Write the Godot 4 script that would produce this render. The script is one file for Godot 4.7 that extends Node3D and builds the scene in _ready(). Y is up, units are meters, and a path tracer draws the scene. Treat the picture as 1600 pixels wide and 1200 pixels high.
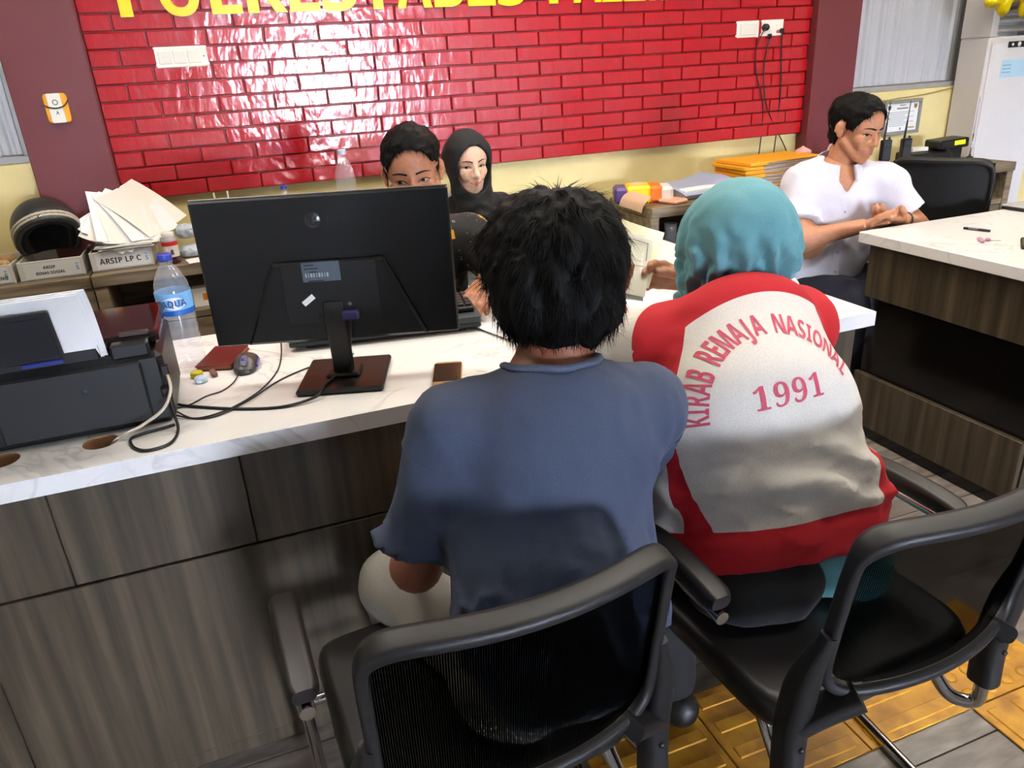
extends Node3D

var M := {}          # materials by name
var used := {}       # names taken at the top level
var rng := RandomNumberGenerator.new()

# ---------------------------------------------------------------- scene
func _ready():
	rng.seed = 7
	set_view()
	set_light()
	make_materials()
	build_room()
	build_brick_wall()
	build_credenzas()
	build_front_desk()
	build_side_desk()
	build_chairs()
	build_air_conditioner()
	build_wall_things()
	build_desk_things()
	build_credenza_things()
	build_people()

func set_view():
	var cam := Camera3D.new()
	cam.name = "camera"
	cam.fov = rad_to_deg(2.0 * atan(600.0 / 1170.0))
	cam.position = Vector3(0, 1.46, 0)
	cam.rotation = Vector3(deg_to_rad(-22.85), deg_to_rad(-19.46), deg_to_rad(-3.41))
	cam.near = 0.05
	cam.current = true
	add_child(cam)

func set_light():
	var we := WorldEnvironment.new()
	we.name = "world"
	var env := Environment.new()
	env.background_mode = Environment.BG_SKY
	var sky := Sky.new()
	var sm := ProceduralSkyMaterial.new()
	sm.sky_top_color = Color(0.62, 0.74, 0.92)
	sm.sky_horizon_color = Color(0.93, 0.95, 1.0)
	sm.ground_horizon_color = Color(0.80, 0.80, 0.78)
	sm.ground_bottom_color = Color(0.55, 0.54, 0.52)
	sm.sky_energy_multiplier = 12.0
	sm.ground_energy_multiplier = 8.0
	sky.sky_material = sm
	env.sky = sky
	env.tonemap_mode = Environment.TONE_MAPPER_LINEAR
	env.tonemap_exposure = 0.90
	env.sdfgi_enabled = true
	env.ssao_enabled = true
	env.ssil_enabled = true
	we.environment = env
	add_child(we)
	for p in [[-0.55, -2.2, 1.0], [1.35, -1.6, 1.0], [1.35, -3.1, 0.9], [3.4, -2.2, 1.0], [-0.3, 4.6, 0.12], [1.9, -0.35, 0.5]]:
		ceiling_lamp(Vector3(p[0], 2.898, p[1]), 3.5 * p[2])

func ceiling_lamp(at: Vector3, energy: float):
	var t = thing("ceiling_lamp", "flat oblong white panel lamp on the ceiling", "lamp", at, 0.0, "panel lamps on the ceiling")
	part(t, "frame", rbox(Vector3(1.22, 0.03, 0.62), 0.004), mat_plain("lamp_frame", Color(0.85, 0.85, 0.85), 0.5), Vector3(0, -0.0155, 0))
	var g := mat_plain("lamp_glow", Color(1, 1, 1), 0.6)
	g.emission_enabled = true
	g.emission = Color(1.0, 0.97, 0.92)
	g.emission_energy_multiplier = 3.0 * energy / 3.5
	g.resource_name = "lamp_glow"
	part(t, "diffuser", rbox(Vector3(1.18, 0.006, 0.58), 0.001), g, Vector3(0, -0.034, 0))
	var l := AreaLight3D.new()
	l.name = "lamp_light"
	l.area_size = Vector2(1.18, 0.58)
	l.light_energy = energy
	l.light_color = Color(1.0, 0.97, 0.92)
	l.shadow_enabled = true
	l.area_range = 14.0
	l.position = Vector3(0, -0.042, 0)
	l.rotation.x = -PI / 2
	t.add_child(l)

# ---------------------------------------------------------------- naming helpers
func numbered(called: String) -> String:
	if not used.has(called):
		used[called] = 0
		return called
	used[called] += 1
	return "%s_%03d" % [called, used[called]]

func tag(o: Node, label: String, category := "", group := "", kind := ""):
	if label != "": o.set_meta("label", label)
	if category != "": o.set_meta("category", category)
	if group != "": o.set_meta("group", group)
	if kind != "": o.set_meta("kind", kind)

func thing(called: String, label: String, category: String, at := Vector3.ZERO, turn := 0.0, group := "") -> Node3D:
	var o := Node3D.new()
	o.name = numbered(called)
	add_child(o)
	o.position = at
	o.rotation.y = turn
	tag(o, label, category, group)
	return o

func part(parent: Node, called: String, mesh: Mesh, m: Material, at := Vector3.ZERO, rot := Vector3.ZERO, label := "") -> MeshInstance3D:
	var o := MeshInstance3D.new()
	o.name = numbered(called) if parent == self else called
	o.mesh = mesh
	o.material_override = m
	parent.add_child(o, true)
	o.position = at
	o.rotation = rot
	if label != "": o.set_meta("label", label)
	return o

func struct(called: String, mesh: Mesh, m: Material, at := Vector3.ZERO, rot := Vector3.ZERO) -> MeshInstance3D:
	var o := part(self, called, mesh, m, at, rot)
	o.set_meta("kind", "structure")
	return o

func single(called: String, label: String, category: String, mesh: Mesh, m: Material, at := Vector3.ZERO, rot := Vector3.ZERO, group := "") -> MeshInstance3D:
	var o := part(self, called, mesh, m, at, rot)
	tag(o, label, category, group)
	return o

# ---------------------------------------------------------------- materials
func mat_plain(called: String, c: Color, rough := 0.6, metal := 0.0) -> StandardMaterial3D:
	if M.has(called): return M[called]
	var m := StandardMaterial3D.new()
	m.resource_name = called
	m.albedo_color = c
	m.roughness = rough
	m.metallic = metal
	M[called] = m
	return m

func noise_tex(freq: float, octaves: int, ramp: Array, seed_: int, type := FastNoiseLite.TYPE_SIMPLEX_SMOOTH, size := 512, normal := false, bump := 4.0) -> NoiseTexture2D:
	var n := FastNoiseLite.new()
	n.noise_type = type
	n.frequency = freq
	n.fractal_octaves = octaves
	n.seed = seed_
	var t := NoiseTexture2D.new()
	t.width = size
	t.height = size
	t.seamless = true
	t.noise = n
	t.as_normal_map = normal
	t.bump_strength = bump
	if ramp.size():
		var g := Gradient.new()
		var off := PackedFloat32Array()
		var col := PackedColorArray()
		for r in ramp:
			off.append(r[0])
			col.append(r[1])
		g.offsets = off
		g.colors = col
		t.color_ramp = g
	return t

func tri(m: StandardMaterial3D, scale: Vector3, world := true):
	m.uv1_triplanar = true
	m.uv1_world_triplanar = world
	m.uv1_scale = scale
	m.uv1_triplanar_sharpness = 4.0

func make_materials():
	var m := mat_plain("brick_red", Color(0.655, 0.05, 0.095), 0.17)
	m.metallic_specular = 0.72
	m.normal_enabled = true
	m.normal_texture = noise_tex(0.012, 3, [], 3, FastNoiseLite.TYPE_SIMPLEX_SMOOTH, 512, true, 6.0)
	m.normal_scale = 0.26
	tri(m, Vector3(2.6, 1.3, 2.6))
	m = mat_plain("grout_red", Color(0.50, 0.03, 0.06), 0.4)
	m = mat_plain("maroon", Color(0.40, 0.155, 0.165), 0.5)
	m = mat_plain("wall_yellow", Color(0.92, 0.85, 0.60), 0.6)
	m.albedo_texture = noise_tex(0.008, 4, [[0.0, Color(0.94, 0.94, 0.93)], [1.0, Color(1, 1, 1)]], 5)
	tri(m, Vector3(0.7, 0.7, 0.7))
	m = mat_plain("wall_white", Color(0.82, 0.80, 0.76), 0.7)
	m = mat_plain("letter_yellow", Color(0.98, 0.83, 0.02), 0.3)
	m = mat_plain("counter_wood", Color(1, 1, 1), 0.42)
	m.albedo_texture = noise_tex(0.016, 5, [[0.15, Color(0.19, 0.16, 0.115)], [0.42, Color(0.24, 0.205, 0.15)], [0.6, Color(0.275, 0.24, 0.18)], [0.88, Color(0.335, 0.295, 0.23)]], 11, FastNoiseLite.TYPE_SIMPLEX_SMOOTH, 1024)
	tri(m, Vector3(1.5, 0.06, 1.5))
	m = mat_plain("cabinet_wood", Color(1, 1, 1), 0.45)
	m.albedo_texture = noise_tex(0.016, 5, [[0.15, Color(0.36, 0.31, 0.24)], [0.5, Color(0.47, 0.41, 0.32)], [0.85, Color(0.55, 0.49, 0.40)]], 12, FastNoiseLite.TYPE_SIMPLEX_SMOOTH, 512)
	tri(m, Vector3(0.25, 2.6, 2.6))
	m = mat_plain("marble", Color(1, 1, 1), 0.22)
	m.albedo_texture = marble_tex()
	tri(m, Vector3(0.9, 0.9, 0.9))
	m = mat_plain("black_gloss", Color(0.018, 0.016, 0.018), 0.12)
	m = mat_plain("black_dark", Color(0.03, 0.028, 0.028), 0.5)
	m = mat_plain("plank_a", Color(1, 1, 1), 0.38)
	var ramp := [[0.1, Color(0.44, 0.405, 0.375)], [0.45, Color(0.53, 0.495, 0.46)], [0.65, Color(0.58, 0.545, 0.51)], [0.9, Color(0.65, 0.62, 0.58)]]
	m.albedo_texture = noise_tex(0.018, 5, ramp, 21, FastNoiseLite.TYPE_SIMPLEX_SMOOTH, 512)
	tri(m, Vector3(0.55, 2.2, 2.2))
	m = mat_plain("plank_b", Color(0.93, 0.92, 0.92), 0.38)
	m.albedo_texture = M.plank_a.albedo_texture
	tri(m, Vector3(0.5, 1.9, 1.9))
	m.uv1_offset = Vector3(0.37, 0.2, 0.61)
	m = mat_plain("plank_c", Color(1.0, 0.98, 0.95), 0.38)
	m.albedo_texture = M.plank_a.albedo_texture
	tri(m, Vector3(0.6, 2.0, 2.5))
	m.uv1_offset = Vector3(0.71, 0.5, 0.17)
	m = mat_plain("tactile_yellow", Color(1, 1, 1), 0.45)
	m.albedo_texture = noise_tex(0.01, 4, [[0.2, Color(0.70, 0.48, 0.13)], [0.5, Color(0.82, 0.58, 0.14)], [0.8, Color(0.89, 0.65, 0.17)]], 31)
	tri(m, Vector3(1.5, 1.5, 1.5))
	m = mat_plain("chrome", Color(0.80, 0.80, 0.80), 0.12, 1.0)
	m = mat_plain("chair_plastic", Color(0.075, 0.070, 0.072), 0.5)
	m = mat_plain("chair_mesh", Color(0.035, 0.036, 0.04), 0.7)
	m = mat_plain("chair_pad", Color(0.105, 0.085, 0.082), 0.45)
	m = mat_plain("seat_leather", Color(0.085, 0.074, 0.068), 0.42)
	m = mat_plain("paper", Color(0.92, 0.92, 0.92), 0.7)
	m = mat_plain("paper_warm", Color(0.91, 0.89, 0.85), 0.7)
	m = mat_plain("white_plastic", Color(0.90, 0.89, 0.85), 0.35)
	m = mat_plain("ink", Color(0.05, 0.05, 0.06), 0.6)
	m = mat_plain("ink_grey", Color(0.45, 0.45, 0.46), 0.6)
	m = mat_plain("black_plastic", Color(0.035, 0.035, 0.038), 0.35)
	m = mat_plain("cable_black", Color(0.02, 0.02, 0.02), 0.5)

func marble_tex() -> ImageTexture:
	var s := 512
	var im := Image.create(s, s, false, Image.FORMAT_RGB8)
	var n := FastNoiseLite.new()
	n.seed = 4
	n.frequency = 1.0
	n.fractal_octaves = 4
	for y in s:
		for x in s:
			var u := TAU * x / s
			var v := TAU * y / s
			# seamless: noise on a torus in 3-D, twice
			var q := Vector3(cos(u) + 3.0, sin(u) + cos(v), sin(v)) * 0.55
			var a := n.get_noise_3dv(q)
			var w := n.get_noise_3dv(q * 1.6 + Vector3(a, 9.0 + a, -a) * 0.9)
			var vein := pow(clampf(1.0 - absf(w) * 9.0, 0.0, 1.0), 2.0) * clampf(0.35 + a * 1.6, 0.0, 1.0)
			var base := 0.90 + 0.02 * a
			var c := base - 0.13 * vein
			im.set_pixel(x, y, Color(c, c * 0.995, c * 0.985))
	return ImageTexture.create_from_image(im)

# ---------------------------------------------------------------- shapes
class Shape:
	var v := PackedVector3Array()
	var n := PackedVector3Array()
	var c := PackedColorArray()
	var idx := PackedInt32Array()
	func tri3(a: Vector3, b: Vector3, d: Vector3):     # a, b, d clockwise seen from the front
		var nn := (d - a).cross(b - a).normalized()
		for p in [a, b, d]:
			idx.append(v.size())
			v.append(p)
			n.append(nn)
	func quad(a: Vector3, b: Vector3, d: Vector3, e: Vector3):
		tri3(a, b, d)
		tri3(a, d, e)
	func add(o: Shape, t := Transform3D()):
		var k := v.size()
		for i in o.v.size():
			v.append(t * o.v[i])
			n.append((t.basis * o.n[i]).normalized())
		for i in o.idx: idx.append(i + k)
		return self
	func mesh() -> ArrayMesh:
		var arr := []
		arr.resize(Mesh.ARRAY_MAX)
		arr[Mesh.ARRAY_VERTEX] = v
		arr[Mesh.ARRAY_NORMAL] = n
		if c.size() == v.size() and c.size(): arr[Mesh.ARRAY_COLOR] = c
		arr[Mesh.ARRAY_INDEX] = idx
		var am := ArrayMesh.new()
		am.add_surface_from_arrays(Mesh.PRIMITIVE_TRIANGLES, arr)
		return am

func tf(at := Vector3.ZERO, rot := Vector3.ZERO, sc := Vector3.ONE) -> Transform3D:
	return Transform3D(Basis.from_euler(rot).scaled_local(sc), at)

# convex hull-like chamfered box, faces flat
func cbox(size: Vector3, ch: float) -> Shape:
	var s := Shape.new()
	var h := size / 2.0
	ch = minf(ch, minf(h.x, minf(h.y, h.z)) * 0.95)
	var ax := [Vector3.RIGHT, Vector3.UP, Vector3.BACK]
	for a in 3:
		var b := (a + 1) % 3
		var d := (a + 2) % 3
		for sg in [-1.0, 1.0]:
			var o: Vector3 = ax[a] * h[a] * sg
			var p: Vector3 = ax[b] * (h[b] - ch)
			var q: Vector3 = ax[d] * (h[d] - ch)
			face(s, [o - p - q, o + p - q, o + p + q, o - p + q], ax[a] * sg)
		for s1 in [-1.0, 1.0]:
			for s2 in [-1.0, 1.0]:
				var e0: Vector3 = ax[b] * h[b] * s1 + ax[d] * (h[d] - ch) * s2
				var e1: Vector3 = ax[b] * (h[b] - ch) * s1 + ax[d] * h[d] * s2
				var l: Vector3 = ax[a] * (h[a] - ch)
				face(s, [e0 - l, e0 + l, e1 + l, e1 - l], ax[b] * s1 + ax[d] * s2)
	for sx in [-1.0, 1.0]:
		for sy in [-1.0, 1.0]:
			for sz in [-1.0, 1.0]:
				var k := Vector3(sx, sy, sz)
				var i := h - Vector3.ONE * ch
				face(s, [Vector3(h.x, i.y, i.z) * k, Vector3(i.x, h.y, i.z) * k, Vector3(i.x, i.y, h.z) * k], k)
	return s

func face(s: Shape, pts: Array, out: Vector3):
	var nn: Vector3 = (pts[2] - pts[0]).cross(pts[1] - pts[0])
	if nn.dot(out) < 0.0: pts.reverse()
	for i in range(1, pts.size() - 1):
		s.tri3(pts[0], pts[i], pts[i + 1])

func rbox(size: Vector3, ch := 0.003) -> ArrayMesh:
	return cbox(size, ch).mesh()

# a lathed profile of Vector2(radius, height), axis y
func lathe(prof: Array, seg := 24, cap := true) -> Shape:
	var s := Shape.new()
	var rows := prof.size()
	for i in rows:
		var t: Vector2
		if i == 0: t = prof[1] - prof[0]
		elif i == rows - 1: t = prof[i] - prof[i - 1]
		else: t = (prof[i] - prof[i - 1]).normalized() + (prof[i + 1] - prof[i]).normalized()
		for k in seg + 1:
			var a := TAU * k / seg
			s.v.append(Vector3(cos(a) * prof[i].x, prof[i].y, sin(a) * prof[i].x))
			s.n.append(Vector3(cos(a) * t.y, -t.x, sin(a) * t.y).normalized())
	for i in rows - 1:
		for k in seg:
			var a := i * (seg + 1) + k
			s.idx.append_array(PackedInt32Array([a, a + 1, a + seg + 1, a + 1, a + seg + 2, a + seg + 1]))
	if cap:
		for e in [0, rows - 1]:
			if prof[e].x > 0.0005:
				var up := 1.0 if e else -1.0
				for k in seg:
					var a0 := TAU * k / seg
					var a1 := TAU * (k + 1) / seg
					face(s, [Vector3(0, prof[e].y, 0), Vector3(cos(a0) * prof[e].x, prof[e].y, sin(a0) * prof[e].x), Vector3(cos(a1) * prof[e].x, prof[e].y, sin(a1) * prof[e].x)], Vector3(0, up, 0))
	return s

# smooth curve through points
func smooth_path(pts: Array, steps := 6) -> PackedVector3Array:
	var out := PackedVector3Array()
	for i in pts.size() - 1:
		var p0: Vector3 = pts[maxi(i - 1, 0)]
		var p3: Vector3 = pts[mini(i + 2, pts.size() - 1)]
		for k in steps:
			var t := float(k) / steps
			out.append(pts[i].cubic_interpolate(pts[i + 1], p0, p3, t))
	out.append(pts[-1])
	return out

# polyline with corners rounded by radius r
func round_path(pts: Array, r: float, steps := 6) -> PackedVector3Array:
	var out := PackedVector3Array([pts[0]])
	for i in range(1, pts.size() - 1):
		var a: Vector3 = (pts[i - 1] - pts[i])
		var b: Vector3 = (pts[i + 1] - pts[i])
		var ra := minf(r, minf(a.length(), b.length()) * 0.48)
		var p: Vector3 = pts[i] + a.normalized() * ra
		var q: Vector3 = pts[i] + b.normalized() * ra
		for k in steps + 1:
			var t := float(k) / steps
			out.append(p.lerp(pts[i], t).lerp(pts[i].lerp(q, t), t))
	out.append(pts[-1])
	return out

# sweep of a closed 2-D profile along a path; profile x is across, y is along "up"
func sweep(path: PackedVector3Array, prof: PackedVector2Array, up := Vector3.UP, caps := true, scales := PackedFloat32Array()) -> Shape:
	var s := Shape.new()
	var m := prof.size()
	var prev_side := Vector3.ZERO
	for i in path.size():
		var t := (path[mini(i + 1, path.size() - 1)] - path[maxi(i - 1, 0)]).normalized()
		var side := t.cross(up)
		if side.length() < 0.2: side = prev_side if prev_side != Vector3.ZERO else t.cross(Vector3(0.3, 0.2, 0.9))
		side = (side - t * side.dot(t)).normalized()
		if prev_side != Vector3.ZERO and prev_side.dot(side) < 0.0: side = -side
		prev_side = side
		var u := side.cross(t).normalized()
		var sc := scales[i] if scales.size() else 1.0
		for k in m:
			var tan2 := prof[(k + 1) % m] - prof[(k + m - 1) % m]
			s.v.append(path[i] + (side * prof[k].x + u * prof[k].y) * sc)
			s.n.append((side * tan2.y - u * tan2.x).normalized())
	for i in path.size() - 1:
		for k in m:
			var a := i * m + k
			var b := i * m + (k + 1) % m
			s.idx.append_array(PackedInt32Array([a, a + m, b, b, a + m, b + m]))
	if s.idx.size():
		var nn := (s.v[s.idx[2]] - s.v[s.idx[0]]).cross(s.v[s.idx[1]] - s.v[s.idx[0]])
		if nn.dot(s.n[s.idx[0]]) < 0.0:
			for i in range(0, s.idx.size(), 3):
				var x := s.idx[i]
				s.idx[i] = s.idx[i + 1]
				s.idx[i + 1] = x
	if caps:
		for e in [0, path.size() - 1]:
			var ring := []
			for k in m: ring.append(s.v[e * m + k])
			var t2: Vector3 = (path[1] - path[0]) if e == 0 else (path[-2] - path[-1])
			face(s, ring, -t2)
	return s

func circle2(r: float, n := 8, ry := -1.0) -> PackedVector2Array:
	var p := PackedVector2Array()
	for k in n: p.append(Vector2(cos(TAU * k / n) * r, sin(TAU * k / n) * (r if ry < 0.0 else ry)))
	return p

func rrect2(w: float, h: float, r: float, n := 3) -> PackedVector2Array:
	var p := PackedVector2Array()
	for q in 4:
		var cx := (w / 2 - r) * (1 if q == 0 or q == 3 else -1)
		var cy := (h / 2 - r) * (1 if q < 2 else -1)
		for k in n + 1:
			var a := PI / 2 * q + PI / 2 * k / n
			p.append(Vector2(cx + cos(a) * r, cy + sin(a) * r))
	return p

func tube(pts, r: float, seg := 8) -> Shape:
	return sweep(pts if pts is PackedVector3Array else PackedVector3Array(pts), circle2(r, seg))

# an outline in the xy plane given a thickness along z (centred) and a small bevel
func prism(poly: PackedVector2Array, depth: float, ch := 0.0) -> Shape:
	var s := Shape.new()
	if Geometry2D.is_polygon_clockwise(poly): poly.reverse()
	var m := poly.size()
	var inner := poly
	if ch > 0.0:
		inner = PackedVector2Array()
		for i in m:
			var d0 := (poly[i] - poly[(i + m - 1) % m]).normalized()
			var d1 := (poly[(i + 1) % m] - poly[i]).normalized()
			var nn := (Vector2(-d0.y, d0.x) + Vector2(-d1.y, d1.x))
			nn = nn.normalized() / maxf(0.4, nn.length() / 2)
			inner.append(poly[i] + nn * ch)
	var tris := Geometry2D.triangulate_polygon(inner)
	for sg in [1.0, -1.0]:
		for i in range(0, tris.size(), 3):
			var a := inner[tris[i]]
			var b := inner[tris[i + 1]]
			var d := inner[tris[i + 2]]
			face(s, [Vector3(a.x, a.y, sg * depth / 2), Vector3(b.x, b.y, sg * depth / 2), Vector3(d.x, d.y, sg * depth / 2)], Vector3(0, 0, sg))
		if ch > 0.0:
			for i in m:
				var j := (i + 1) % m
				var e := poly[j] - poly[i]
				face(s, [Vector3(poly[i].x, poly[i].y, sg * (depth / 2 - ch)), Vector3(poly[j].x, poly[j].y, sg * (depth / 2 - ch)), Vector3(inner[j].x, inner[j].y, sg * depth / 2), Vector3(inner[i].x, inner[i].y, sg * depth / 2)], Vector3(e.y, -e.x, sg * e.length()))
	for i in m:
		var j := (i + 1) % m
		var e := poly[j] - poly[i]
		var z := depth / 2 - ch
		face(s, [Vector3(poly[i].x, poly[i].y, z), Vector3(poly[j].x, poly[j].y, z), Vector3(poly[j].x, poly[j].y, -z), Vector3(poly[i].x, poly[i].y, -z)], Vector3(e.y, -e.x, 0))
	return s

# lettering: centred text, cap height in metres, faces +z
func text_mesh(s: String, cap: float, depth := 0.0005, bold := true, family := "Droid Sans", center := true, stretch := 1.0) -> ArrayMesh:
	var f := SystemFont.new()
	f.font_names = PackedStringArray([family])
	f.font_weight = 700 if bold else 400
	var t := TextMesh.new()
	t.text = s
	t.font = f
	t.font_size = 64
	t.pixel_size = cap / (64 * 0.714)
	t.depth = depth
	t.curve_step = 1.0
	t.horizontal_alignment = HORIZONTAL_ALIGNMENT_CENTER if center else HORIZONTAL_ALIGNMENT_LEFT
	t.vertical_alignment = VERTICAL_ALIGNMENT_CENTER
	var arr := t.get_mesh_arrays()
	var am := ArrayMesh.new()
	if stretch != 1.0:
		var vv: PackedVector3Array = arr[Mesh.ARRAY_VERTEX]
		for i in vv.size(): vv[i].x *= stretch
		arr[Mesh.ARRAY_VERTEX] = vv
	am.add_surface_from_arrays(Mesh.PRIMITIVE_TRIANGLES, arr)
	return am

# a thin sheet of paper, gently bent: rows along z, bend(x, z) gives height
func sheet(w: float, d: float, thick: float, bend: Callable, nx := 8, nz := 8) -> Shape:
	var s := Shape.new()
	for side in [1.0, -1.0]:
		var k0 := s.v.size()
		for j in nz + 1:
			for i in nx + 1:
				var x := (float(i) / nx - 0.5) * w
				var z := (float(j) / nz - 0.5) * d
				var e := 0.001
				var y: float = bend.call(x, z)
				var dx: float = (bend.call(x + e, z) - y) / e
				var dz: float = (bend.call(x, z + e) - y) / e
				var nn := Vector3(-dx, 1, -dz).normalized()
				s.v.append(Vector3(x, y, z) + nn * thick / 2 * side)
				s.n.append(nn * side)
		for j in nz:
			for i in nx:
				var a := k0 + j * (nx + 1) + i
				var b := a + nx + 1
				s.idx.append_array(PackedInt32Array([a, a + 1, b, a + 1, b + 1, b] if side > 0.0 else [a, b, a + 1, a + 1, b, b + 1]))
	var half := (nx + 1) * (nz + 1)
	var rim := []
	for i in nx: rim.append([i, i + 1])
	for j in nz: rim.append([j * (nx + 1) + nx, (j + 1) * (nx + 1) + nx])
	for i in nx: rim.append([nz * (nx + 1) + nx - i, nz * (nx + 1) + nx - i - 1])
	for j in nz: rim.append([(nz - j) * (nx + 1), (nz - j - 1) * (nx + 1)])
	for r in rim:
		var a: Vector3 = s.v[r[0]]
		var b: Vector3 = s.v[r[1]]
		var out := (a + b) / 2
		out.y = 0
		face(s, [a, b, s.v[r[1] + half], s.v[r[0] + half]], out)
	return s

# ---------------------------------------------------------------- the room
const WZ := -3.8

func build_room():
	# floor slab, planks on it
	var fl := struct("floor", rbox(Vector3(9.4, 0.15, 16.2), 0.002), mat_plain("floor_base", Color(0.30, 0.27, 0.25), 0.8), Vector3(1.1, -0.079, 4.1))
	var pm := rbox(Vector3(0.897, 0.006, 0.147), 0.0012)
	var k := 0
	for r in range(14):
		var z := -2.25 + 0.15 * r
		for c in range(5):
			var x := 0.0 + 0.9 * c + fmod(r * 0.37, 0.9) - 0.5
			if x > 3.4: continue
			var p := part(fl, "plank", pm, [M.plank_a, M.plank_b, M.plank_c][(r * 3 + c * 5 + (r * c) % 4) % 3], Vector3(x - 1.1, 0.076, z - 4.1))
			k += 1
	# planks farther off and under the desks: plain boards joined into one part
	var s := Shape.new()
	var one := cbox(Vector3(0.897, 0.006, 0.147), 0.0012)
	for r in range(107):
		var z := -3.75 + 0.15 * r
		for c in range(11):
			var x := -3.45 + 0.9 * c + fmod((r + 4) * 0.37, 0.9)
			if x > 5.5: continue
			var near := r >= 10 and r < 24
			if near and x > -0.95 and x < 3.9: continue
			s.add(one, tf(Vector3(x - 1.1, 0.076, z - 4.1)))
	var rest := part(fl, "outer_planks", s.mesh(), M.plank_b)
	rest.set_meta("kind", "stuff")
	struct("ceiling", rbox(Vector3(9.4, 0.15, 16.2), 0.002), mat_plain("ceiling_white", Color(0.86, 0.85, 0.83), 0.8), Vector3(1.1, 2.975, 4.1))
	# rear wall: yellow paint below, windows either side between sill and head
	var wb := Shape.new()
	var yw := 1.2
	wb.add(cbox(Vector3(9.4, yw, 0.15), 0.002), tf(Vector3(1.1, yw / 2, WZ - 0.075)))
	wb.add(cbox(Vector3(4.3, 2.9 - yw, 0.15), 0.002), tf(Vector3(1.4, yw + (2.9 - yw) / 2, WZ - 0.075)))
	wb.add(cbox(Vector3(1.2, 2.9 - yw, 0.15), 0.002), tf(Vector3(5.2, yw + (2.9 - yw) / 2, WZ - 0.075)))
	wb.add(cbox(Vector3(1.4, 2.9 - yw, 0.15), 0.002), tf(Vector3(-2.9, yw + (2.9 - yw) / 2, WZ - 0.075)))
	wb.add(cbox(Vector3(9.4, 0.3, 0.15), 0.002), tf(Vector3(1.1, 2.75, WZ - 0.075)))
	struct("wall_back", wb.mesh(), M.wall_yellow)
	struct("wall_left", rbox(Vector3(0.15, 2.9, 16.2), 0.002), M.wall_white, Vector3(-3.525, 1.45, 4.1))
	struct("wall_right", rbox(Vector3(0.15, 2.9, 16.2), 0.002), M.wall_white, Vector3(5.725, 1.45, 4.1))
	# wall behind the photographer, with a doorway to the daylight
	var wf := Shape.new()
	wf.add(cbox(Vector3(5.45, 2.9, 0.15), 0.002), tf(Vector3(-0.875, 1.45, 12.1)))
	wf.add(cbox(Vector3(2.45, 2.9, 0.15), 0.002), tf(Vector3(4.575, 1.45, 12.1)))
	wf.add(cbox(Vector3(1.5, 0.7, 0.15), 0.002), tf(Vector3(2.6, 2.55, 12.1)))
	struct("wall_front", wf.mesh(), M.wall_white)
	struct("ground_outside", rbox(Vector3(40, 0.2, 24), 0.01), mat_plain("paving", Color(0.55, 0.53, 0.50), 0.8), Vector3(2.6, -0.25, 24.3))
	struct("trim_1", door_trim(), mat_plain("door_frame", Color(0.6, 0.6, 0.6), 0.35, 0.6), Vector3(2.6, 0, 12.0))
	# pillars
	for e in [["pillar", -0.585], ["pillar", 3.382]]:
		var p := part(self, e[0], rbox(Vector3(0.305, 2.9, 0.098), 0.004), M.maroon, Vector3(e[1], 1.45, WZ + 0.0505))
		tag(p, "maroon painted pillar beside the %s" % ("helmet on the low cabinet" if e[1] < 0 else "man in the white shirt"), "pillar", "maroon pillars", "structure")
	window(1, -2.2, -0.745)
	window(2, 3.54, 4.6)

func door_trim() -> ArrayMesh:
	var s := Shape.new()
	for x in [-0.78, 0.0, 0.78]: s.add(cbox(Vector3(0.06, 2.2, 0.04), 0.004), tf(Vector3(x, 1.1, 0)))
	s.add(cbox(Vector3(1.62, 0.06, 0.04), 0.004), tf(Vector3(0, 2.23, 0)))
	return s.mesh()

# a wide pane hung with a ribbed white shutter of upright panels
func window(n: int, x0: float, x1: float):
	var fr := Shape.new()
	var w := x1 - x0
	var y0 := 1.2
	var y1 := 2.6
	fr.add(cbox(Vector3(w, 0.03, 0.06), 0.003), tf(Vector3(0, 0.016, 0)))
	fr.add(cbox(Vector3(w, 0.04, 0.06), 0.003), tf(Vector3(0, y1 - y0 - 0.02, 0)))
	for sx in [-1.0, 1.0]: fr.add(cbox(Vector3(0.03, y1 - y0 - 0.06, 0.06), 0.003), tf(Vector3(sx * (w / 2 - 0.016), (y1 - y0) / 2, 0)))
	var o := struct("window_%d" % n, fr.mesh(), mat_plain("window_frame", Color(0.72, 0.72, 0.72), 0.3, 0.5), Vector3((x0 + x1) / 2, y0, WZ - 0.045))
	var sm := mat_plain("shutter_white", Color(0.78, 0.79, 0.81), 0.28, 0.15)
	var gl := sm
	part(o, "backing", rbox(Vector3(w + 0.1, y1 - y0 + 0.1, 0.02), 0.002), gl, Vector3(0, (y1 - y0) / 2, -0.09))
	var pitch := 0.115
	var cnt := int((w - 0.06) / pitch)
	# one pressed panel: a flat and a raised rib
	var prof := PackedVector2Array([Vector2(-0.057, -0.004), Vector2(-0.057, 0.0), Vector2(-0.02, 0.0), Vector2(-0.008, 0.016), Vector2(0.012, 0.016), Vector2(0.022, 0.0), Vector2(0.03, 0.0), Vector2(0.033, 0.004), Vector2(0.037, 0.004), Vector2(0.04, 0.0), Vector2(0.057, 0.0), Vector2(0.057, -0.004)])
	var pm := prism(prof, y1 - y0 - 0.07).mesh()
	for i in cnt:
		part(o, "slat", pm, sm, Vector3(-w / 2 + 0.03 + pitch * (i + 0.5), (y1 - y0) / 2, -0.03), Vector3(PI / 2, 0, 0))

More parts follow.
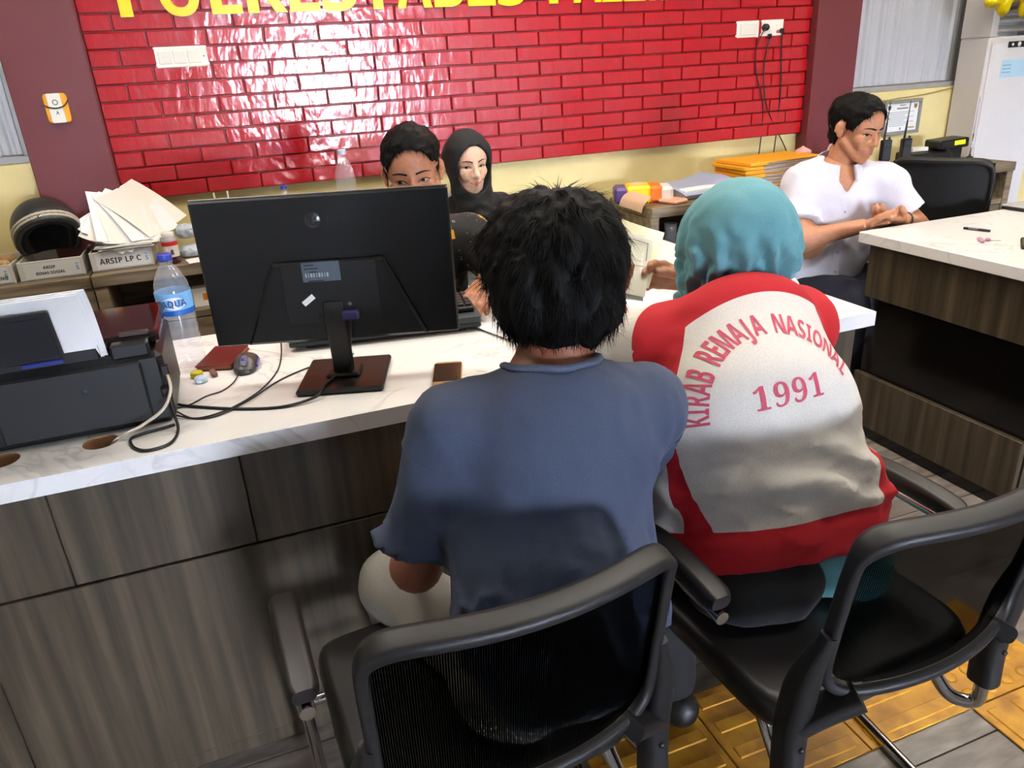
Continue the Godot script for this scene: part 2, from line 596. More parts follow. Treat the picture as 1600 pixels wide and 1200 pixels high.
func build_brick_wall():
	var w := 3.668
	var x0 := -0.434
	var y0 := 1.012
	var base := struct("trim_2", rbox(Vector3(w, 2.9 - y0, 0.03), 0.002), M.grout_red, Vector3(x0 + w / 2, y0 + (2.9 - y0) / 2, WZ + 0.0155))
	base.set_meta("label", "glossy red painted brick panel on the rear wall")
	var pitch := 0.0675
	var full := 0.236
	var vars_ := []
	for i in 3: vars_.append(rbox(Vector3(full - 0.006, pitch - 0.0055, 0.022), 0.0035))
	var rows := 13
	for r in rows + 15:
		var y := y0 + pitch * (r + 0.5)
		var x := 0.0 if r % 2 else -full / 2
		while x < w - 0.01:
			var a := maxf(x, 0.0)
			var b := minf(x + full, w)
			if b - a > 0.02 and r < rows:
				var m: Mesh = vars_[0] if b - a > full - 0.001 else rbox(Vector3(b - a - 0.006, pitch - 0.0055, 0.022), 0.0035)
				var jig := 0.004
				part(base, "brick", m, M.brick_red, Vector3(x0 + (a + b) / 2 - base.position.x, y - base.position.y, 0.0215 + rng.randf_range(-0.0015, 0.002)), Vector3(rng.randf_range(-1, 1) * 0.012, rng.randf_range(-1, 1) * jig, rng.randf_range(-1, 1) * 0.004))
			x += full
	# courses above the frame
	var s := Shape.new()
	for r in range(rows, 28):
		var y := y0 + pitch * (r + 0.5)
		if y > 2.86: break
		var x := 0.0 if r % 2 else -full / 2
		while x < w - 0.01:
			var a := maxf(x, 0.0)
			var b := minf(x + full, w)
			if b - a > 0.02:
				s.add(cbox(Vector3(b - a - 0.006, pitch - 0.0055, 0.022), 0.0035), tf(Vector3(x0 + (a + b) / 2 - base.position.x, y - base.position.y, 0.0215)))
			x += full
	part(base, "upper_bricks", s.mesh(), M.brick_red).set_meta("kind", "stuff")
	# raised lettering
	var t := thing("wall_lettering", "big raised yellow letters across the red brick panel", "sign", Vector3(0, 1.738, WZ + 0.047))
	var word := [["P", -0.275, -0.125], ["O", -0.118, 0.042], ["L", 0.08, 0.205], ["R", 0.227, 0.392], ["E", 0.403, 0.532], ["S", 0.545, 0.695], ["T", 0.715, 0.872], ["A", 0.879, 1.044], ["B", 1.055, 1.198], ["E", 1.218, 1.355], ["S", 1.368, 1.51], ["P", 1.633, 1.775], ["A", 1.765, 1.915], ["L", 1.922, 2.03], ["E", 2.043, 2.165], ["M", 2.19, 2.37], ["B", 2.40, 2.54], ["A", 2.55, 2.71], ["N", 2.73, 2.88], ["G", 2.90, 3.06]]
	for e in word:
		var tm := text_mesh(e[0], 0.20, 0.022)
		var bb := tm.get_aabb()
		var sc: float = (e[2] - e[1]) / bb.size.x
		var o := part(t, "letter", tm, M.letter_yellow)
		o.scale = Vector3(sc, 1, 1)
		o.position = Vector3((e[1] + e[2]) / 2 - (bb.position.x + bb.size.x / 2) * sc, -bb.position.y - (0.004 if e[0] in ["O", "S", "G"] else 0.0), 0)
		o.set_meta("label", "yellow letter %s" % e[0])

# ---------------------------------------------------------------- furniture
func build_credenzas():
	credenza("low_cabinet", "low wooden cabinet with open shelves under the helmet", -1.75, -0.588, -3.40, 0.775)
	credenza("low_cabinet", "low wooden cabinet behind the black monitor holding paper trays", -0.580, 0.62, -3.375, 0.78)
	credenza("low_cabinet", "long low wooden cabinet carrying two-way radios and envelopes", 1.93, 4.40, -3.25, 0.785)

func credenza(called, label, x0: float, x1: float, zf: float, h: float):
	var w := x1 - x0
	var d := zf - (WZ + 0.004)
	var t = thing(called, label, "cabinet", Vector3((x0 + x1) / 2, 0, 0))
	var zc := (zf + WZ + 0.004) / 2
	if x0 < -0.6 or x0 > 3: pass
	part(t, "top", rbox(Vector3(w, 0.05, d - 0.1), 0.003), M.cabinet_wood, Vector3(0, h - 0.025, zc + 0.05))
	var th := 0.03
	var n := maxi(2, int(round(w / 0.85)) + 1)
	for i in n:
		part(t, "side_panel", rbox(Vector3(0.05, h - 0.05, d - 0.12), 0.002), M.cabinet_wood, Vector3(-w / 2 + 0.025 + (w - 0.05) * i / (n - 1), (h - 0.05) / 2, zc + 0.05))
	part(t, "shelf", rbox(Vector3(w - 0.1, 0.03, d - 0.13), 0.002), M.cabinet_wood, Vector3(0, 0.56, zc + 0.05))
	part(t, "base_board", rbox(Vector3(w - 0.1, 0.54, 0.02), 0.002), M.cabinet_wood, Vector3(0, 0.272, zf - 0.03))
	part(t, "back_panel", rbox(Vector3(w - 0.1, h - 0.06, 0.01), 0.002), M.cabinet_wood, Vector3(0, (h - 0.06) / 2, WZ + 0.11))

func build_front_desk():
	var D := 0.82
	var t = thing("service_counter", "long counter with white marble top and dark vertical-grain wood front", "counter", Vector3(0, 0, 0))
	var top := CSGCombiner3D.new()
	top.name = "marble_top"
	t.add_child(top)
	for b in [[-2.3, 1.53, -2.165, -1.433], [0.98, 1.53, -2.62, -2.10]]:
		var c := CSGBox3D.new()
		c.name = "slab"
		c.size = Vector3(b[1] - b[0], 0.038, b[3] - b[2])
		c.position = Vector3((b[0] + b[1]) / 2, D - 0.019, (b[2] + b[3]) / 2)
		c.material = M.marble
		top.add_child(c, true)
	for hx in [[-0.328, -1.545], [-0.502, -1.545]]:
		var cy := CSGCylinder3D.new()
		cy.name = "cable_hole"
		cy.radius = 0.033
		cy.height = 0.2
		cy.sides = 28
		cy.operation = CSGShape3D.OPERATION_SUBTRACTION
		cy.position = Vector3(hx[0], D, hx[1])
		cy.material = mat_plain("cut_board", Color(0.62, 0.45, 0.30), 0.8)
		top.add_child(cy, true)
	# front boards: three rows with shadow gaps, upright joints
	var rows := [[0.044, 0.553], [0.559, 0.778]]
	var joints := [[-2.27, -1.44, -0.61, 0.22, 1.05, 1.5], [-2.27, -1.27, -0.427, -0.078, 0.53, 1.5]]
	for r in 2:
		for i in joints[r].size() - 1:
			var a: float = joints[r][i] + 0.001
			var b: float = joints[r][i + 1] - 0.001
			part(t, "front_board", rbox(Vector3(b - a, rows[r][1] - rows[r][0], 0.018), 0.0015), M.counter_wood, Vector3((a + b) / 2, (rows[r][0] + rows[r][1]) / 2, -1.473))
	part(t, "front_core", rbox(Vector3(3.77, 0.775, 0.02), 0.001), M.counter_wood, Vector3(-0.385, 0.391, -1.494))
	part(t, "plinth", rbox(Vector3(3.76, 0.038, 0.014), 0.001), M.counter_wood, Vector3(-0.385, 0.022, -1.474))
	part(t, "end_panel", rbox(Vector3(0.03, 0.78, 0.6), 0.002), M.counter_wood, Vector3(1.485, 0.392, -1.80))
	part(t, "end_panel", rbox(Vector3(0.03, 0.78, 0.44), 0.002), M.counter_wood, Vector3(1.485, 0.392, -2.35))
	part(t, "end_panel", rbox(Vector3(0.03, 0.78, 0.6), 0.002), M.counter_wood, Vector3(-2.25, 0.392, -1.80))

func build_side_desk():
	var t = thing("side_desk", "white marble topped desk with a black band across its wooden side", "desk", Vector3(0, 0, 0))
	part(t, "marble_top", rbox(Vector3(1.45, 0.04, 0.80), 0.002), M.marble, Vector3(2.922, 0.80, -1.79))
	part(t, "upper_board", rbox(Vector3(0.02, 0.205, 0.72), 0.0015), M.counter_wood, Vector3(2.24, 0.676, -1.80))
	part(t, "lower_board", rbox(Vector3(0.02, 0.215, 0.72), 0.0015), M.counter_wood, Vector3(2.24, 0.154, -1.80))
	part(t, "black_band", rbox(Vector3(0.02, 0.32, 0.70), 0.0015), M.black_gloss, Vector3(2.262, 0.42, -1.80))
	part(t, "plinth", rbox(Vector3(0.02, 0.048, 0.70), 0.0015), M.black_gloss, Vector3(2.244, 0.0275, -1.80))
	part(t, "front_panel", rbox(Vector3(1.34, 0.77, 0.02), 0.0015), M.counter_wood, Vector3(2.935, 0.390, -1.452))
	part(t, "far_end", rbox(Vector3(0.45, 0.77, 0.02), 0.0015), M.counter_wood, Vector3(3.36, 0.390, -2.13))
	part(t, "far_panel", rbox(Vector3(0.02, 0.77, 0.66), 0.0015), M.counter_wood, Vector3(3.595, 0.390, -1.79))

# visitor chair: origin on the floor under the seat, the sitter faces -z
func make_chair(called, label: String, at: Vector3, turn: float, net := true) -> Node3D:
	var t = thing(called, label, "chair", at, turn, "black mesh-back visitor chairs")
	# seat cushion
	part(t, "seat", cushion(0.49, 0.47, 0.065), M.seat_leather, Vector3(0, 0.425, -0.02))
	# back frame: a ring swept round the mesh panel
	part(t, "back_frame", back_frame(), M.chair_plastic)
	if net:
		part(t, "mesh_panel", mesh_panel(), M.chair_mesh).set_meta("kind", "stuff")
	else:
		part(t, "mesh_panel", back_sheet(), M.chair_mesh)
	for sx in [-1.0, 1.0]:
		# plastic sleeve that carries the back
		var sp := smooth_path([Vector3(0.238 * sx, 0.345, 0.235), Vector3(0.238 * sx, 0.45, 0.232), Vector3(0.237 * sx, 0.57, 0.247), Vector3(0.222 * sx, 0.665, 0.268)], 4)
		var ss := PackedFloat32Array()
		for i in sp.size(): ss.append(1.0 - 0.55 * smoothstep(0.55, 1.0, float(i) / (sp.size() - 1)))
		var sl := sweep(sp, rrect2(0.044, 0.052, 0.016), Vector3.BACK, true, ss)
		var so := part(t, "back_bracket", sl.mesh(), M.chair_plastic)
		for y in [0.43, 0.50]:
			part(so, "screw", lathe([Vector2(0.0001, 0.004), Vector2(0.004, 0.004), Vector2(0.0055, 0.0), Vector2(0.0055, -0.004)], 10).mesh(), M.black_plastic, Vector3(0.238 * sx, y, 0.259), Vector3(PI / 2, 0, 0))
		part(t, "bracket_arm", sweep(smooth_path([Vector3(0.232 * sx, 0.47, 0.24), Vector3(0.20 * sx, 0.505, 0.262), Vector3(0.16 * sx, 0.535, 0.285)], 4), rrect2(0.03, 0.05, 0.01), Vector3.BACK).mesh(), M.chair_plastic)
		# bent tube from under the seat up into the bracket
		part(t, "support_tube", tube(round_path([Vector3(0.19 * sx, 0.385, -0.15), Vector3(0.19 * sx, 0.385, 0.10), Vector3(0.205 * sx, 0.285, 0.20), Vector3(0.238 * sx, 0.285, 0.235), Vector3(0.238 * sx, 0.36, 0.235)], 0.05), 0.0135, 12).mesh(), M.chrome)
		# arm, front leg and floor runner in one tube
		part(t, "side_tube", tube(round_path([Vector3(0.282 * sx, 0.595, 0.105), Vector3(0.282 * sx, 0.605, -0.18), Vector3(0.282 * sx, 0.30, -0.235), Vector3(0.272 * sx, 0.0135, -0.255), Vector3(0.215 * sx, 0.0135, 0.27)], 0.07), 0.0125, 12).mesh(), M.chrome)
		part(t, "arm_rest", arm_pad(sx), M.chair_pad)
	part(t, "rear_tube", tube([Vector3(-0.215, 0.0135, 0.262), Vector3(0.215, 0.0135, 0.262)], 0.0125, 10).mesh(), M.chrome)
	part(t, "seat_tube", tube([Vector3(-0.275, 0.30, -0.235), Vector3(0.275, 0.30, -0.235)], 0.011, 10).mesh(), M.chrome)
	return t

func rr_angle(a: float, w: float, h: float) -> Vector2:
	# superellipse outline
	var c := cos(a)
	var s := sin(a)
	var n := 0.27
	return Vector2(signf(c) * pow(absf(c), n) * w / 2, signf(s) * pow(absf(s), n) * h / 2)

# the same outline in n even steps
func rr_even(n: int, w: float, h: float) -> PackedVector2Array:
	var dense := PackedVector2Array()
	for k in 1441: dense.append(rr_angle(TAU * k / 1440.0, w, h))
	var run := PackedFloat32Array([0.0])
	for k in 1440: run.append(run[k] + dense[k].distance_to(dense[k + 1]))
	var out := PackedVector2Array()
	var j := 0
	for k in n:
		var want := run[1440] * k / n
		while run[j + 1] < want: j += 1
		out.append(dense[j].lerp(dense[j + 1], (want - run[j]) / maxf(run[j + 1] - run[j], 1e-9)))
	return out

# point on the curved back; p.x across, p.y up from the middle of the back
func back_point(p: Vector2, off: float) -> Vector3:
	var x := p.x * (1.0 + p.y * 0.10)
	var bow := 0.055 * (1.0 - pow(x / 0.235, 2.0))
	var z := 0.262 + bow + p.y * 0.16 + 0.10 * p.y * p.y
	return Vector3(x, 0.695 + p.y, z + off)

func back_frame() -> ArrayMesh:
	var sh := Shape.new()
	var n := 132
	var prof := rrect2(0.019, 0.024, 0.006, 2)
	var m := prof.size()
	var line := rr_even(n, 0.43, 0.325)
	for i in n + 1:
		var c := back_point(line[i % n], 0.0)
		var c2 := back_point(line[(i + 1) % n], 0.0)
		var c0 := back_point(line[(i + n - 1) % n], 0.0)
		var hi := line[i % n].y / 0.1625
		var t := (c2 - c0).normalized()
		var outw := t.cross(Vector3(0, 0.16, -1).normalized()).normalized()
		var nz := outw.cross(t).normalized()
		var wide := 1.0 + 0.85 * smoothstep(0.62, 0.98, hi) + 0.25 * smoothstep(0.6, 0.98, -hi)
		for k in m:
			var tan2 := prof[(k + 1) % m] - prof[(k + m - 1) % m]
			sh.v.append(c + outw * prof[k].x + nz * prof[k].y * wide)
			sh.n.append((outw * tan2.y - nz * tan2.x).normalized())
	for i in n:
		for k in m:
			var a := i * m + k
			var b := i * m + (k + 1) % m
			sh.idx.append_array(PackedInt32Array([a, b, a + m, b, b + m, a + m]))
	fix_winding(sh)
	return sh.mesh()

func fix_winding(sh: Shape):
	var flip := 0
	for i in range(0, mini(sh.idx.size(), 300), 3):
		var a := sh.v[sh.idx[i]]
		var nn := (sh.v[sh.idx[i + 2]] - a).cross(sh.v[sh.idx[i + 1]] - a)
		flip += 1 if nn.dot(sh.n[sh.idx[i]]) < 0.0 else -1
	if flip > 0:
		for i in range(0, sh.idx.size(), 3):
			var x := sh.idx[i]
			sh.idx[i] = sh.idx[i + 1]
			sh.idx[i + 1] = x

func mesh_panel() -> ArrayMesh:
	var sh := Shape.new()
	var w := 0.418
	var h := 0.305
	var pitch := 0.0032
	var half := 0.00112
	var ny := int(h / pitch)
	for j in range(-ny / 2, ny / 2 + 1):
		var y := j * pitch
		var xl := w / 2 * pow(maxf(0.0, 1.0 - pow(absf(y) / (h / 2 + 0.002), 5.5)), 0.18)
		ribbon(sh, Vector2(-xl, y), Vector2(xl, y), half, 14, 0.0)
	var nx := int(w / pitch)
	for i in range(-nx / 2, nx / 2 + 1):
		var x := i * pitch
		var yl := h / 2 * pow(maxf(0.0, 1.0 - pow(absf(x) / (w / 2 + 0.002), 5.5)), 0.18)
		ribbon(sh, Vector2(x, -yl), Vector2(x, yl), half, 6, 0.0006)
	return sh.mesh()

func ribbon(sh: Shape, a: Vector2, b: Vector2, half: float, n: int, off: float):
	var d := (b - a).normalized()
	var nn2 := Vector2(-d.y, d.x) * half
	var k0 := sh.v.size()
	for i in n + 1:
		var p := a.lerp(b, float(i) / n)
		for sg in [-1.0, 1.0]:
			sh.v.append(back_point(p + nn2 * sg, off))
			sh.n.append(Vector3(0, 0, 1))
	for i in n:
		var q := k0 + i * 2
		sh.idx.append_array(PackedInt32Array([q, q + 2, q + 1, q + 1, q + 2, q + 3]))

func back_sheet() -> ArrayMesh:
	var sh := Shape.new()
	var n := 14
	for j in n:
		for i in n:
			var q := []
			for e in [[0, 0], [1, 0], [1, 1], [0, 1]]:
				q.append(back_point(Vector2((float(i + e[0]) / n - 0.5) * 0.43, (float(j + e[1]) / n - 0.5) * 0.31), 0.0))
			face(sh, q, Vector3(0, 0, 1))
	return sh.mesh()

func arm_pad(sx: float) -> ArrayMesh:
	var path := smooth_path([Vector3(0.282 * sx, 0.624, 0.10), Vector3(0.282 * sx, 0.632, 0.03), Vector3(0.282 * sx, 0.633, -0.08), Vector3(0.282 * sx, 0.622, -0.145)], 6)
	var sc := PackedFloat32Array()
	for i in path.size():
		var e := minf(float(i), path.size() - 1.0 - i)
		sc.append([0.72, 0.92, 1.0][mini(int(e), 2)])
	return sweep(path, rrect2(0.05, 0.038, 0.014, 3), Vector3.UP, true, sc).mesh()

func cushion(w: float, d: float, h: float) -> ArrayMesh:
	var sh := Shape.new()
	var n := 64
	var line := rr_even(n, w, d)
	for e in [[0.0, -0.5], [0.90, -0.5], [0.97, -0.42], [1.0, -0.1], [0.995, 0.2], [0.965, 0.42], [0.90, 0.5], [0.6, 0.47], [0.0, 0.44]]:
		for k in n + 1:
			var p: Vector2 = line[k % n] * e[0]
			var y: float = e[1] * h
			var front := clampf((-p.y - d * 0.30) / (d * 0.2), 0.0, 1.0)
			y -= front * front * 0.03
			sh.v.append(Vector3(p.x, y, p.y))
			sh.n.append(Vector3.UP)
	var rows := 9
	for r in rows - 1:
		for k in n:
			var a := r * (n + 1) + k
			sh.idx.append_array(PackedInt32Array([a, a + 1, a + n + 1, a + 1, a + n + 2, a + n + 1]))
	return smooth_mesh(sh)

# shared-vertex normals computed from the faces, then oriented outwards from the middle
func smooth_mesh(sh: Shape) -> ArrayMesh:
	var key := {}
	var acc := {}
	for i in range(0, sh.idx.size(), 3):
		var a := sh.v[sh.idx[i]]
		var b := sh.v[sh.idx[i + 1]]
		var c := sh.v[sh.idx[i + 2]]
		var nn := (c - a).cross(b - a)
		for p in [a, b, c]:
			var kk := Vector3i((p * 20000.0).round())
			acc[kk] = acc.get(kk, Vector3.ZERO) + nn
	for i in sh.v.size():
		sh.n[i] = acc.get(Vector3i((sh.v[i] * 20000.0).round()), Vector3.UP).normalized()
	var mid := Vector3.ZERO
	for p in sh.v: mid += p
	mid /= sh.v.size()
	var vote := 0.0
	for i in sh.v.size(): vote += sh.n[i].dot(sh.v[i] - mid)
	if vote < 0.0:
		for i in sh.n.size(): sh.n[i] = -sh.n[i]
		for i in range(0, sh.idx.size(), 3):
			var x := sh.idx[i]
			sh.idx[i] = sh.idx[i + 1]
			sh.idx[i + 1] = x
	return sh.mesh()

func build_chairs():
	make_chair("visitor_chair", "black mesh-back chair under the man in the blue shirt", Vector3(0.245, 0, -1.02), deg_to_rad(2.5))
	make_chair("visitor_chair", "black mesh-back chair under the person in the red and white jacket", Vector3(0.915, 0, -0.945), deg_to_rad(3.0))
	make_chair("visitor_chair", "black chair under the man in the white shirt", Vector3(2.36, 0, -2.47), deg_to_rad(161.0), false)
	make_chair("visitor_chair", "empty black mesh-back chair beside the marble topped desk", Vector3(3.13, 0, -2.62), deg_to_rad(-58.0), false).scale = Vector3(0.9, 1.16, 0.9)

# yellow studded paving strip and the rest of the floor fittings
func build_tactile():
	pass

# ---------------------------------------------------------------- figures: smooth blends of tapered capsules, meshed as surface nets
class Field:
	var prims := []
	var k := 0.012
	func cap(a: Vector3, b: Vector3, ra: float, rb: float, nrm := Vector3.ZERO, squash := 1.0, kk := 0.0) -> Field:
		prims.append([a, b, ra, rb, nrm.normalized() if nrm != Vector3.ZERO else nrm, squash, kk])
		return self
	func ball(c: Vector3, r: float, nrm := Vector3.ZERO, squash := 1.0) -> Field:
		return cap(c, c + Vector3(0, 0.0005, 0), r, r, nrm, squash)
	func value(p: Vector3) -> float:
		var sum := 0.0
		for q in prims:
			var pa: Vector3 = p - q[0]
			var ba: Vector3 = q[1] - q[0]
			if q[5] != 1.0: pa += q[4] * (pa.dot(q[4]) * (1.0 / q[5] - 1.0)); ba += q[4] * (ba.dot(q[4]) * (1.0 / q[5] - 1.0))
			var t := clampf(pa.dot(ba) / ba.length_squared(), 0.0, 1.0)
			sum += exp(-((pa - ba * t).length() - lerpf(q[2], q[3], t)) / k)
		return -k * log(maxf(sum, 1e-30))

func sdf_new() -> Field:
	return Field.new()

# grow: outward offset; warp: Callable(p, d) -> d for folds and cuts (only near the surface); colour: Callable(p, n) -> Color
func net_shape(f: Field, cell: float, grow := 0.0, warp = null, colour = null) -> Shape:
	var lo := Vector3(1e9, 1e9, 1e9)
	var hi := -lo
	for q in f.prims:
		var r: float = maxf(q[2], q[3]) + grow + cell * 2.0 + f.k
		for e in 2:
			lo = lo.min(q[e] - Vector3.ONE * r)
			hi = hi.max(q[e] + Vector3.ONE * r)
	lo = (lo / cell).floor() * cell
	var nx := int((hi.x - lo.x) / cell) + 2
	var ny := int((hi.y - lo.y) / cell) + 2
	var nz := int((hi.z - lo.z) / cell) + 2
	var sum := PackedFloat32Array()
	sum.resize(nx * ny * nz)
	var ik := 1.0 / f.k
	var marg := f.k * 2.5 + cell * 2.0 + grow
	for q in f.prims:
		var a: Vector3 = q[0]
		var b: Vector3 = q[1]
		var ra: float = q[2]
		var rb: float = q[3]
		var nn: Vector3 = q[4]
		var sq: float = 1.0 / q[5] - 1.0
		var flat: bool = q[5] != 1.0
		var r := maxf(ra, rb) + marg
		var l := ((a.min(b) - Vector3.ONE * r - lo) / cell).floor().max(Vector3.ZERO)
		var h := ((a.max(b) + Vector3.ONE * r - lo) / cell).ceil()
		var ba := b - a
		if flat: ba += nn * (ba.dot(nn) * sq)
		var inv := 1.0 / ba.length_squared()
		var dr := rb - ra
		var x1 := mini(int(h.x), nx - 1)
		for z in range(int(l.z), mini(int(h.z), nz - 1) + 1):
			for y in range(int(l.y), mini(int(h.y), ny - 1) + 1):
				var i := (z * ny + y) * nx + int(l.x)
				var pa := lo + Vector3(l.x, y, z) * cell - a
				for x in range(int(l.x), x1 + 1):
					var pp := pa
					if flat: pp += nn * (pa.dot(nn) * sq)
					var t := clampf(pp.dot(ba) * inv, 0.0, 1.0)
					var d := (pp - ba * t).length() - ra - dr * t
					if d < marg: sum[i] += exp(-d * ik)
					i += 1
					pa.x += cell
	# to distances
	var big := 1.0
	var band := maxf(cell * 3.0, 0.03)
	var fk := f.k
	for i in sum.size():
		var v := sum[i]
		sum[i] = big if v <= 0.0 else -fk * log(v) - grow
	if warp != null:
		for z in nz:
			for y in ny:
				var i := (z * ny + y) * nx
				for x in nx:
					var d := sum[i]
					if d < band and d > -band * 2.0: sum[i] = warp.call(lo + Vector3(x, y, z) * cell, d)
					elif d <= -band * 2.0: sum[i] = maxf(d, warp.call(lo + Vector3(x, y, z) * cell, d))
					i += 1
	return nets(sum, nx, ny, nz, lo, cell, colour)

func nets(g: PackedFloat32Array, nx: int, ny: int, nz: int, lo: Vector3, cell: float, colour) -> Shape:
	var sh := Shape.new()
	var id := PackedInt32Array()
	id.resize(nx * ny * nz)
	id.fill(-1)
	var sy := nx
	var sz := nx * ny
	for z in nz - 1:
		for y in ny - 1:
			var i := z * sz + y * sy
			for x in nx - 1:
				var a := g[i]
				var b := g[i + 1]
				var c := g[i + sy]
				var d := g[i + sy + 1]
				var e := g[i + sz]
				var f := g[i + sz + 1]
				var h := g[i + sz + sy]
				var j := g[i + sz + sy + 1]
				var neg := int(a < 0) + int(b < 0) + int(c < 0) + int(d < 0) + int(e < 0) + int(f < 0) + int(h < 0) + int(j < 0)
				if neg > 0 and neg < 8:
					var p := Vector3.ZERO
					var n := 0
					if (a < 0) != (b < 0): p += Vector3(a / (a - b), 0, 0); n += 1
					if (c < 0) != (d < 0): p += Vector3(c / (c - d), 1, 0); n += 1
					if (e < 0) != (f < 0): p += Vector3(e / (e - f), 0, 1); n += 1
					if (h < 0) != (j < 0): p += Vector3(h / (h - j), 1, 1); n += 1
					if (a < 0) != (c < 0): p += Vector3(0, a / (a - c), 0); n += 1
					if (b < 0) != (d < 0): p += Vector3(1, b / (b - d), 0); n += 1
					if (e < 0) != (h < 0): p += Vector3(0, e / (e - h), 1); n += 1
					if (f < 0) != (j < 0): p += Vector3(1, f / (f - j), 1); n += 1
					if (a < 0) != (e < 0): p += Vector3(0, 0, a / (a - e)); n += 1
					if (b < 0) != (f < 0): p += Vector3(1, 0, b / (b - f)); n += 1
					if (c < 0) != (h < 0): p += Vector3(0, 1, c / (c - h)); n += 1
					if (d < 0) != (j < 0): p += Vector3(1, 1, d / (d - j)); n += 1
					p /= n
					id[i] = sh.v.size()
					sh.v.append(lo + (Vector3(x, y, z) + p) * cell)
					sh.n.append(Vector3((b - a) + (d - c) + (f - e) + (j - h), (c - a) + (d - b) + (h - e) + (j - f), (e - a) + (f - b) + (h - c) + (j - d)).normalized())
				i += 1
	for z in range(1, nz - 1):
		for y in range(1, ny - 1):
			var i := z * sz + y * sy + 1
			for x in range(1, nx - 1):
				var a := g[i] < 0
				if a != (g[i + 1] < 0): net_quad(sh, id, i, i - sy, i - sy - sz, i - sz, a)
				if a != (g[i + sy] < 0): net_quad(sh, id, i, i - sz, i - sz - 1, i - 1, a)
				if a != (g[i + sz] < 0): net_quad(sh, id, i, i - 1, i - 1 - sy, i - sy, a)
				i += 1
	# normals from the faces, blended with the gradient
	var acc := PackedVector3Array()
	acc.resize(sh.v.size())
	for i in range(0, sh.idx.size(), 3):
		var a := sh.v[sh.idx[i]]
		var nn := (sh.v[sh.idx[i + 2]] - a).cross(sh.v[sh.idx[i + 1]] - a)
		for k in 3: acc[sh.idx[i + k]] += nn
	for i in sh.v.size():
		sh.n[i] = acc[i].normalized()
	if colour != null:
		for i in sh.v.size(): sh.c.append(colour.call(sh.v[i], sh.n[i]))
	return sh

func net_quad(sh: Shape, id: PackedInt32Array, a: int, b: int, c: int, d: int, inside: bool):
	if id[a] < 0 or id[b] < 0 or id[c] < 0 or id[d] < 0: return
	if inside: sh.idx.append_array(PackedInt32Array([id[a], id[d], id[c], id[a], id[c], id[b]]))
	else: sh.idx.append_array(PackedInt32Array([id[a], id[b], id[c], id[a], id[c], id[d]]))

func join_shape(a: Shape, b: Shape):
	var k := a.v.size()
	a.v.append_array(b.v)
	a.n.append_array(b.n)
	a.c.append_array(b.c)
	for i in b.idx: a.idx.append(i + k)

# ---------------------------------------------------------------- fixed things
func build_air_conditioner():
	var t = thing("air_conditioner", "tall white floor-standing air conditioner with black louvres", "air conditioner", Vector3(4.67, 0, -3.685))
	var wp := mat_plain("ac_white", Color(0.83, 0.81, 0.80), 0.28)
	part(t, "body", rbox(Vector3(0.51, 1.47, 0.21), 0.012), wp, Vector3(0, 0.737, 0))
	part(t, "head", rbox(Vector3(0.51, 0.05, 0.21), 0.012), wp, Vector3(0, 1.79, 0))
	part(t, "head_side", rbox(Vector3(0.055, 0.30, 0.21), 0.006), wp, Vector3(-0.2275, 1.62, 0))
	part(t, "head_side", rbox(Vector3(0.055, 0.30, 0.21), 0.006), wp, Vector3(0.2275, 1.62, 0))
	part(t, "outlet", rbox(Vector3(0.40, 0.295, 0.02), 0.002), wp, Vector3(0, 1.62, -0.09))
	part(t, "front_panel", rbox(Vector3(0.47, 1.40, 0.012), 0.005), mat_plain("ac_panel", Color(0.88, 0.87, 0.87), 0.2), Vector3(0, 0.74, 0.111))
	for i in 5:
		part(t, "louvre", rbox(Vector3(0.40, 0.016, 0.055), 0.004), mat_plain("louvre_grey", Color(0.68, 0.66, 0.64), 0.3), Vector3(0, 1.515 + 0.052 * i, 0.06), Vector3(0.5, 0, 0))
	var d := part(t, "display", rbox(Vector3(0.19, 0.034, 0.004), 0.001), M.black_gloss, Vector3(-0.02, 1.425, 0.119))
	for i in 2: part(d, "button", lathe([Vector2(0.0001, 0.003), Vector2(0.008 + 0.006 * i, 0.002), Vector2(0.009 + 0.006 * i, 0.0)], 16).mesh(), mat_plain("button_white", Color(0.9, 0.9, 0.9), 0.4), Vector3(-0.06 + 0.055 * i, 0, 0.001), Vector3(PI / 2, 0, 0))
	var st := part(t, "sticker", rbox(Vector3(0.24, 0.10, 0.002), 0.0004), mat_plain("sticker_blue", Color(0.70, 0.83, 0.90), 0.4), Vector3(-0.02, 1.29, 0.1185))
	for i in 3: part(st, "print_line", rbox(Vector3(0.07, 0.006, 0.0008), 0.0001), mat_plain("sticker_dark", Color(0.45, 0.66, 0.76), 0.4), Vector3(-0.075, 0.02 - 0.02 * i, 0.0013))
	for i in 2:
		var b := single("foil_balloon", ["yellow foil balloon hanging over the left of the louvres", "yellow foil balloon hanging over the right of the louvres"][i], "balloon", pillow(i), mat_plain("foil_yellow", Color(0.93, 0.83, 0.05), 0.22, 0.25), [Vector3(4.36, 1.70, -3.50), Vector3(4.60, 1.68, -3.50)][i], Vector3(0, -0.2, 0.15 - 0.4 * i), "foil balloons")
		part(b, "ribbon", tube(smooth_path([Vector3(0, 0.09, 0), Vector3(0.02, 0.5, 0.01), Vector3(0.0, 1.19 - 0.0, 0)], 4), 0.0015, 5).mesh(), mat_plain("ribbon_white", Color(0.9, 0.9, 0.88), 0.6))

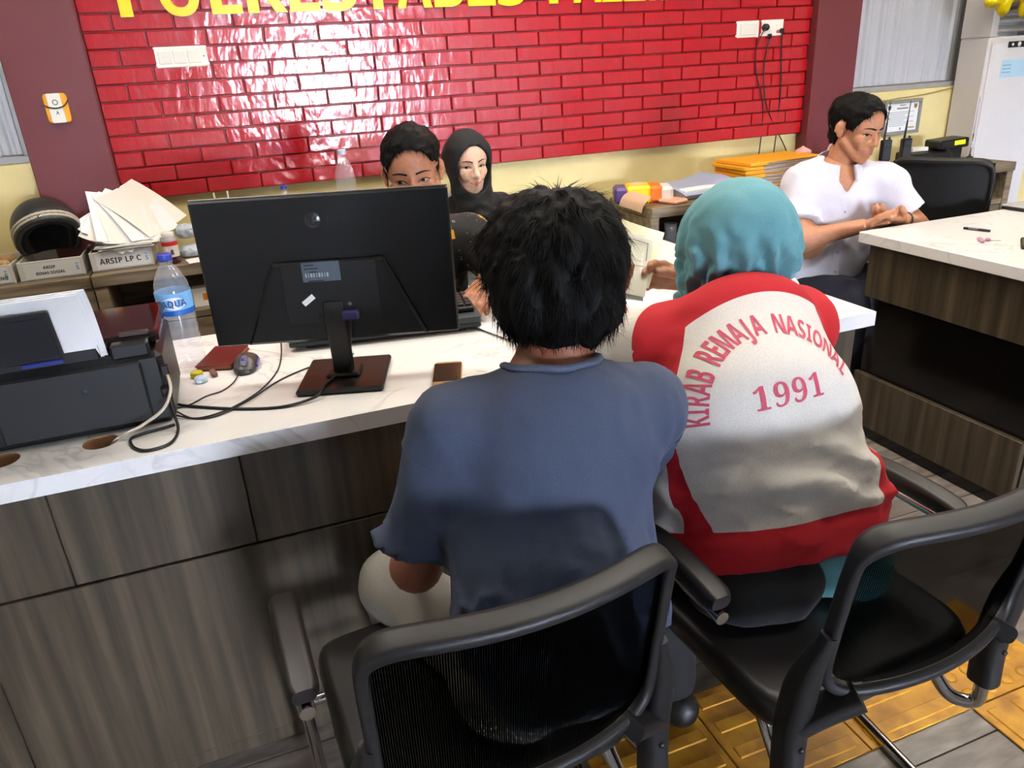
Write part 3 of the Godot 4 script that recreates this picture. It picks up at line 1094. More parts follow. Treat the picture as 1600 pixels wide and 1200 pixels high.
func pillow(kind: int) -> ArrayMesh:
	var sh := Shape.new()
	var n := 40
	var rings := 6
	for side in [1.0, -1.0]:
		var k0 := sh.v.size()
		for j in rings + 1:
			var q := float(j) / rings
			for k in n + 1:
				var a := TAU * k / n
				var r := 0.105 * (1.0 + 0.22 * cos(5.0 * (a + PI / 2 + kind * 0.3)))
				var z: float = side * 0.045 * sqrt(maxf(0.0, 1.0 - q * q)) * (1.0 + 0.08 * sin(a * 13.0) * q)
				sh.v.append(Vector3(cos(a) * r * q, sin(a) * r * q, z))
				sh.n.append(Vector3(0, 0, side))
		for j in rings:
			for k in n:
				var a := k0 + j * (n + 1) + k
				sh.idx.append_array(PackedInt32Array([a, a + n + 1, a + 1, a + 1, a + n + 1, a + n + 2] if side > 0.0 else [a, a + 1, a + n + 1, a + 1, a + n + 2, a + n + 1]))
	return smooth_mesh(sh)

func build_wall_things():
	# sockets
	var t = thing("socket_plate", "long white wall socket plate on red bricks over the monitor", "socket", Vector3(-0.077, 1.58, WZ + 0.036))
	part(t, "plate", rbox(Vector3(0.215, 0.084, 0.014), 0.005), M.white_plastic, Vector3(0, 0, 0.007))
	for i in 3: part(t, "key", rbox(Vector3(0.052, 0.05, 0.004), 0.0015), mat_plain("plate_key", Color(0.86, 0.85, 0.80), 0.4), Vector3(-0.065 + 0.058 * i, 0, 0.014))
	part(t, "socket_face", lathe([Vector2(0.0001, 0.0), Vector2(0.017, 0.0), Vector2(0.019, 0.003), Vector2(0.021, 0.0)], 24).mesh(), M.white_plastic, Vector3(0.082, 0, 0.0135), Vector3(PI / 2, 0, 0))
	for sx in [-1.0, 1.0]: part(t, "socket_hole", lathe([Vector2(0.0001, 0.001), Vector2(0.0025, 0.0008), Vector2(0.003, 0)], 10).mesh(), M.ink, Vector3(0.082 + 0.008 * sx, 0, 0.0142), Vector3(PI / 2, 0, 0))
	t = thing("socket_plate", "white wall switch plate beside the plugged socket", "socket", Vector3(2.806, 1.582, WZ + 0.036))
	part(t, "plate", rbox(Vector3(0.15, 0.088, 0.014), 0.005), M.white_plastic, Vector3(0, 0, 0.007))
	part(t, "key", rbox(Vector3(0.10, 0.055, 0.004), 0.0015), M.plate_key, Vector3(0, 0, 0.014))
	t = thing("socket_plate", "white wall socket with two black plugs in it", "socket", Vector3(2.967, 1.584, WZ + 0.036))
	part(t, "plate", rbox(Vector3(0.15, 0.088, 0.014), 0.005), M.white_plastic, Vector3(0, 0, 0.007))
	part(t, "socket_face", lathe([Vector2(0.0001, 0.0), Vector2(0.017, 0.0), Vector2(0.019, 0.003), Vector2(0.021, 0.0)], 24).mesh(), M.white_plastic, Vector3(0.045, 0.0, 0.0135), Vector3(PI / 2, 0, 0))
	plug_cord("hanging_cable", "black power cord hanging from the round plug", [Vector3(2.905, 1.583, -3.728), Vector3(2.885, 1.55, -3.735), Vector3(2.858, 1.47, -3.74), Vector3(2.88, 1.34, -3.745), Vector3(2.929, 1.218, -3.745), Vector3(2.948, 1.061, -3.755), Vector3(2.945, 0.90, -3.765), Vector3(2.94, 0.793, -3.768)], true)
	plug_cord("hanging_cable", "thin black cord crossing another on red bricks", [Vector3(2.94, 1.535, -3.735), Vector3(2.925, 1.40, -3.745), Vector3(2.937, 1.225, -3.735), Vector3(3.02, 1.09, -3.755), Vector3(3.15, 0.91, -3.77), Vector3(3.17, 0.792, -3.77)], false)
	plug_cord("hanging_cable", "thin black cord hanging straight from the socket's edge", [Vector3(3.022, 1.56, -3.738), Vector3(3.035, 1.46, -3.745), Vector3(3.048, 1.30, -3.745), Vector3(3.055, 1.1, -3.755), Vector3(3.05, 0.89, -3.765), Vector3(3.045, 0.792, -3.765)], false)
	# small yellow and white box on the pillar
	t = thing("alarm_box", "small yellow and white box with black strap on the maroon pillar", "box", Vector3(-0.583, 1.411, -3.699))
	part(t, "case", prism(rrect2(0.085, 0.112, 0.014), 0.026, 0.004).mesh(), mat_plain("case_yellow", Color(0.90, 0.63, 0.10), 0.4), Vector3(0, 0, 0.013))
	part(t, "front", prism(rrect2(0.05, 0.112, 0.006), 0.004, 0.001).mesh(), M.white_plastic, Vector3(-0.002, 0, 0.028))
	part(t, "strap", tube(smooth_path([Vector3(-0.043, 0.014, 0.02), Vector3(-0.03, 0.006, 0.032), Vector3(0.0, 0.0, 0.034), Vector3(0.03, 0.008, 0.032), Vector3(0.046, 0.028, 0.018)], 4), 0.0028, 6).mesh(), M.ink)
	part(t, "emblem", prism(PackedVector2Array([Vector2(-0.007, -0.01), Vector2(0, 0.008), Vector2(0.007, -0.01), Vector2(0, -0.004)]), 0.001).mesh(), M.ink_grey, Vector3(0.0, -0.016, 0.0308))
	part(t, "emblem", lathe([Vector2(0.007, 0.0), Vector2(0.009, 0.0008), Vector2(0.011, 0.0)], 16, false).mesh(), M.ink_grey, Vector3(0.0, 0.022, 0.0302), Vector3(PI / 2, 0, 0))
	# framed notice under the window
	t = thing("framed_notice", "small grey framed printed notice on the yellow wall", "frame", Vector3(4.028, 1.043, WZ + 0.003))
	for e in [[0, 0.093, 0.30, 0.02], [0, -0.093, 0.30, 0.02], [-0.14, 0, 0.02, 0.166], [0.14, 0, 0.02, 0.166]]:
		part(t, "frame_bar", rbox(Vector3(e[2], e[3], 0.016), 0.003), mat_plain("frame_grey", Color(0.52, 0.52, 0.50), 0.4), Vector3(e[0], e[1], 0.009))
	var pg := part(t, "sheet", rbox(Vector3(0.264, 0.17, 0.003), 0.0004), M.paper, Vector3(0, 0, 0.005))
	part(pg, "emblem", shield(0.024, 0.03), mat_plain("emblem_dark", Color(0.16, 0.15, 0.2), 0.6), Vector3(-0.105, 0.057, 0.002))
	part(pg, "emblem", shield(0.026, 0.03), mat_plain("emblem_brown", Color(0.55, 0.38, 0.25), 0.6), Vector3(0.105, 0.06, 0.002))
	part(pg, "title", rbox(Vector3(0.05, 0.005, 0.0006), 0.0001), M.ink_grey, Vector3(0.0, 0.07, 0.0018))
	part(pg, "title", rbox(Vector3(0.09, 0.008, 0.0006), 0.0001), M.ink_grey, Vector3(0.0, 0.052, 0.0018))
	var grey2 := mat_plain("print_pale", Color(0.68, 0.68, 0.70), 0.7)
	for i in 9: part(pg, "print_line", rbox(Vector3(0.22 - 0.05 * ((i * 7) % 3), 0.004, 0.0006), 0.0001), grey2, Vector3(-0.01 - 0.012 * ((i * 7) % 3), 0.03 - 0.010 * i, 0.0018))
	part(pg, "stamp", rbox(Vector3(0.05, 0.01, 0.0006), 0.0001), mat_plain("stamp_gold", Color(0.72, 0.62, 0.38), 0.6), Vector3(0.09, -0.066, 0.0018))
	part(pg, "stamp", shield(0.01, 0.018), M.ink_grey, Vector3(0.0, -0.07, 0.0018))
	single("wall_cable", "thin yellow cable strung under the ribbed window", "cable", tube(smooth_path([Vector3(3.54, 1.192, -3.79), Vector3(3.66, 1.183, -3.79), Vector3(3.85, 1.150, -3.79), Vector3(4.0, 1.156, -3.79), Vector3(4.2, 1.166, -3.79), Vector3(4.42, 1.192, -3.79)], 5), 0.004, 6).mesh(), mat_plain("cable_yellow", Color(0.66, 0.58, 0.33), 0.6))
	# tactile paving
	var base := rbox(Vector3(0.297, 0.005, 0.297), 0.0015)
	var bar := rbox(Vector3(0.034, 0.006, 0.262), 0.0035)
	var stud := lathe([Vector2(0.0001, 0.0045), Vector2(0.012, 0.0043), Vector2(0.0165, 0.003), Vector2(0.0185, 0.0)], 18, false).mesh()
	for e in [[1.27, -1.04, 1, 1], [0.97, -1.04, 1, 3], [0.67, -1.04, 1, 4], [1.57, -1.04, 0, 0], [1.57, -0.74, 2, 2]]:
		var q = thing("tactile_tile", ["yellow tactile tile covered with round studs beside the chairs", "yellow barred tactile tile between the chair and the studded tile", "yellow barred tactile tile turned crosswise against the studded tile", "yellow barred tactile tile right under the jacket wearer's chair", "yellow barred tactile tile between the two visitor chairs"][e[3]], "floor tile", Vector3(e[0], 0.0, e[1]), 0.0, "yellow tactile paving")
		part(q, "plate", base, M.tactile_yellow, Vector3(0, 0.0035, 0))
		if e[2] == 0:
			for i in 5:
				for j in 5: part(q, "stud", stud, M.tactile_yellow, Vector3(-0.118 + 0.059 * i, 0.006, -0.118 + 0.059 * j))
		else:
			for i in 4: part(q, "bar", bar, M.tactile_yellow, Vector3(-0.1125 + 0.075 * i, 0.006, 0) if e[2] == 2 else Vector3(0, 0.006, -0.1125 + 0.075 * i), Vector3(0, 0 if e[2] == 2 else PI / 2, 0))

func shield(w: float, h: float) -> ArrayMesh:
	return prism(PackedVector2Array([Vector2(-w / 2, h / 2), Vector2(0, h * 0.42), Vector2(w / 2, h / 2), Vector2(w / 2, -h * 0.05), Vector2(w * 0.28, -h * 0.35), Vector2(0, -h / 2), Vector2(-w * 0.28, -h * 0.35), Vector2(-w / 2, -h * 0.05)]), 0.0008).mesh()

func plug_cord(called, label, pts: Array, round_plug: bool):
	var t = thing(called, label, "cable")
	part(t, "wire", tube(smooth_path(pts, 6), 0.0032, 6).mesh(), M.cable_black)
	if round_plug:
		part(t, "plug", lathe([Vector2(0.0001, 0.03), Vector2(0.012, 0.03), Vector2(0.017, 0.022), Vector2(0.02, 0.0)], 18).mesh(), M.black_plastic, Vector3(2.915, 1.588, -3.753), Vector3(PI / 2, 0, 0))
	else:
		part(t, "plug", rbox(Vector3(0.02, 0.024, 0.02), 0.004), M.black_plastic, pts[0] + Vector3(0, 0.008, -0.0))

# ---------------------------------------------------------------- things on the counter
func cable(called, label, pts: Array, r := 0.0022, m: Material = null):
	single(called, label, "cable", tube(smooth_path(pts, 6), r, 6).mesh(), m if m else M.cable_black)

func build_desk_things():
	monitor()
	printer()
	var D := 0.82
	cable("monitor_cable", "thick black cable running from monitor stand to the printer", [Vector3(0.17, 0.845, -1.648), Vector3(0.141, 0.839, -1.611), Vector3(0.122, 0.838, -1.585), Vector3(0.095, 0.829, -1.548), Vector3(0.023, 0.8235, -1.541), Vector3(-0.067, 0.8235, -1.577), Vector3(-0.158, 0.8235, -1.639), Vector3(-0.19, 0.826, -1.662)], 0.0032)
	cable("thin_cable", "thin black cable hanging from the monitor's lower edge", [Vector3(0.054, 0.9, -1.88), Vector3(0.056, 0.86, -1.895), Vector3(0.050, 0.826, -1.87), Vector3(0.030, 0.8225, -1.765), Vector3(-0.016, 0.8225, -1.660), Vector3(-0.080, 0.8225, -1.589), Vector3(-0.144, 0.8225, -1.568), Vector3(-0.19, 0.825, -1.60)], 0.0018)
	cable("thin_cable", "thin black cable from behind the monitor's foot", [Vector3(0.22, 0.8225, -1.80), Vector3(0.165, 0.8225, -1.782), Vector3(0.084, 0.8225, -1.745), Vector3(0.021, 0.8225, -1.694), Vector3(-0.039, 0.8245, -1.612), Vector3(-0.106, 0.8225, -1.562), Vector3(-0.155, 0.8225, -1.572), Vector3(-0.19, 0.825, -1.625)], 0.0018)
	cable("power_loop", "black power cable looping at the printer's corner", [Vector3(-0.19, 0.885, -1.572), Vector3(-0.186, 0.86, -1.545), Vector3(-0.182, 0.826, -1.523), Vector3(-0.192, 0.8235, -1.470), Vector3(-0.218, 0.8235, -1.452), Vector3(-0.244, 0.8235, -1.456), Vector3(-0.264, 0.8235, -1.485), Vector3(-0.270, 0.8235, -1.525), Vector3(-0.247, 0.8235, -1.540), Vector3(-0.211, 0.8235, -1.548), Vector3(-0.19, 0.8235, -1.555)], 0.003)
	cable("usb_cable", "beige cable from printer's rear down into the cable hole", [Vector3(-0.183, 0.93, -1.572), Vector3(-0.180, 0.905, -1.545), Vector3(-0.20, 0.87, -1.535), Vector3(-0.245, 0.845, -1.53), Vector3(-0.293, 0.826, -1.536), Vector3(-0.314, 0.80, -1.542), Vector3(-0.318, 0.745, -1.545)], 0.0032, mat_plain("cable_beige", Color(0.78, 0.74, 0.66), 0.5))
	# mouse
	var t = thing("computer_mouse", "grey and black computer mouse with blue scroll wheel", "mouse", Vector3(-0.036, D, -1.838), deg_to_rad(172))
	var f := sdf_new()
	f.k = 0.006
	f.cap(Vector3(0, 0.006, -0.03), Vector3(0, 0.008, 0.028), 0.026, 0.029, Vector3.UP, 0.62)
	f.cap(Vector3(0, 0.014, -0.006), Vector3(0, 0.014, 0.018), 0.022, 0.022, Vector3.UP, 0.8)
	var ms := net_shape(f, 0.0025, 0.0, func(p, d): return maxf(d, -p.y + 0.0005))
	part(t, "body", ms.mesh(), mat_plain("mouse_grey", Color(0.23, 0.22, 0.22), 0.35))
	part(t, "strip", prism(rrect2(0.014, 0.045, 0.006), 0.006, 0.001).mesh(), mat_plain("mouse_silver", Color(0.5, 0.5, 0.55), 0.3, 0.4), Vector3(0, 0.0265, -0.024), Vector3(PI / 2 - 0.18, 0, 0))
	part(t, "scroll_wheel", lathe([Vector2(0.0001, -0.004), Vector2(0.007, -0.004), Vector2(0.008, 0), Vector2(0.007, 0.004), Vector2(0.0001, 0.004)], 16).mesh(), mat_plain("wheel_blue", Color(0.20, 0.25, 0.75), 0.3), Vector3(0, 0.0262, -0.022), Vector3(0, 0, PI / 2))
	part(t, "side_glow", rbox(Vector3(0.004, 0.008, 0.05), 0.0015), mat_plain("mouse_violet", Color(0.38, 0.38, 0.72), 0.4), Vector3(-0.029, 0.011, 0.0))
	part(t, "cord", tube(smooth_path([Vector3(0.012, 0.006, -0.052), Vector3(0.02, 0.003, -0.10), Vector3(0.04, 0.0025, -0.142), Vector3(0.071, 0.0025, -0.162), Vector3(0.100, 0.0025, -0.20), Vector3(0.13, 0.0025, -0.208), Vector3(0.157, 0.004, -0.19)], 5), 0.0016, 6).mesh(), M.cable_black)
	# dark red notebook
	t = thing("notebook", "dark red hardcover notebook lying behind the mouse", "notebook", Vector3(-0.088, D, -1.925), deg_to_rad(-19))
	part(t, "cover", rbox(Vector3(0.088, 0.003, 0.15), 0.001), mat_plain("cover_red", Color(0.33, 0.05, 0.05), 0.35), Vector3(0, 0.0125, 0))
	part(t, "pages", rbox(Vector3(0.083, 0.008, 0.145), 0.0008), mat_plain("page_edge", Color(0.55, 0.30, 0.14), 0.5), Vector3(0.001, 0.007, 0))
	part(t, "cover", rbox(Vector3(0.088, 0.003, 0.15), 0.001), M.cover_red, Vector3(0, 0.0016, 0))
	# phone
	t = thing("mobile_phone", "gold mobile phone lying dark screen up on marble top", "phone", Vector3(0.392, D, -1.546), deg_to_rad(-18))
	part(t, "case", prism(rrect2(0.066, 0.138, 0.009), 0.009, 0.002).mesh(), mat_plain("phone_gold", Color(0.72, 0.60, 0.40), 0.3, 0.4), Vector3(0, 0.0048, 0), Vector3(-PI / 2, 0, 0))
	part(t, "screen", prism(rrect2(0.062, 0.108, 0.002), 0.001).mesh(), M.black_gloss, Vector3(0, 0.0096, -0.002), Vector3(-PI / 2, 0, 0))
	part(t, "home_button", prism(rrect2(0.014, 0.005, 0.002), 0.001).mesh(), M.ink_grey, Vector3(0, 0.0096, 0.060), Vector3(-PI / 2, 0, 0))
	# water bottle
	bottle("water_bottle", "clear water bottle with blue cap and blue label behind printer", Vector3(-0.168, D, -1.925), 0.282, 0.041, true)
	for e in [["yellow plastic bottle cap on the marble beside the notebook", Color(0.75, 0.70, 0.15), Vector3(-0.150, D, -1.832)], ["pale blue bottle cap beside the printer", Color(0.72, 0.78, 0.84), Vector3(-0.140, D, -1.792)]]:
		single("bottle_cap", e[0], "bottle cap", lathe([Vector2(0.0001, 0.0004), Vector2(0.0125, 0.0004), Vector2(0.0145, 0.001), Vector2(0.0145, 0.012), Vector2(0.013, 0.0135), Vector2(0.0001, 0.0135)], 20, false).mesh(), mat_plain("cap_%s" % e[0].left(4), e[1], 0.4), e[2], Vector3.ZERO)
	single("wooden_clip", "small brown peg lying before the red notebook", "clip", cbox(Vector3(0.014, 0.012, 0.035), 0.003).mesh(), mat_plain("clip_brown", Color(0.45, 0.30, 0.24), 0.5), Vector3(-0.112, D + 0.0065, -1.822), Vector3(0, 0.2, 0))
	# keyboard tray
	t = thing("keyboard_riser", "dark teal desk riser carrying a keyboard behind the monitor", "desk riser", Vector3(0.335, D, -1.95), deg_to_rad(-9.5))
	part(t, "board", rbox(Vector3(0.50, 0.022, 0.20), 0.004), mat_plain("riser_teal", Color(0.16, 0.20, 0.22), 0.45), Vector3(0, 0.034, 0))
	part(t, "lip", rbox(Vector3(0.50, 0.014, 0.012), 0.003), M.riser_teal, Vector3(0, 0.016, 0.085))
	for sx in [-0.2, 0.2]:
		for sz in [-0.07, 0.07]: part(t, "foot", rbox(Vector3(0.02, 0.022, 0.02), 0.002), M.riser_teal, Vector3(sx, 0.0115, sz))
	t = thing("keyboard", "black computer keyboard on dark teal riser", "keyboard", Vector3(0.345, D + 0.0455, -1.958), deg_to_rad(-9.5))
	part(t, "case", rbox(Vector3(0.46, 0.014, 0.15), 0.003), M.black_plastic, Vector3(0, 0.0075, 0))
	var km := rbox(Vector3(0.0165, 0.006, 0.0165), 0.002)
	for r in 5:
		for c in 22: part(t, "key", km, mat_plain("key_dark", Color(0.06, 0.06, 0.065), 0.5), Vector3(-0.215 + 0.0205 * c, 0.0175, -0.055 + 0.027 * r))
	# loose papers
	for e in [["white paper sheet under the typing man's cuff", Vector3(0.66, D, -1.84), 0.3, 0.21, 0.29], ["white paper sheet on marble in front of the held documents", Vector3(1.02, D, -1.85), -0.25, 0.21, 0.29], ["white paper sheet near the counter's far corner", Vector3(1.22, D, -2.30), 0.12, 0.21, 0.29]]:
		single("paper_sheet", e[0], "paper", sheet(e[3], e[4], 0.0004, func(x, z): return 0.0012 + 0.006 * pow(absf(x) / 0.105, 4.0), 10, 4).mesh(), M.paper, e[1], Vector3(0, e[2], 0), "loose papers on the counter")
	# on the other desk
	var R := 0.82
	t = thing("ballpoint_pen", "dark ballpoint pen lying on the side desk", "pen", Vector3(2.527, R + 0.005, -1.963), deg_to_rad(18))
	part(t, "barrel", lathe([Vector2(0.0001, -0.05), Vector2(0.0045, -0.049), Vector2(0.005, 0.02), Vector2(0.0045, 0.04)], 12).mesh(), M.ink, Vector3.ZERO, Vector3(PI / 2, 0, 0))
	part(t, "grip", lathe([Vector2(0.0046, -0.002), Vector2(0.0052, 0.0), Vector2(0.0052, 0.03), Vector2(0.0046, 0.032)], 12).mesh(), mat_plain("pen_grey", Color(0.35, 0.35, 0.38), 0.3), Vector3(0, 0, -0.03), Vector3(PI / 2, 0, 0))
	t = thing("key_ring", "pink toy key ring lying by the black phone", "key ring", Vector3(2.395, R, -1.843))
	for e in [[0.0, 0.0, 0.011], [0.022, 0.008, 0.009], [-0.014, 0.016, 0.009], [0.012, -0.016, 0.008]]:
		part(t, "charm", lathe([Vector2(0.0001, 0.0), Vector2(e[2] * 0.7, 0.001), Vector2(e[2], 0.005), Vector2(e[2] * 0.7, 0.010), Vector2(0.0001, 0.011)], 14).mesh(), mat_plain("charm_pink", Color(0.72, 0.55, 0.64), 0.5), Vector3(e[0], 0.0005, e[1]))
	part(t, "chain", tube(smooth_path([Vector3(0.022, 0.004, 0.008), Vector3(0.04, 0.003, 0.02), Vector3(0.052, 0.003, 0.034)], 4), 0.002, 6).mesh(), M.chrome)
	t = thing("mobile_phone", "black mobile phone lying beside the pink key ring", "phone", Vector3(2.475, R, -1.715), deg_to_rad(-52))
	part(t, "case", prism(rrect2(0.07, 0.15, 0.01), 0.010, 0.002).mesh(), M.black_plastic, Vector3(0, 0.0055, 0), Vector3(-PI / 2, 0, 0))
	part(t, "screen", prism(rrect2(0.064, 0.142, 0.006), 0.001).mesh(), M.black_gloss, Vector3(0, 0.0106, 0), Vector3(-PI / 2, 0, 0))
	t = thing("laptop_computer", "closed silver laptop at the far edge of side desk", "laptop", Vector3(3.105, R, -2.09), deg_to_rad(2))
	part(t, "base", rbox(Vector3(0.33, 0.012, 0.23), 0.003), M.black_plastic, Vector3(0, 0.0065, 0))
	part(t, "lid", rbox(Vector3(0.33, 0.008, 0.23), 0.003), mat_plain("laptop_silver", Color(0.75, 0.76, 0.77), 0.35, 0.3), Vector3(0, 0.0168, 0))
	single("black_pouch", "small rounded black pouch on the silver laptop", "pouch", lathe([Vector2(0.0001, 0.0), Vector2(0.03, 0.001), Vector2(0.038, 0.010), Vector2(0.03, 0.022), Vector2(0.0001, 0.025)], 20).mesh(), M.black_plastic, Vector3(3.12, R + 0.0212, -2.13))

func bottle(called, label, at: Vector3, h: float, r: float, big: bool) -> Node3D:
	var t = thing(called, label, "bottle", at)
	var gl := mat_plain("bottle_clear", Color(0.93, 0.96, 1.0, 0.12), 0.06)
	gl.transparency = BaseMaterial3D.TRANSPARENCY_ALPHA
	var prof := [Vector2(0.0001, 0.004), Vector2(r * 0.6, 0.001), Vector2(r * 0.92, 0.006), Vector2(r, 0.02)]
	for i in 5:
		var y := 0.02 + h * 0.09 * i
		prof.append(Vector2(r, y + h * 0.03))
		prof.append(Vector2(r * 0.93, y + h * 0.055))
	for e in [[1.0, 0.56], [1.0, 0.66], [0.92, 0.76], [0.62, 0.86], [0.36, 0.91], [0.33, 0.93], [0.40, 0.935], [0.40, 0.945], [0.32, 0.95], [0.32, 0.985]]: prof.append(Vector2(r * e[0], h * e[1]))
	part(t, "shell", lathe(prof, 28, false).mesh(), gl)
	part(t, "cap", lathe([Vector2(r * 0.39, h * 0.945), Vector2(r * 0.41, h * 0.95), Vector2(r * 0.41, h * 0.995), Vector2(r * 0.37, h * 1.003), Vector2(0.0001, h * 1.003)], 22).mesh(), mat_plain("cap_blue", Color(0.16, 0.22, 0.62), 0.35))
	if big:
		var lb := part(t, "label_band", lathe([Vector2(r * 1.012, h * 0.50), Vector2(r * 1.012, h * 0.69)], 28, false).mesh(), mat_plain("label_blue", Color(0.45, 0.68, 0.88), 0.4))
		var lw := part(lb, "label_base", lathe([Vector2(r * 1.016, h * 0.50), Vector2(r * 1.016, h * 0.545)], 28, false).mesh(), mat_plain("label_deep", Color(0.10, 0.35, 0.70), 0.4))
		part(lb, "label_patch", curved_text("", r * 1.02, h * 0.605, 0.04, true), M.paper)
		part(lb, "label_text", curved_text("AQUA", r * 1.03, h * 0.605, 0.015, false), mat_plain("label_ink", Color(0.10, 0.18, 0.45), 0.5))
	return t

# text wrapped round a cylinder, facing +z
func curved_text(s: String, r: float, y: float, cap: float, patch: bool) -> ArrayMesh:
	var sh := Shape.new()
	if patch:
		var n := 24
		for k in n:
			var pts := []
			for q in [[0.0, 0.0], [1.0, k], [1.0, k + 1]]:
				var a: float = TAU * q[1] / n
				var x: float = cos(a) * 0.028 * q[0]
				var yy: float = sin(a) * 0.015 * q[0]
				pts.append(Vector3(sin(x / r) * r, y + yy, cos(x / r) * r))
			face(sh, pts, Vector3(0, 0, 1))
		return sh.mesh()
	var tm := text_mesh(s, cap, 0.0, true)
	var arr := tm.surface_get_arrays(0)
	var vv: PackedVector3Array = arr[Mesh.ARRAY_VERTEX]
	for i in vv.size():
		var a := vv[i].x / r
		vv[i] = Vector3(sin(a) * r, y + vv[i].y, cos(a) * r)
	arr[Mesh.ARRAY_VERTEX] = vv
	var am := ArrayMesh.new()
	am.add_surface_from_arrays(Mesh.PRIMITIVE_TRIANGLES, arr)
	return am

func monitor():
	var D := 0.82
	var t = thing("computer_monitor", "large black monitor seen from behind on a square foot", "monitor", Vector3(0.178, D, -1.652), deg_to_rad(-17.4))
	var blk := mat_plain("monitor_black", Color(0.026, 0.026, 0.030), 0.30)
	var foot := mat_plain("monitor_foot", Color(0.045, 0.034, 0.032), 0.38)
	part(t, "base", rbox(Vector3(0.192, 0.014, 0.20), 0.004), foot, Vector3(0, 0.0075, 0))
	part(t, "neck_foot", rbox(Vector3(0.075, 0.010, 0.07), 0.004), foot, Vector3(0.0, 0.0195, 0.005))
	part(t, "neck", sweep(smooth_path([Vector3(0, 0.0248, 0.008), Vector3(0, 0.08, 0.012), Vector3(0, 0.15, 0.02), Vector3(0.0, 0.19, 0.02)], 4), rrect2(0.046, 0.022, 0.005), Vector3.BACK).mesh(), foot)
	var pn := part(t, "panel", rbox(Vector3(0.545, 0.322, 0.016), 0.004), blk, Vector3(-0.002, 0.257, -0.004))
	part(pn, "screen", rbox(Vector3(0.53, 0.30, 0.002), 0.0005), M.black_gloss, Vector3(0, 0.006, -0.0085))
	part(pn, "silver_edge", rbox(Vector3(0.545, 0.003, 0.005), 0.001), mat_plain("edge_silver", Color(0.55, 0.55, 0.55), 0.3, 0.6), Vector3(0, 0.1625, -0.004))
	var hs := part(t, "rear_housing", prism(PackedVector2Array([Vector2(-0.12, 0.09), Vector2(0.12, 0.09), Vector2(0.20, -0.09), Vector2(-0.20, -0.09)]), 0.018, 0.006).mesh(), blk, Vector3(0.0, 0.19, 0.0115))
	var rc := part(hs, "port_panel", rbox(Vector3(0.205, 0.135, 0.002), 0.0006), mat_plain("port_black", Color(0.018, 0.018, 0.02), 0.4), Vector3(0.0, 0.02, 0.0092))
	var lb := part(hs, "data_label", rbox(Vector3(0.082, 0.043, 0.0006), 0.0001), mat_plain("data_label_grey", Color(0.30, 0.34, 0.38), 0.5), Vector3(-0.016, 0.068, 0.0108))
	for i in 9: part(hs, "barcode_bar", rbox(Vector3([0.003, 0.0015, 0.004][i % 3], 0.009, 0.0004), 0.0001), mat_plain("barcode_white", Color(0.62, 0.65, 0.67), 0.5), Vector3(-0.049 + 0.0058 * i, 0.061, 0.0115))
	for i in 4: part(hs, "label_print", rbox(Vector3([0.02, 0.03, 0.015, 0.034][i], 0.002, 0.0004), 0.0001), M.ink, Vector3(-0.040 + 0.004 * i, 0.083 - 0.0075 * i - (0.012 if i > 2 else 0.0), 0.0115))
	part(hs, "sticker", rbox(Vector3(0.03, 0.012, 0.0006), 0.0001), M.paper, Vector3(-0.052, 0.006, 0.0108), Vector3(0, 0, 0.62))
	for i in 2: part(hs, "port", rbox(Vector3(0.016, 0.005, 0.002), 0.001), mat_plain("port_rim", Color(0.14, 0.14, 0.15), 0.3, 0.5), Vector3(-0.004, -0.018 - 0.016 * i, 0.011))
	part(hs, "jack", lathe([Vector2(0.002, 0.0), Vector2(0.0045, 0.0015), Vector2(0.005, 0.0)], 14).mesh(), M.port_rim, Vector3(-0.035, -0.034, 0.0105), Vector3(PI / 2, 0, 0))
	part(hs, "jack", lathe([Vector2(0.002, 0.0), Vector2(0.004, 0.0015), Vector2(0.0045, 0.0)], 14).mesh(), mat_plain("jack_light", Color(0.5, 0.5, 0.55), 0.4), Vector3(0.036, -0.008, 0.0105), Vector3(PI / 2, 0, 0))
	var vg := part(hs, "video_plug", rbox(Vector3(0.037, 0.022, 0.02), 0.004), mat_plain("plug_violet", Color(0.17, 0.16, 0.34), 0.4), Vector3(0.036, -0.031, 0.018))
	part(vg, "plug_wire", tube(smooth_path([Vector3(0.0, -0.010, 0.0), Vector3(-0.004, -0.03, 0.004), Vector3(-0.012, -0.08, 0.004), Vector3(-0.010, -0.11, 0.006), Vector3(-0.018, -0.132, 0.008)], 4), 0.0035, 7).mesh(), M.cable_black)
	# maker's mark: disc with a face outline, and letters
	var ink := mat_plain("mark_grey", Color(0.20, 0.20, 0.21), 0.2)
	var mk := part(t, "maker_mark", lathe([Vector2(0.0001, 0.0006), Vector2(0.0165, 0.0006), Vector2(0.017, 0.0)], 28).mesh(), ink, Vector3(-0.021, 0.366, 0.0046), Vector3(PI / 2, 0, 0))
	part(mk, "mark_line", tube(arc3(0.011, 0.4, 5.0), 0.0012, 5).mesh(), blk)
	part(mk, "mark_line", tube([Vector3(0, 0.001, -0.008), Vector3(0, 0.001, 0.005), Vector3(0.005, 0.001, 0.005)], 0.001, 5).mesh(), blk)
	part(mk, "mark_line", lathe([Vector2(0.0001, 0.0012), Vector2(0.002, 0.001)], 8).mesh(), blk, Vector3(-0.006, 0, -0.004))
	part(t, "maker_letters", text_mesh("LG", 0.021, 0.001, true), ink, Vector3(0.024, 0.364, 0.0048))

func arc3(r: float, a0: float, a1: float) -> PackedVector3Array:
	var p := PackedVector3Array()
	for k in 21:
		var a := lerpf(a0, a1, k / 20.0)
		p.append(Vector3(cos(a) * r, 0.0008, sin(a) * r))
	return p

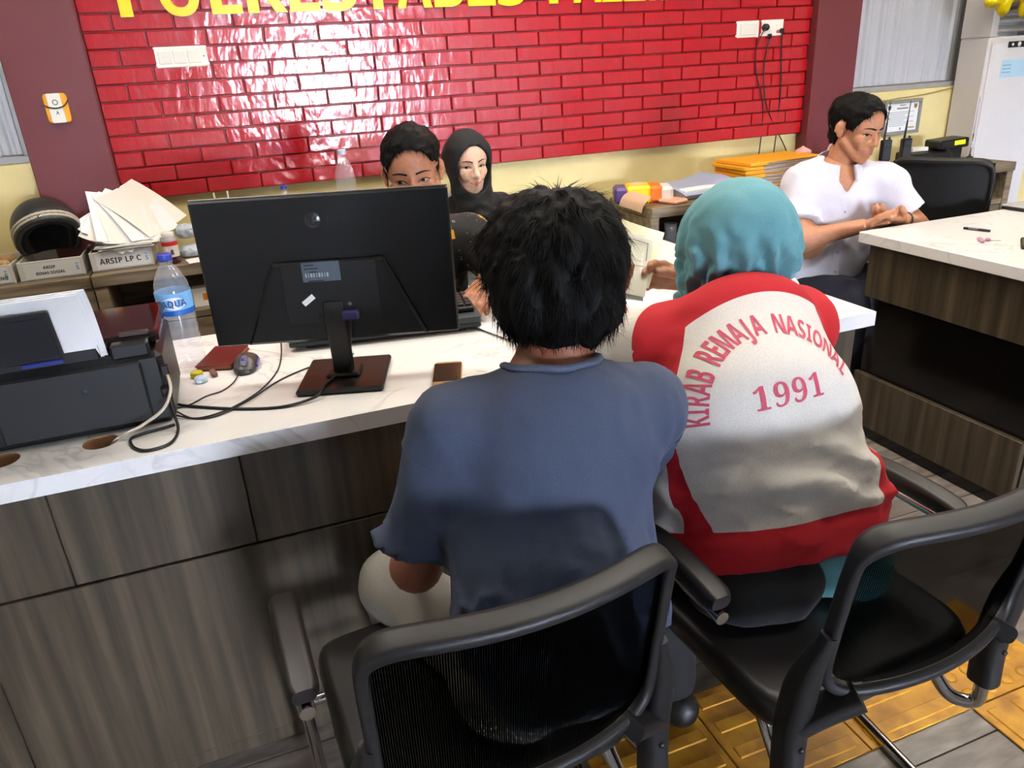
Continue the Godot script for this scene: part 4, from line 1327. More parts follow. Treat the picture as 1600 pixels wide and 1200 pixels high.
func printer():
	var D := 0.82
	# origin: middle of the base; the rear faces +z
	var t = thing("inkjet_printer", "black printer with white paper standing in its rear feed", "printer", Vector3(-0.405, D, -1.715))
	var bp := mat_plain("printer_black", Color(0.012, 0.013, 0.018), 0.42)
	part(t, "body", rbox(Vector3(0.44, 0.155, 0.275), 0.012), bp, Vector3(0, 0.0795, 0.0))
	part(t, "rear_door", rbox(Vector3(0.27, 0.13, 0.012), 0.004), mat_plain("printer_rear", Color(0.014, 0.015, 0.020), 0.48), Vector3(0.045, 0.08, 0.140))
	part(t, "ink_tank", rbox(Vector3(0.05, 0.10, 0.22), 0.008), bp, Vector3(-0.195, 0.05, 0.036))
	part(t, "lid", rbox(Vector3(0.44, 0.026, 0.255), 0.008), mat_plain("printer_lid", Color(0.06, 0.035, 0.034), 0.08), Vector3(0, 0.175, -0.022))
	part(t, "feed_wall", rbox(Vector3(0.30, 0.05, 0.014), 0.004), bp, Vector3(-0.04, 0.17, 0.118))
	part(t, "feed_wall", rbox(Vector3(0.07, 0.03, 0.03), 0.004), bp, Vector3(0.165, 0.165, 0.12))
	part(t, "hinge_slot", rbox(Vector3(0.055, 0.010, 0.012), 0.002), mat_plain("hinge_brown", Color(0.22, 0.16, 0.14), 0.35), Vector3(0.175, 0.190, 0.098))
	var sup := part(t, "paper_support", rbox(Vector3(0.125, 0.105, 0.006), 0.004), mat_plain("support_grey", Color(0.115, 0.125, 0.145), 0.4), Vector3(-0.005, 0.226, 0.165), Vector3(0.28, 0, 0))
	part(sup, "support_rim", rbox(Vector3(0.11, 0.088, 0.002), 0.001), mat_plain("support_inner", Color(0.095, 0.10, 0.12), 0.4), Vector3(0, 0, 0.0035))
	part(sup, "blue_tab", rbox(Vector3(0.07, 0.008, 0.004), 0.001), mat_plain("tab_blue", Color(0.16, 0.20, 0.52), 0.4), Vector3(0.022, -0.055, 0.004))
	part(t, "button", lathe([Vector2(0.0001, 0.001), Vector2(0.005, 0.001), Vector2(0.006, 0.0)], 14).mesh(), M.ink, Vector3(0.07, 0.10, 0.1465), Vector3(PI / 2, 0, 0))
	for i in 3:
		var s := sheet(0.30, 0.17, 0.0012, func(x, z): return 0.02 * pow(clampf((-z + 0.0) / 0.085, 0.0, 1.0), 2.0), 6, 10)
		single("printer_paper", "white paper standing in the printer's rear feed", "paper", s.mesh(), M.paper, Vector3(-0.445 + 0.006 * i, D + 0.222 + 0.003 * i, -1.580 - 0.004 * i), Vector3(PI / 2 + 0.24, 0, 0), "sheets in the printer")
	part(t, "usb_plug", rbox(Vector3(0.014, 0.02, 0.014), 0.002), M.black_plastic, Vector3(0.2205 - 0.0, 0.118, 0.142))
	part(t, "power_plug", rbox(Vector3(0.02, 0.022, 0.02), 0.003), M.black_plastic, Vector3(0.214, 0.072, 0.142))

# ---------------------------------------------------------------- things on the low cabinets
func tray_box(label: String, at: Vector3, w: float, h: float, lines: Array, tall := 0.016) -> Node3D:
	var t = thing("archive_tray", label, "tray", at, 0.0, "archive trays")
	var wm := mat_plain("tray_white", Color(0.76, 0.74, 0.70), 0.5)
	var d := 0.28
	part(t, "bottom", rbox(Vector3(w, 0.006, d), 0.001), wm, Vector3(0, 0.0035, -d / 2))
	part(t, "front", rbox(Vector3(w, h, 0.008), 0.002), wm, Vector3(0, h / 2 + 0.0005, -0.004))
	part(t, "back", rbox(Vector3(w, h, 0.008), 0.002), wm, Vector3(0, h / 2 + 0.0005, -d + 0.004))
	for sx in [-1.0, 1.0]: part(t, "side", rbox(Vector3(0.008, h, d - 0.018), 0.002), wm, Vector3(sx * (w / 2 - 0.004), h / 2 + 0.0005, -d / 2))
	var card := part(t, "name_card", rbox(Vector3(w * 0.86, h * 0.74, 0.001), 0.0003), mat_plain("card_white", Color(0.80, 0.79, 0.77), 0.5), Vector3(0.004, h * 0.5, 0.0006))
	for i in lines.size():
		var y: float = 0.0 if lines.size() == 1 else 0.011 - 0.022 * i
		part(card, "card_text", text_mesh(lines[i], tall, 0.0005, true), M.ink, Vector3(-0.01, y, 0.0008))
	var mk := mat_plain("mark_teal", Color(0.22, 0.55, 0.65), 0.5)
	part(card, "card_mark", text_mesh("S", 0.017, 0.0005, true), mk, Vector3(w * 0.38, -0.003, 0.0008))
	part(card, "card_mark", rbox(Vector3(0.011, 0.003, 0.0005), 0.0001), mk, Vector3(w * 0.38, 0.0145, 0.0008))
	return t

func build_credenza_things():
	var L := 0.775
	tray_box("white archive tray at the wall end, next to the helmet's tray", Vector3(-0.975, L, -3.44), 0.24, 0.078, [" "])
	var first = get_node("archive_tray")
	first.get_node("name_card").get_node("card_text").queue_free()
	first.get_node("name_card").remove_child(first.get_node("name_card").get_node("card_text"))
	part(first.get_node("name_card"), "card_text", text_mesh("LANG", 0.013, 0.0005, true), M.ink, Vector3(0.07, -0.012, 0.0008))
	tray_box("white archive tray with two lines of lettering before the helmet", Vector3(-0.720, L, -3.44), 0.236, 0.078, ["ARSIP", "BINAS SOSIAL"], 0.0115)
	tray_box("white archive tray lettered ARSIP LP C under heaped papers", Vector3(-0.458, 0.78, -3.435), 0.236, 0.08, ["ARSIP LP C"], 0.022)
	# folded newsprint in the first tray
	single("crumpled_packet", "crumpled brown paper in the tray at the wall end", "packet", crumple(0.20, 0.05, 0.16, 3), mat_plain("kraft", Color(0.78, 0.62, 0.42), 0.7), Vector3(-0.975, L + 0.062, -3.575))
	helmet(Vector3(-0.716, L + 0.080, -3.535))
	# heap of paper on the tray: a flat stack, then a fan lying aslant on it
	var hp := Vector3(-0.43, 0.868, -3.565)
	for i in 6:
		single("loose_paper", "white sheet in the flat stack under the slanting papers", "paper", sheet(0.21, 0.27, 0.0008, func(x, z): return 0.0, 2, 2).mesh(), M.paper if i % 2 else M.paper_warm, hp + Vector3(0.012 * sin(i * 2.1), 0.0025 * i, 0.01 + 0.008 * cos(i * 1.7)), Vector3(0, 0.10 * sin(i * 1.9), 0), "heap of papers")
	var slope := Basis.from_euler(Vector3(0.62, 0.15, -0.12))
	for i in 13:
		var yaw: float = [-0.85, -0.70, -0.95, -0.55, -0.62, -0.40, -0.30, -0.48, -0.12, 0.10, -0.02, 0.35, 0.62][i]
		var bend := func(x, z): return 0.010 * pow(x / 0.105, 2.0) - 0.012 * pow(z / 0.15, 2.0)
		var o := single("loose_paper", "white sheet in the slanting fan on top of the heap", "paper", sheet(0.21, 0.297, 0.0008, bend, 6, 6).mesh(), M.paper if i % 3 else M.paper_warm, hp + Vector3(0.0, 0.085, -0.01) + slope * Vector3(0.02 * sin(i * 1.7) + (0.05 if i > 10 else 0.0), 0.0032 * i, 0.012 * cos(i * 2.3) - (0.03 if i > 10 else 0.0)), Vector3.ZERO, "heap of papers")
		o.basis = slope * Basis(Vector3.UP, yaw)
	# small things by the heap
	var t = thing("syrup_bottle", "small red labelled medicine bottle standing beside the archive tray", "bottle", Vector3(-0.268, 0.78, -3.435))
	part(t, "glass", lathe([Vector2(0.0001, 0.001), Vector2(0.029, 0.001), Vector2(0.031, 0.006), Vector2(0.031, 0.026), Vector2(0.0313, 0.03)], 24, false).mesh(), mat_plain("syrup_dark", Color(0.24, 0.10, 0.11), 0.25))
	part(t, "label_band", lathe([Vector2(0.0315, 0.03), Vector2(0.0315, 0.076)], 24, false).mesh(), mat_plain("label_cream", Color(0.85, 0.82, 0.78), 0.5))
	part(t, "label_band", lathe([Vector2(0.0315, 0.076), Vector2(0.0315, 0.093)], 24, false).mesh(), mat_plain("label_red", Color(0.80, 0.12, 0.16), 0.5))
	part(t, "neck", lathe([Vector2(0.0315, 0.093), Vector2(0.031, 0.10), Vector2(0.026, 0.108), Vector2(0.024, 0.112)], 24, false).mesh(), mat_plain("neck_grey", Color(0.66, 0.65, 0.66), 0.3))
	part(t, "cap", lathe([Vector2(0.025, 0.112), Vector2(0.0255, 0.127), Vector2(0.024, 0.129), Vector2(0.0001, 0.129)], 24, false).mesh(), M.white_plastic)
	part(t, "label_mark", curved_text("8", 0.033, 0.05, 0.02, false), M.ink, Vector3.ZERO, Vector3(0, 0.2, 0))
	single("tissue_packet", "crumpled clear and blue tissue packet behind medicine bottle", "packet", crumple(0.09, 0.13, 0.06, 9), mat_plain("packet_pale", Color(0.72, 0.76, 0.80), 0.3), Vector3(-0.195, 0.785 + 0.062, -3.53))
	single("paper_card", "small white card lying by the medicine bottle", "paper", sheet(0.12, 0.10, 0.0006, func(x, z): return 0.001, 3, 3).mesh(), M.paper, Vector3(-0.155, 0.7805, -3.43), Vector3(0, 0.2, 0))
	var sm1 = bottle("small_bottle", "small clear bottle with blue cap behind the monitor", Vector3(0.232, 0.78, -3.50), 0.262, 0.034, false)
	var sm2 = bottle("clear_bottle", "tall empty clear bottle in front of the brick panel", Vector3(0.512, 0.78, -3.56), 0.385, 0.046, false)
	sm2.get_node("cap").material_override = mat_plain("cap_pale", Color(0.55, 0.68, 0.85), 0.35)
	t = thing("paper_cup", "white cup holding white sticks behind the monitor", "cup", Vector3(-0.03, 0.78, -3.52))
	part(t, "cup", lathe([Vector2(0.0001, 0.002), Vector2(0.03, 0.001), Vector2(0.04, 0.225), Vector2(0.041, 0.228), Vector2(0.039, 0.225), Vector2(0.029, 0.005)], 22, false).mesh(), M.white_plastic)
	for e in [[-0.02, 0.012], [0.022, -0.01]]: part(t, "stick", rbox(Vector3(0.007, 0.25, 0.004), 0.001), M.white_plastic, Vector3(e[0], 0.135, e[1]), Vector3(0, 0, -0.06 * signf(e[0])))
	# in the open shelves
	for i in 4: single("dark_folder", "dark folder in a low stack inside the cabinet shelf", "folder", rbox(Vector3(0.25 - 0.01 * i, 0.018, 0.20), 0.003), mat_plain("folder_dark%s" % "abcd"[i], [Color(0.10, 0.09, 0.09), Color(0.14, 0.12, 0.12), Color(0.08, 0.08, 0.09), Color(0.16, 0.14, 0.14)][i], 0.5), Vector3(-0.765 + 0.006 * i, 0.5845 + 0.0185 * i, -3.53), Vector3(0, 0.02 * i, 0), "dark folders on the shelf")
	single("black_bag", "rounded black bag pushed into the shelf beside dark folders", "bag", crumple(0.16, 0.11, 0.2, 5), M.black_dark, Vector3(-1.0, 0.636, -3.55))
	t = thing("carton_box", "small white carton with an orange square on the shelf", "box", Vector3(-0.175, 0.575, -3.435))
	part(t, "carton", rbox(Vector3(0.10, 0.082, 0.07), 0.002), M.white_plastic, Vector3(0, 0.0415, -0.035))
	part(t, "square", rbox(Vector3(0.03, 0.03, 0.001), 0.0003), mat_plain("square_orange", Color(0.85, 0.52, 0.08), 0.5), Vector3(0.006, 0.043, 0.0005))
	right_cabinet_things()

func crumple(w: float, h: float, d: float, sd: int) -> ArrayMesh:
	var n := FastNoiseLite.new()
	n.seed = sd
	n.frequency = 9.0
	var f := sdf_new()
	f.k = 0.01
	var r := minf(w, minf(h, d)) * 0.35
	for sx in [-1.0, 1.0]:
		for sy in [-1.0, 1.0]:
			for sz in [-1.0, 1.0]:
				f.cap(Vector3(sx * (w / 2 - r), sy * (h / 2 - r), sz * (d / 2 - r)), Vector3(-sx * (w / 2 - r) * 0.2, sy * (h / 2 - r), sz * (d / 2 - r) * 0.2), r, r * 0.9)
	return net_shape(f, minf(w, minf(h, d)) * 0.07, 0.0, func(p, dd): return maxf(dd + 0.010 * absf(n.get_noise_3dv(p * 2.2)) + 0.004 * n.get_noise_3dv(p * 7.0), -p.y - h / 2 + 0.001)).mesh()

func helmet(at: Vector3):
	var t = thing("motorcycle_helmet", "dark grey open-face helmet with cream trim band", "helmet", at, deg_to_rad(9))
	# shell: an ovoid opened at the front, axis tilted back
	var c := Vector3(0, 0.098, 0)
	var shell := func(off: float, inner: bool):
		var f := sdf_new()
		f.k = 0.01
		f.cap(c + Vector3(0, 0.01, 0.005), c + Vector3(0, 0.005, -0.03), 0.124, 0.122)
		f.cap(c + Vector3(0, -0.06, -0.005), c + Vector3(0, -0.06, -0.03), 0.118, 0.112)
		return f
	var dark := mat_plain("helmet_grey", Color(0.15, 0.15, 0.14), 0.42)
	var f1: Field = shell.call(0.0, false)
	var cut := func(p: Vector3, dd: float) -> float:
		# open face: remove what lies before a slanted plane and below the brow
		var plane := Vector3(-0.12, 0.74, -0.67).normalized()
		var face_cut := -(p - c - Vector3(0, -0.012, 0.04)).dot(plane)
		var inner: float = -(dd + 0.022)
		var low := -p.y + 0.002
		return maxf(maxf(maxf(dd, inner), face_cut), low)
	part(t, "shell", net_shape(f1, 0.006, 0.0, cut).mesh(), dark)
	# lining
	var lin := func(p: Vector3, dd: float) -> float:
		var plane := Vector3(-0.12, 0.74, -0.67).normalized()
		var face_cut := -(p - c - Vector3(0, -0.012, 0.034)).dot(plane)
		return maxf(maxf(maxf(dd + 0.023, -(dd + 0.045)), face_cut), -p.y + 0.006)
	part(t, "lining", net_shape(f1, 0.007, 0.0, lin).mesh(), mat_plain("helmet_lining", Color(0.05, 0.04, 0.035), 0.9))
	# cream band along the rim
	for b in 2:
		var band := func(p: Vector3, dd: float) -> float:
			var plane := Vector3(-0.12, 0.74, -0.67).normalized()
			var s := (p - c - Vector3(0, -0.012, 0.04)).dot(plane)
			var lo := 0.012 + 0.0135 * b
			return maxf(maxf(maxf(dd - 0.003, -(dd + 0.004)), maxf(lo - s, s - lo - 0.012)), -p.y + 0.01)
		part(t, "trim_band", net_shape(f1, 0.004, 0.0, band).mesh(), mat_plain("helmet_cream", Color(0.70, 0.67, 0.60), 0.4))
	part(t, "stud", lathe([Vector2(0.0001, 0.006), Vector2(0.006, 0.005), Vector2(0.008, 0.0)], 14).mesh(), M.chrome, Vector3(-0.006, 0.172, 0.112), Vector3(1.1, 0, 0))

func right_cabinet_things():
	var R := 0.785
	# tissue packs
	var t = thing("tissue_pack", "yellow and orange tissue pack at the low cabinet's end", "tissue pack", Vector3(2.005, R, -3.47), deg_to_rad(-24))
	for e in [["violet_end", 0.06, -0.115, Color(0.30, 0.20, 0.45), 0.082], ["yellow_middle", 0.12, -0.027, Color(0.97, 0.80, 0.05), 0.088], ["orange_wave", 0.06, 0.06, Color(0.95, 0.45, 0.08), 0.085], ["white_end", 0.055, 0.115, Color(0.93, 0.90, 0.87), 0.078]]:
		part(t, e[0], rbox(Vector3(e[1] + 0.012, e[4], 0.15), 0.014), mat_plain("pack_" + e[0].split("_")[0], e[3], 0.35), Vector3(e[2], e[4] / 2 + 0.0005, 0))
	part(t, "picture", prism(circle2(0.035, 20, 0.045), 0.001).mesh(), mat_plain("pack_rose", Color(0.90, 0.78, 0.72), 0.4), Vector3(-0.03, 0.0892, -0.02), Vector3(-PI / 2, 0, 0))
	single("tissue_pack", "flat white and orange tissue pack under the yellow pack's edge", "tissue pack", rbox(Vector3(0.10, 0.022, 0.12), 0.008), mat_plain("pack_peach", Color(0.88, 0.66, 0.55), 0.4), Vector3(2.10, R + 0.0115, -3.33), Vector3(0, 0.3, 0))
	single("clear_wrapper", "clear printed wrapper drooping over the cabinet's end", "wrapper", sheet(0.09, 0.15, 0.0006, func(x, z): return -0.05 * pow(clampf((-x) / 0.06, 0.0, 1.0), 2.0), 8, 4).mesh(), mat_plain("wrapper_tan", Color(0.74, 0.62, 0.50), 0.25), Vector3(1.90, R + 0.035, -3.37), Vector3(0.15, 0.35, 0.55))
	# pale blue folder of papers
	t = thing("paper_folder", "pale blue plastic folder bulging with white papers", "folder", Vector3(2.33, R, -3.50), deg_to_rad(8))
	part(t, "papers", rbox(Vector3(0.32, 0.05, 0.25), 0.006), M.paper, Vector3(0, 0.0255, 0))
	part(t, "cover", sheet(0.36, 0.30, 0.0015, func(x, z): return 0.055 + 0.03 * pow(clampf(x / 0.18, 0.0, 1.0), 2.0) - 0.03 * pow(clampf(z / 0.15, 0.0, 1.0), 2.0), 10, 8).mesh(), mat_plain("folder_blue", Color(0.62, 0.68, 0.80), 0.3), Vector3(0, 0, 0))
	# envelopes
	var em := mat_plain("envelope_yellow", Color(0.93, 0.66, 0.14), 0.55)
	var em2 := mat_plain("envelope_inside", Color(0.72, 0.64, 0.58), 0.6)
	for i in 7:
		var e = thing("yellow_envelope", ["yellow document envelope lying on top of the stack", "yellow document envelope stacked with filled folders"][0 if i == 6 else 1], "envelope", Vector3(2.83 + 0.012 * sin(i * 2.3), R + 0.0005 + 0.0205 * i, -3.535 + 0.01 * cos(i * 1.7)), 0.05 * sin(i * 1.3), "stack of yellow envelopes")
		part(e, "cover", rbox(Vector3(0.12, 0.019, 0.30), 0.003), em, Vector3(-0.19, 0.0098, 0))
		part(e, "papers", rbox(Vector3(0.385, 0.013, 0.29), 0.002), em2, Vector3(0.0625, 0.007, 0))
		part(e, "flap", rbox(Vector3(0.385, 0.004, 0.30), 0.001), em if i == 6 or i % 3 == 0 else em2, Vector3(0.0625, 0.0160, 0))
	single("pink_pouch", "small pink topped pot against the maroon pillar", "pot", lathe([Vector2(0.0001, 0.0), Vector2(0.035, 0.001), Vector2(0.042, 0.13), Vector2(0.05, 0.135), Vector2(0.045, 0.15), Vector2(0.015, 0.165), Vector2(0.0001, 0.175)], 18).mesh(), mat_plain("pot_pink", Color(0.85, 0.62, 0.58), 0.5), Vector3(3.12, R, -3.60))
	# cloth bag with loop handles
	t = thing("cloth_bag", "beige cloth bag with loop handles behind the seated man", "bag", Vector3(3.26, R, -3.46))
	part(t, "sack", crumple(0.17, 0.14, 0.12, 12), mat_plain("cloth_beige", Color(0.80, 0.72, 0.64), 0.8), Vector3(0, 0.071, 0))
	for i in 2: part(t, "handle", tube(smooth_path([Vector3(-0.07, 0.11, 0.03 - 0.06 * i), Vector3(-0.075 + 0.02 * i, 0.18, 0.03 - 0.05 * i), Vector3(-0.03 + 0.02 * i, 0.205, 0.02 - 0.04 * i), Vector3(0.02, 0.17, 0.03 - 0.05 * i), Vector3(0.04, 0.12, 0.03 - 0.06 * i)], 5), 0.007, 6).mesh(), M.cloth_beige)
	# two-way radios on their chargers
	for i in 2:
		t = thing("two_way_radio", ["black two-way radio in a charger, the one beside the seated man", "black two-way radio in a charger, the one next to the base radio"][i], "radio", [Vector3(3.632, R, -3.50), Vector3(3.752, R, -3.47)][i], -0.25, "handheld radios")
		part(t, "charger", rbox(Vector3(0.085, 0.05, 0.08), 0.008), M.black_plastic, Vector3(0, 0.0255, 0))
		var b := part(t, "handset", rbox(Vector3(0.058, 0.12, 0.036), 0.006), M.black_plastic, Vector3(0, 0.112, 0))
		part(b, "display", rbox(Vector3(0.034, 0.02, 0.002), 0.0005), M.port_rim, Vector3(0, 0.02, 0.0185))
		part(t, "knob", lathe([Vector2(0.007, 0.0), Vector2(0.007, 0.012), Vector2(0.0001, 0.014)], 12).mesh(), M.black_plastic, Vector3(0.016, 0.172, 0))
		part(t, "antenna", lathe([Vector2(0.0075, 0.0), Vector2(0.0065, 0.03), Vector2(0.005, 0.08), Vector2(0.0026, 0.12), Vector2(0.0022, 0.205), Vector2(0.0001, 0.206)], 10).mesh(), M.black_plastic, Vector3(-0.015, 0.1715, 0), Vector3(0, 0, -0.04))
	# base radio
	t = thing("base_radio", "black desktop radio with yellow lit display on the cabinet", "radio", Vector3(4.05, R, -3.52), -0.12)
	part(t, "power_unit", rbox(Vector3(0.24, 0.075, 0.16), 0.008), M.black_plastic, Vector3(-0.10, 0.038, 0))
	var hd := part(t, "radio_head", rbox(Vector3(0.20, 0.055, 0.14), 0.008), M.black_plastic, Vector3(0.07, 0.112, 0), Vector3(0, 0, 0.06))
	part(t, "bracket", rbox(Vector3(0.13, 0.10, 0.12), 0.01), M.black_plastic, Vector3(0.085, 0.052, -0.01), Vector3(0, 0, 0.0))
	var lit := mat_plain("lit_display", Color(0.85, 0.86, 0.10), 0.4)
	lit.emission_enabled = true
	lit.emission = Color(0.80, 0.82, 0.05)
	lit.emission_energy_multiplier = 0.35
	part(hd, "display_screen", rbox(Vector3(0.075, 0.026, 0.002), 0.0006), lit, Vector3(0.03, 0.006, 0.071))
	for i in 4: part(hd, "button", rbox(Vector3(0.012, 0.006, 0.003), 0.001), M.port_rim, Vector3(0.0 + 0.02 * i, -0.016, 0.071))
	part(t, "coiled_cord", tube(smooth_path([Vector3(0.0, 0.10, 0.075), Vector3(0.03, 0.05, 0.10), Vector3(0.0, 0.02, 0.12), Vector3(-0.06, 0.008, 0.11), Vector3(-0.12, 0.03, 0.10), Vector3(-0.16, 0.008, 0.09)], 5), 0.004, 6).mesh(), M.cable_black)
	single("white_adapter", "small flat white box on top of the black radio", "box", rbox(Vector3(0.11, 0.025, 0.06), 0.004), M.white_plastic, Vector3(3.935, R + 0.089, -3.55), Vector3(0, -0.1, 0))
	t = thing("whip_antenna", "thin whip antenna on a magnetic foot before the air conditioner", "antenna", Vector3(4.34, R, -3.52))
	part(t, "foot", lathe([Vector2(0.0001, 0.0), Vector2(0.022, 0.0005), Vector2(0.02, 0.012), Vector2(0.008, 0.018), Vector2(0.006, 0.03)], 18).mesh(), M.black_plastic)
	part(t, "coil", lathe([Vector2(0.005, 0.03), Vector2(0.007, 0.04), Vector2(0.005, 0.055), Vector2(0.007, 0.07), Vector2(0.004, 0.085), Vector2(0.0025, 0.11), Vector2(0.0045, 0.13), Vector2(0.0045, 0.15)], 12).mesh(), M.chrome)
	part(t, "whip", lathe([Vector2(0.0014, 0.15), Vector2(0.0010, 0.36), Vector2(0.0001, 0.361)], 6).mesh(), M.port_rim)
	# in the open end of the cabinet
	t = thing("drinking_glass", "plain glass tumbler standing inside the cabinet shelf", "glass", Vector3(2.09, 0.575, -3.33))
	var gl = M.bottle_clear
	part(t, "tumbler", lathe([Vector2(0.0001, 0.004), Vector2(0.028, 0.003), Vector2(0.034, 0.11), Vector2(0.0325, 0.11), Vector2(0.027, 0.01), Vector2(0.0001, 0.010)], 22, false).mesh(), gl)
	single("orange_tag", "small orange tag lying inside the cabinet shelf", "tag", rbox(Vector3(0.05, 0.012, 0.03), 0.003), M.pack_orange, Vector3(2.22, 0.582, -3.36))

# ---------------------------------------------------------------- people
func person(label: String, base: Vector3) -> Node3D:
	return thing("person", label, "person", base)

# a child mesh given in world coordinates
func worn(t: Node3D, called: String, s: Shape, m: Material, label := "") -> MeshInstance3D:
	return part(t, called, s.mesh(), m, -t.position, Vector3.ZERO, label)

func frame_of(fwd: Vector3, up := Vector3.UP) -> Basis:
	var f := fwd.normalized()
	var r := up.cross(f).normalized()
	return Basis(r, f.cross(r).normalized(), f)

# skull, face, ears; local axes: x across, y up, z forward; eyes at the height of the origin
func head_field(f: Field, T: Transform3D, neck_to: Vector3, s := 1.0, neck_r := 0.054):
	var c := func(a: Vector3, b: Vector3, ra: float, rb: float, n := Vector3.ZERO, q := 1.0):
		f.cap(T * (a * s), T * (b * s), ra * s, rb * s, T.basis * n, q)
	c.call(Vector3(0, 0.042, 0.018), Vector3(0, 0.045, -0.04), 0.076, 0.080)
	c.call(Vector3(0, 0.004, 0.034), Vector3(0, -0.060, 0.046), 0.057, 0.040)
	c.call(Vector3(0, 0.03, 0.03), Vector3(0, 0.0, 0.02), 0.066, 0.062)
	for sx in [-1.0, 1.0]:
		c.call(Vector3(0.052 * sx, -0.035, 0.0), Vector3(0.02 * sx, -0.090, 0.050), 0.022, 0.018)
		c.call(Vector3(0.036 * sx, -0.022, 0.060), Vector3(0.030 * sx, -0.036, 0.060), 0.024, 0.022)
		c.call(Vector3(0.010 * sx, -0.036, 0.094), Vector3(0.011 * sx, -0.035, 0.090), 0.0075, 0.008)
		c.call(Vector3(0.018 * sx, 0.0235, 0.083), Vector3(0.046 * sx, 0.019, 0.066), 0.009, 0.009)
		c.call(Vector3(0.018 * sx, 0.0095, 0.0865), Vector3(0.043 * sx, 0.0075, 0.077), 0.0042, 0.0042)
		c.call(Vector3(0.019 * sx, -0.009, 0.0865), Vector3(0.043 * sx, -0.008, 0.077), 0.0045, 0.0045)
		c.call(Vector3(0.079 * sx, 0.016, -0.012), Vector3(0.078 * sx, -0.012, -0.006), 0.017, 0.012, Vector3(1, 0, 0.35 * sx).normalized(), 0.42)
		c.call(Vector3(0.083 * sx, 0.022, -0.018), Vector3(0.086 * sx, 0.0, -0.022), 0.006, 0.006)
	c.call(Vector3(0, -0.097, 0.060), Vector3(0, -0.092, 0.064), 0.020, 0.018)
	c.call(Vector3(0, 0.012, 0.090), Vector3(0, -0.031, 0.106), 0.0075, 0.0105)
	c.call(Vector3(0, -0.053, 0.078), Vector3(0, -0.075, 0.076), 0.020, 0.018)
	f.cap(T * (Vector3(0, -0.06, -0.022) * s), neck_to, neck_r * s, (neck_r + 0.004) * s)

func face_parts(t: Node3D, hf: Field, T: Transform3D, s: float, brow: Material, look := Vector2.ZERO, lip := Color(0.62, 0.36, 0.32), open := 1.0, brow_h := 1.0):
	var eye := mat_plain("eye_white", Color(0.74, 0.71, 0.68), 0.3)
	var dark := mat_plain("eye_dark", Color(0.035, 0.022, 0.018), 0.15)
	# a point of the face at x, y in head axes, lifted off the skin a little
	var on := func(x: float, y: float, lift: float) -> Vector3:
		var p := Vector3(x, y, 0.15) * s
		for k in 40:
			var d := face_dent(T, s, T * p, hf.value(T * p))
			if d < 0.0004: break
			p.z -= maxf(d * 0.6, 0.0004)
		return T * (p + Vector3(0, 0, lift))
	for sx in [-1.0, 1.0]:
		var cx: float = 0.0315 * sx
		var almond := func(q: float, top: bool) -> Vector2:
			var h := (0.0062 * open if top else -0.0042) * (1.0 - q * q)
			return Vector2(cx + q * 0.0150, h + q * sx * 0.0012)
		var w := Shape.new()
		var n := 10
		for k in n:
			var a0 := -1.0 + 2.0 * k / n
			var a1 := -1.0 + 2.0 * (k + 1) / n
			for part_ in 2:
				var q := []
				for e in [[a0, 0.0], [a1, 0.0], [a1, 1.0], [a0, 1.0]]:
					var lo2: Vector2 = almond.call(e[0], false)
					var hi2: Vector2 = almond.call(e[0], true)
					var m := lo2.lerp(hi2, (e[1] + part_) * 0.5)
					q.append(on.call(m.x, m.y, 0.0012))
				face(w, q, T.basis.z)
		worn(t, "eye", w, eye)
		var ir := Shape.new()
		for k in 14:
			var q := []
			for e in [[0.0, 0], [1.0, k], [1.0, k + 1]]:
				var a: float = TAU * e[1] / 14.0
				var x: float = cx + look.x + cos(a) * 0.0058 * e[0]
				var lim := (x - cx) / 0.0150
				var y := clampf(look.y + 0.0008 + sin(a) * 0.0058 * e[0], -0.0042 * (1.0 - lim * lim), 0.0062 * open * (1.0 - lim * lim))
				q.append(on.call(x, y, 0.0020))
			face(ir, q, T.basis.z)
		worn(t, "iris", ir, dark)
		var lash := []
		for k in 9:
			var m2: Vector2 = almond.call(-1.08 + 2.16 * k / 8.0, true)
			lash.append(on.call(m2.x, m2.y + 0.0004, 0.0012))
		worn(t, "eyelash", tube(PackedVector3Array(lash), 0.0013 * s, 5), dark)
		var bp := PackedVector3Array()
		var sc := PackedFloat32Array()
		for k in 11:
			var q2 := k / 10.0
			bp.append(on.call((0.012 + 0.040 * q2) * sx, 0.0205 + 0.0085 / brow_h * sin(q2 * 2.2) - 0.003 * q2 * q2, 0.0012))
			sc.append(1.0 - 0.75 * q2 * q2)
		worn(t, "eyebrow", sweep(bp, circle2(0.0024 * s, 6, 0.0044 * s * brow_h), T.basis.z.cross(bp[10] - bp[0]), true, sc), brow)
	var lm := mat_plain("lips_%d" % int(lip.r * 100), lip, 0.45)
	var lp := Field.new()
	lp.k = 0.0015
	for sx in [-1.0, 1.0]:
		lp.cap(on.call(0.0, -0.0590, -0.0015), on.call(0.0235 * sx, -0.0630, 0.0), 0.0044 * s, 0.0022 * s)
		lp.cap(on.call(0.0, -0.0680, -0.0015), on.call(0.0215 * sx, -0.0645, 0.0), 0.0054 * s, 0.0022 * s)
	worn(t, "lips", net_shape(lp, 0.0022), lm)

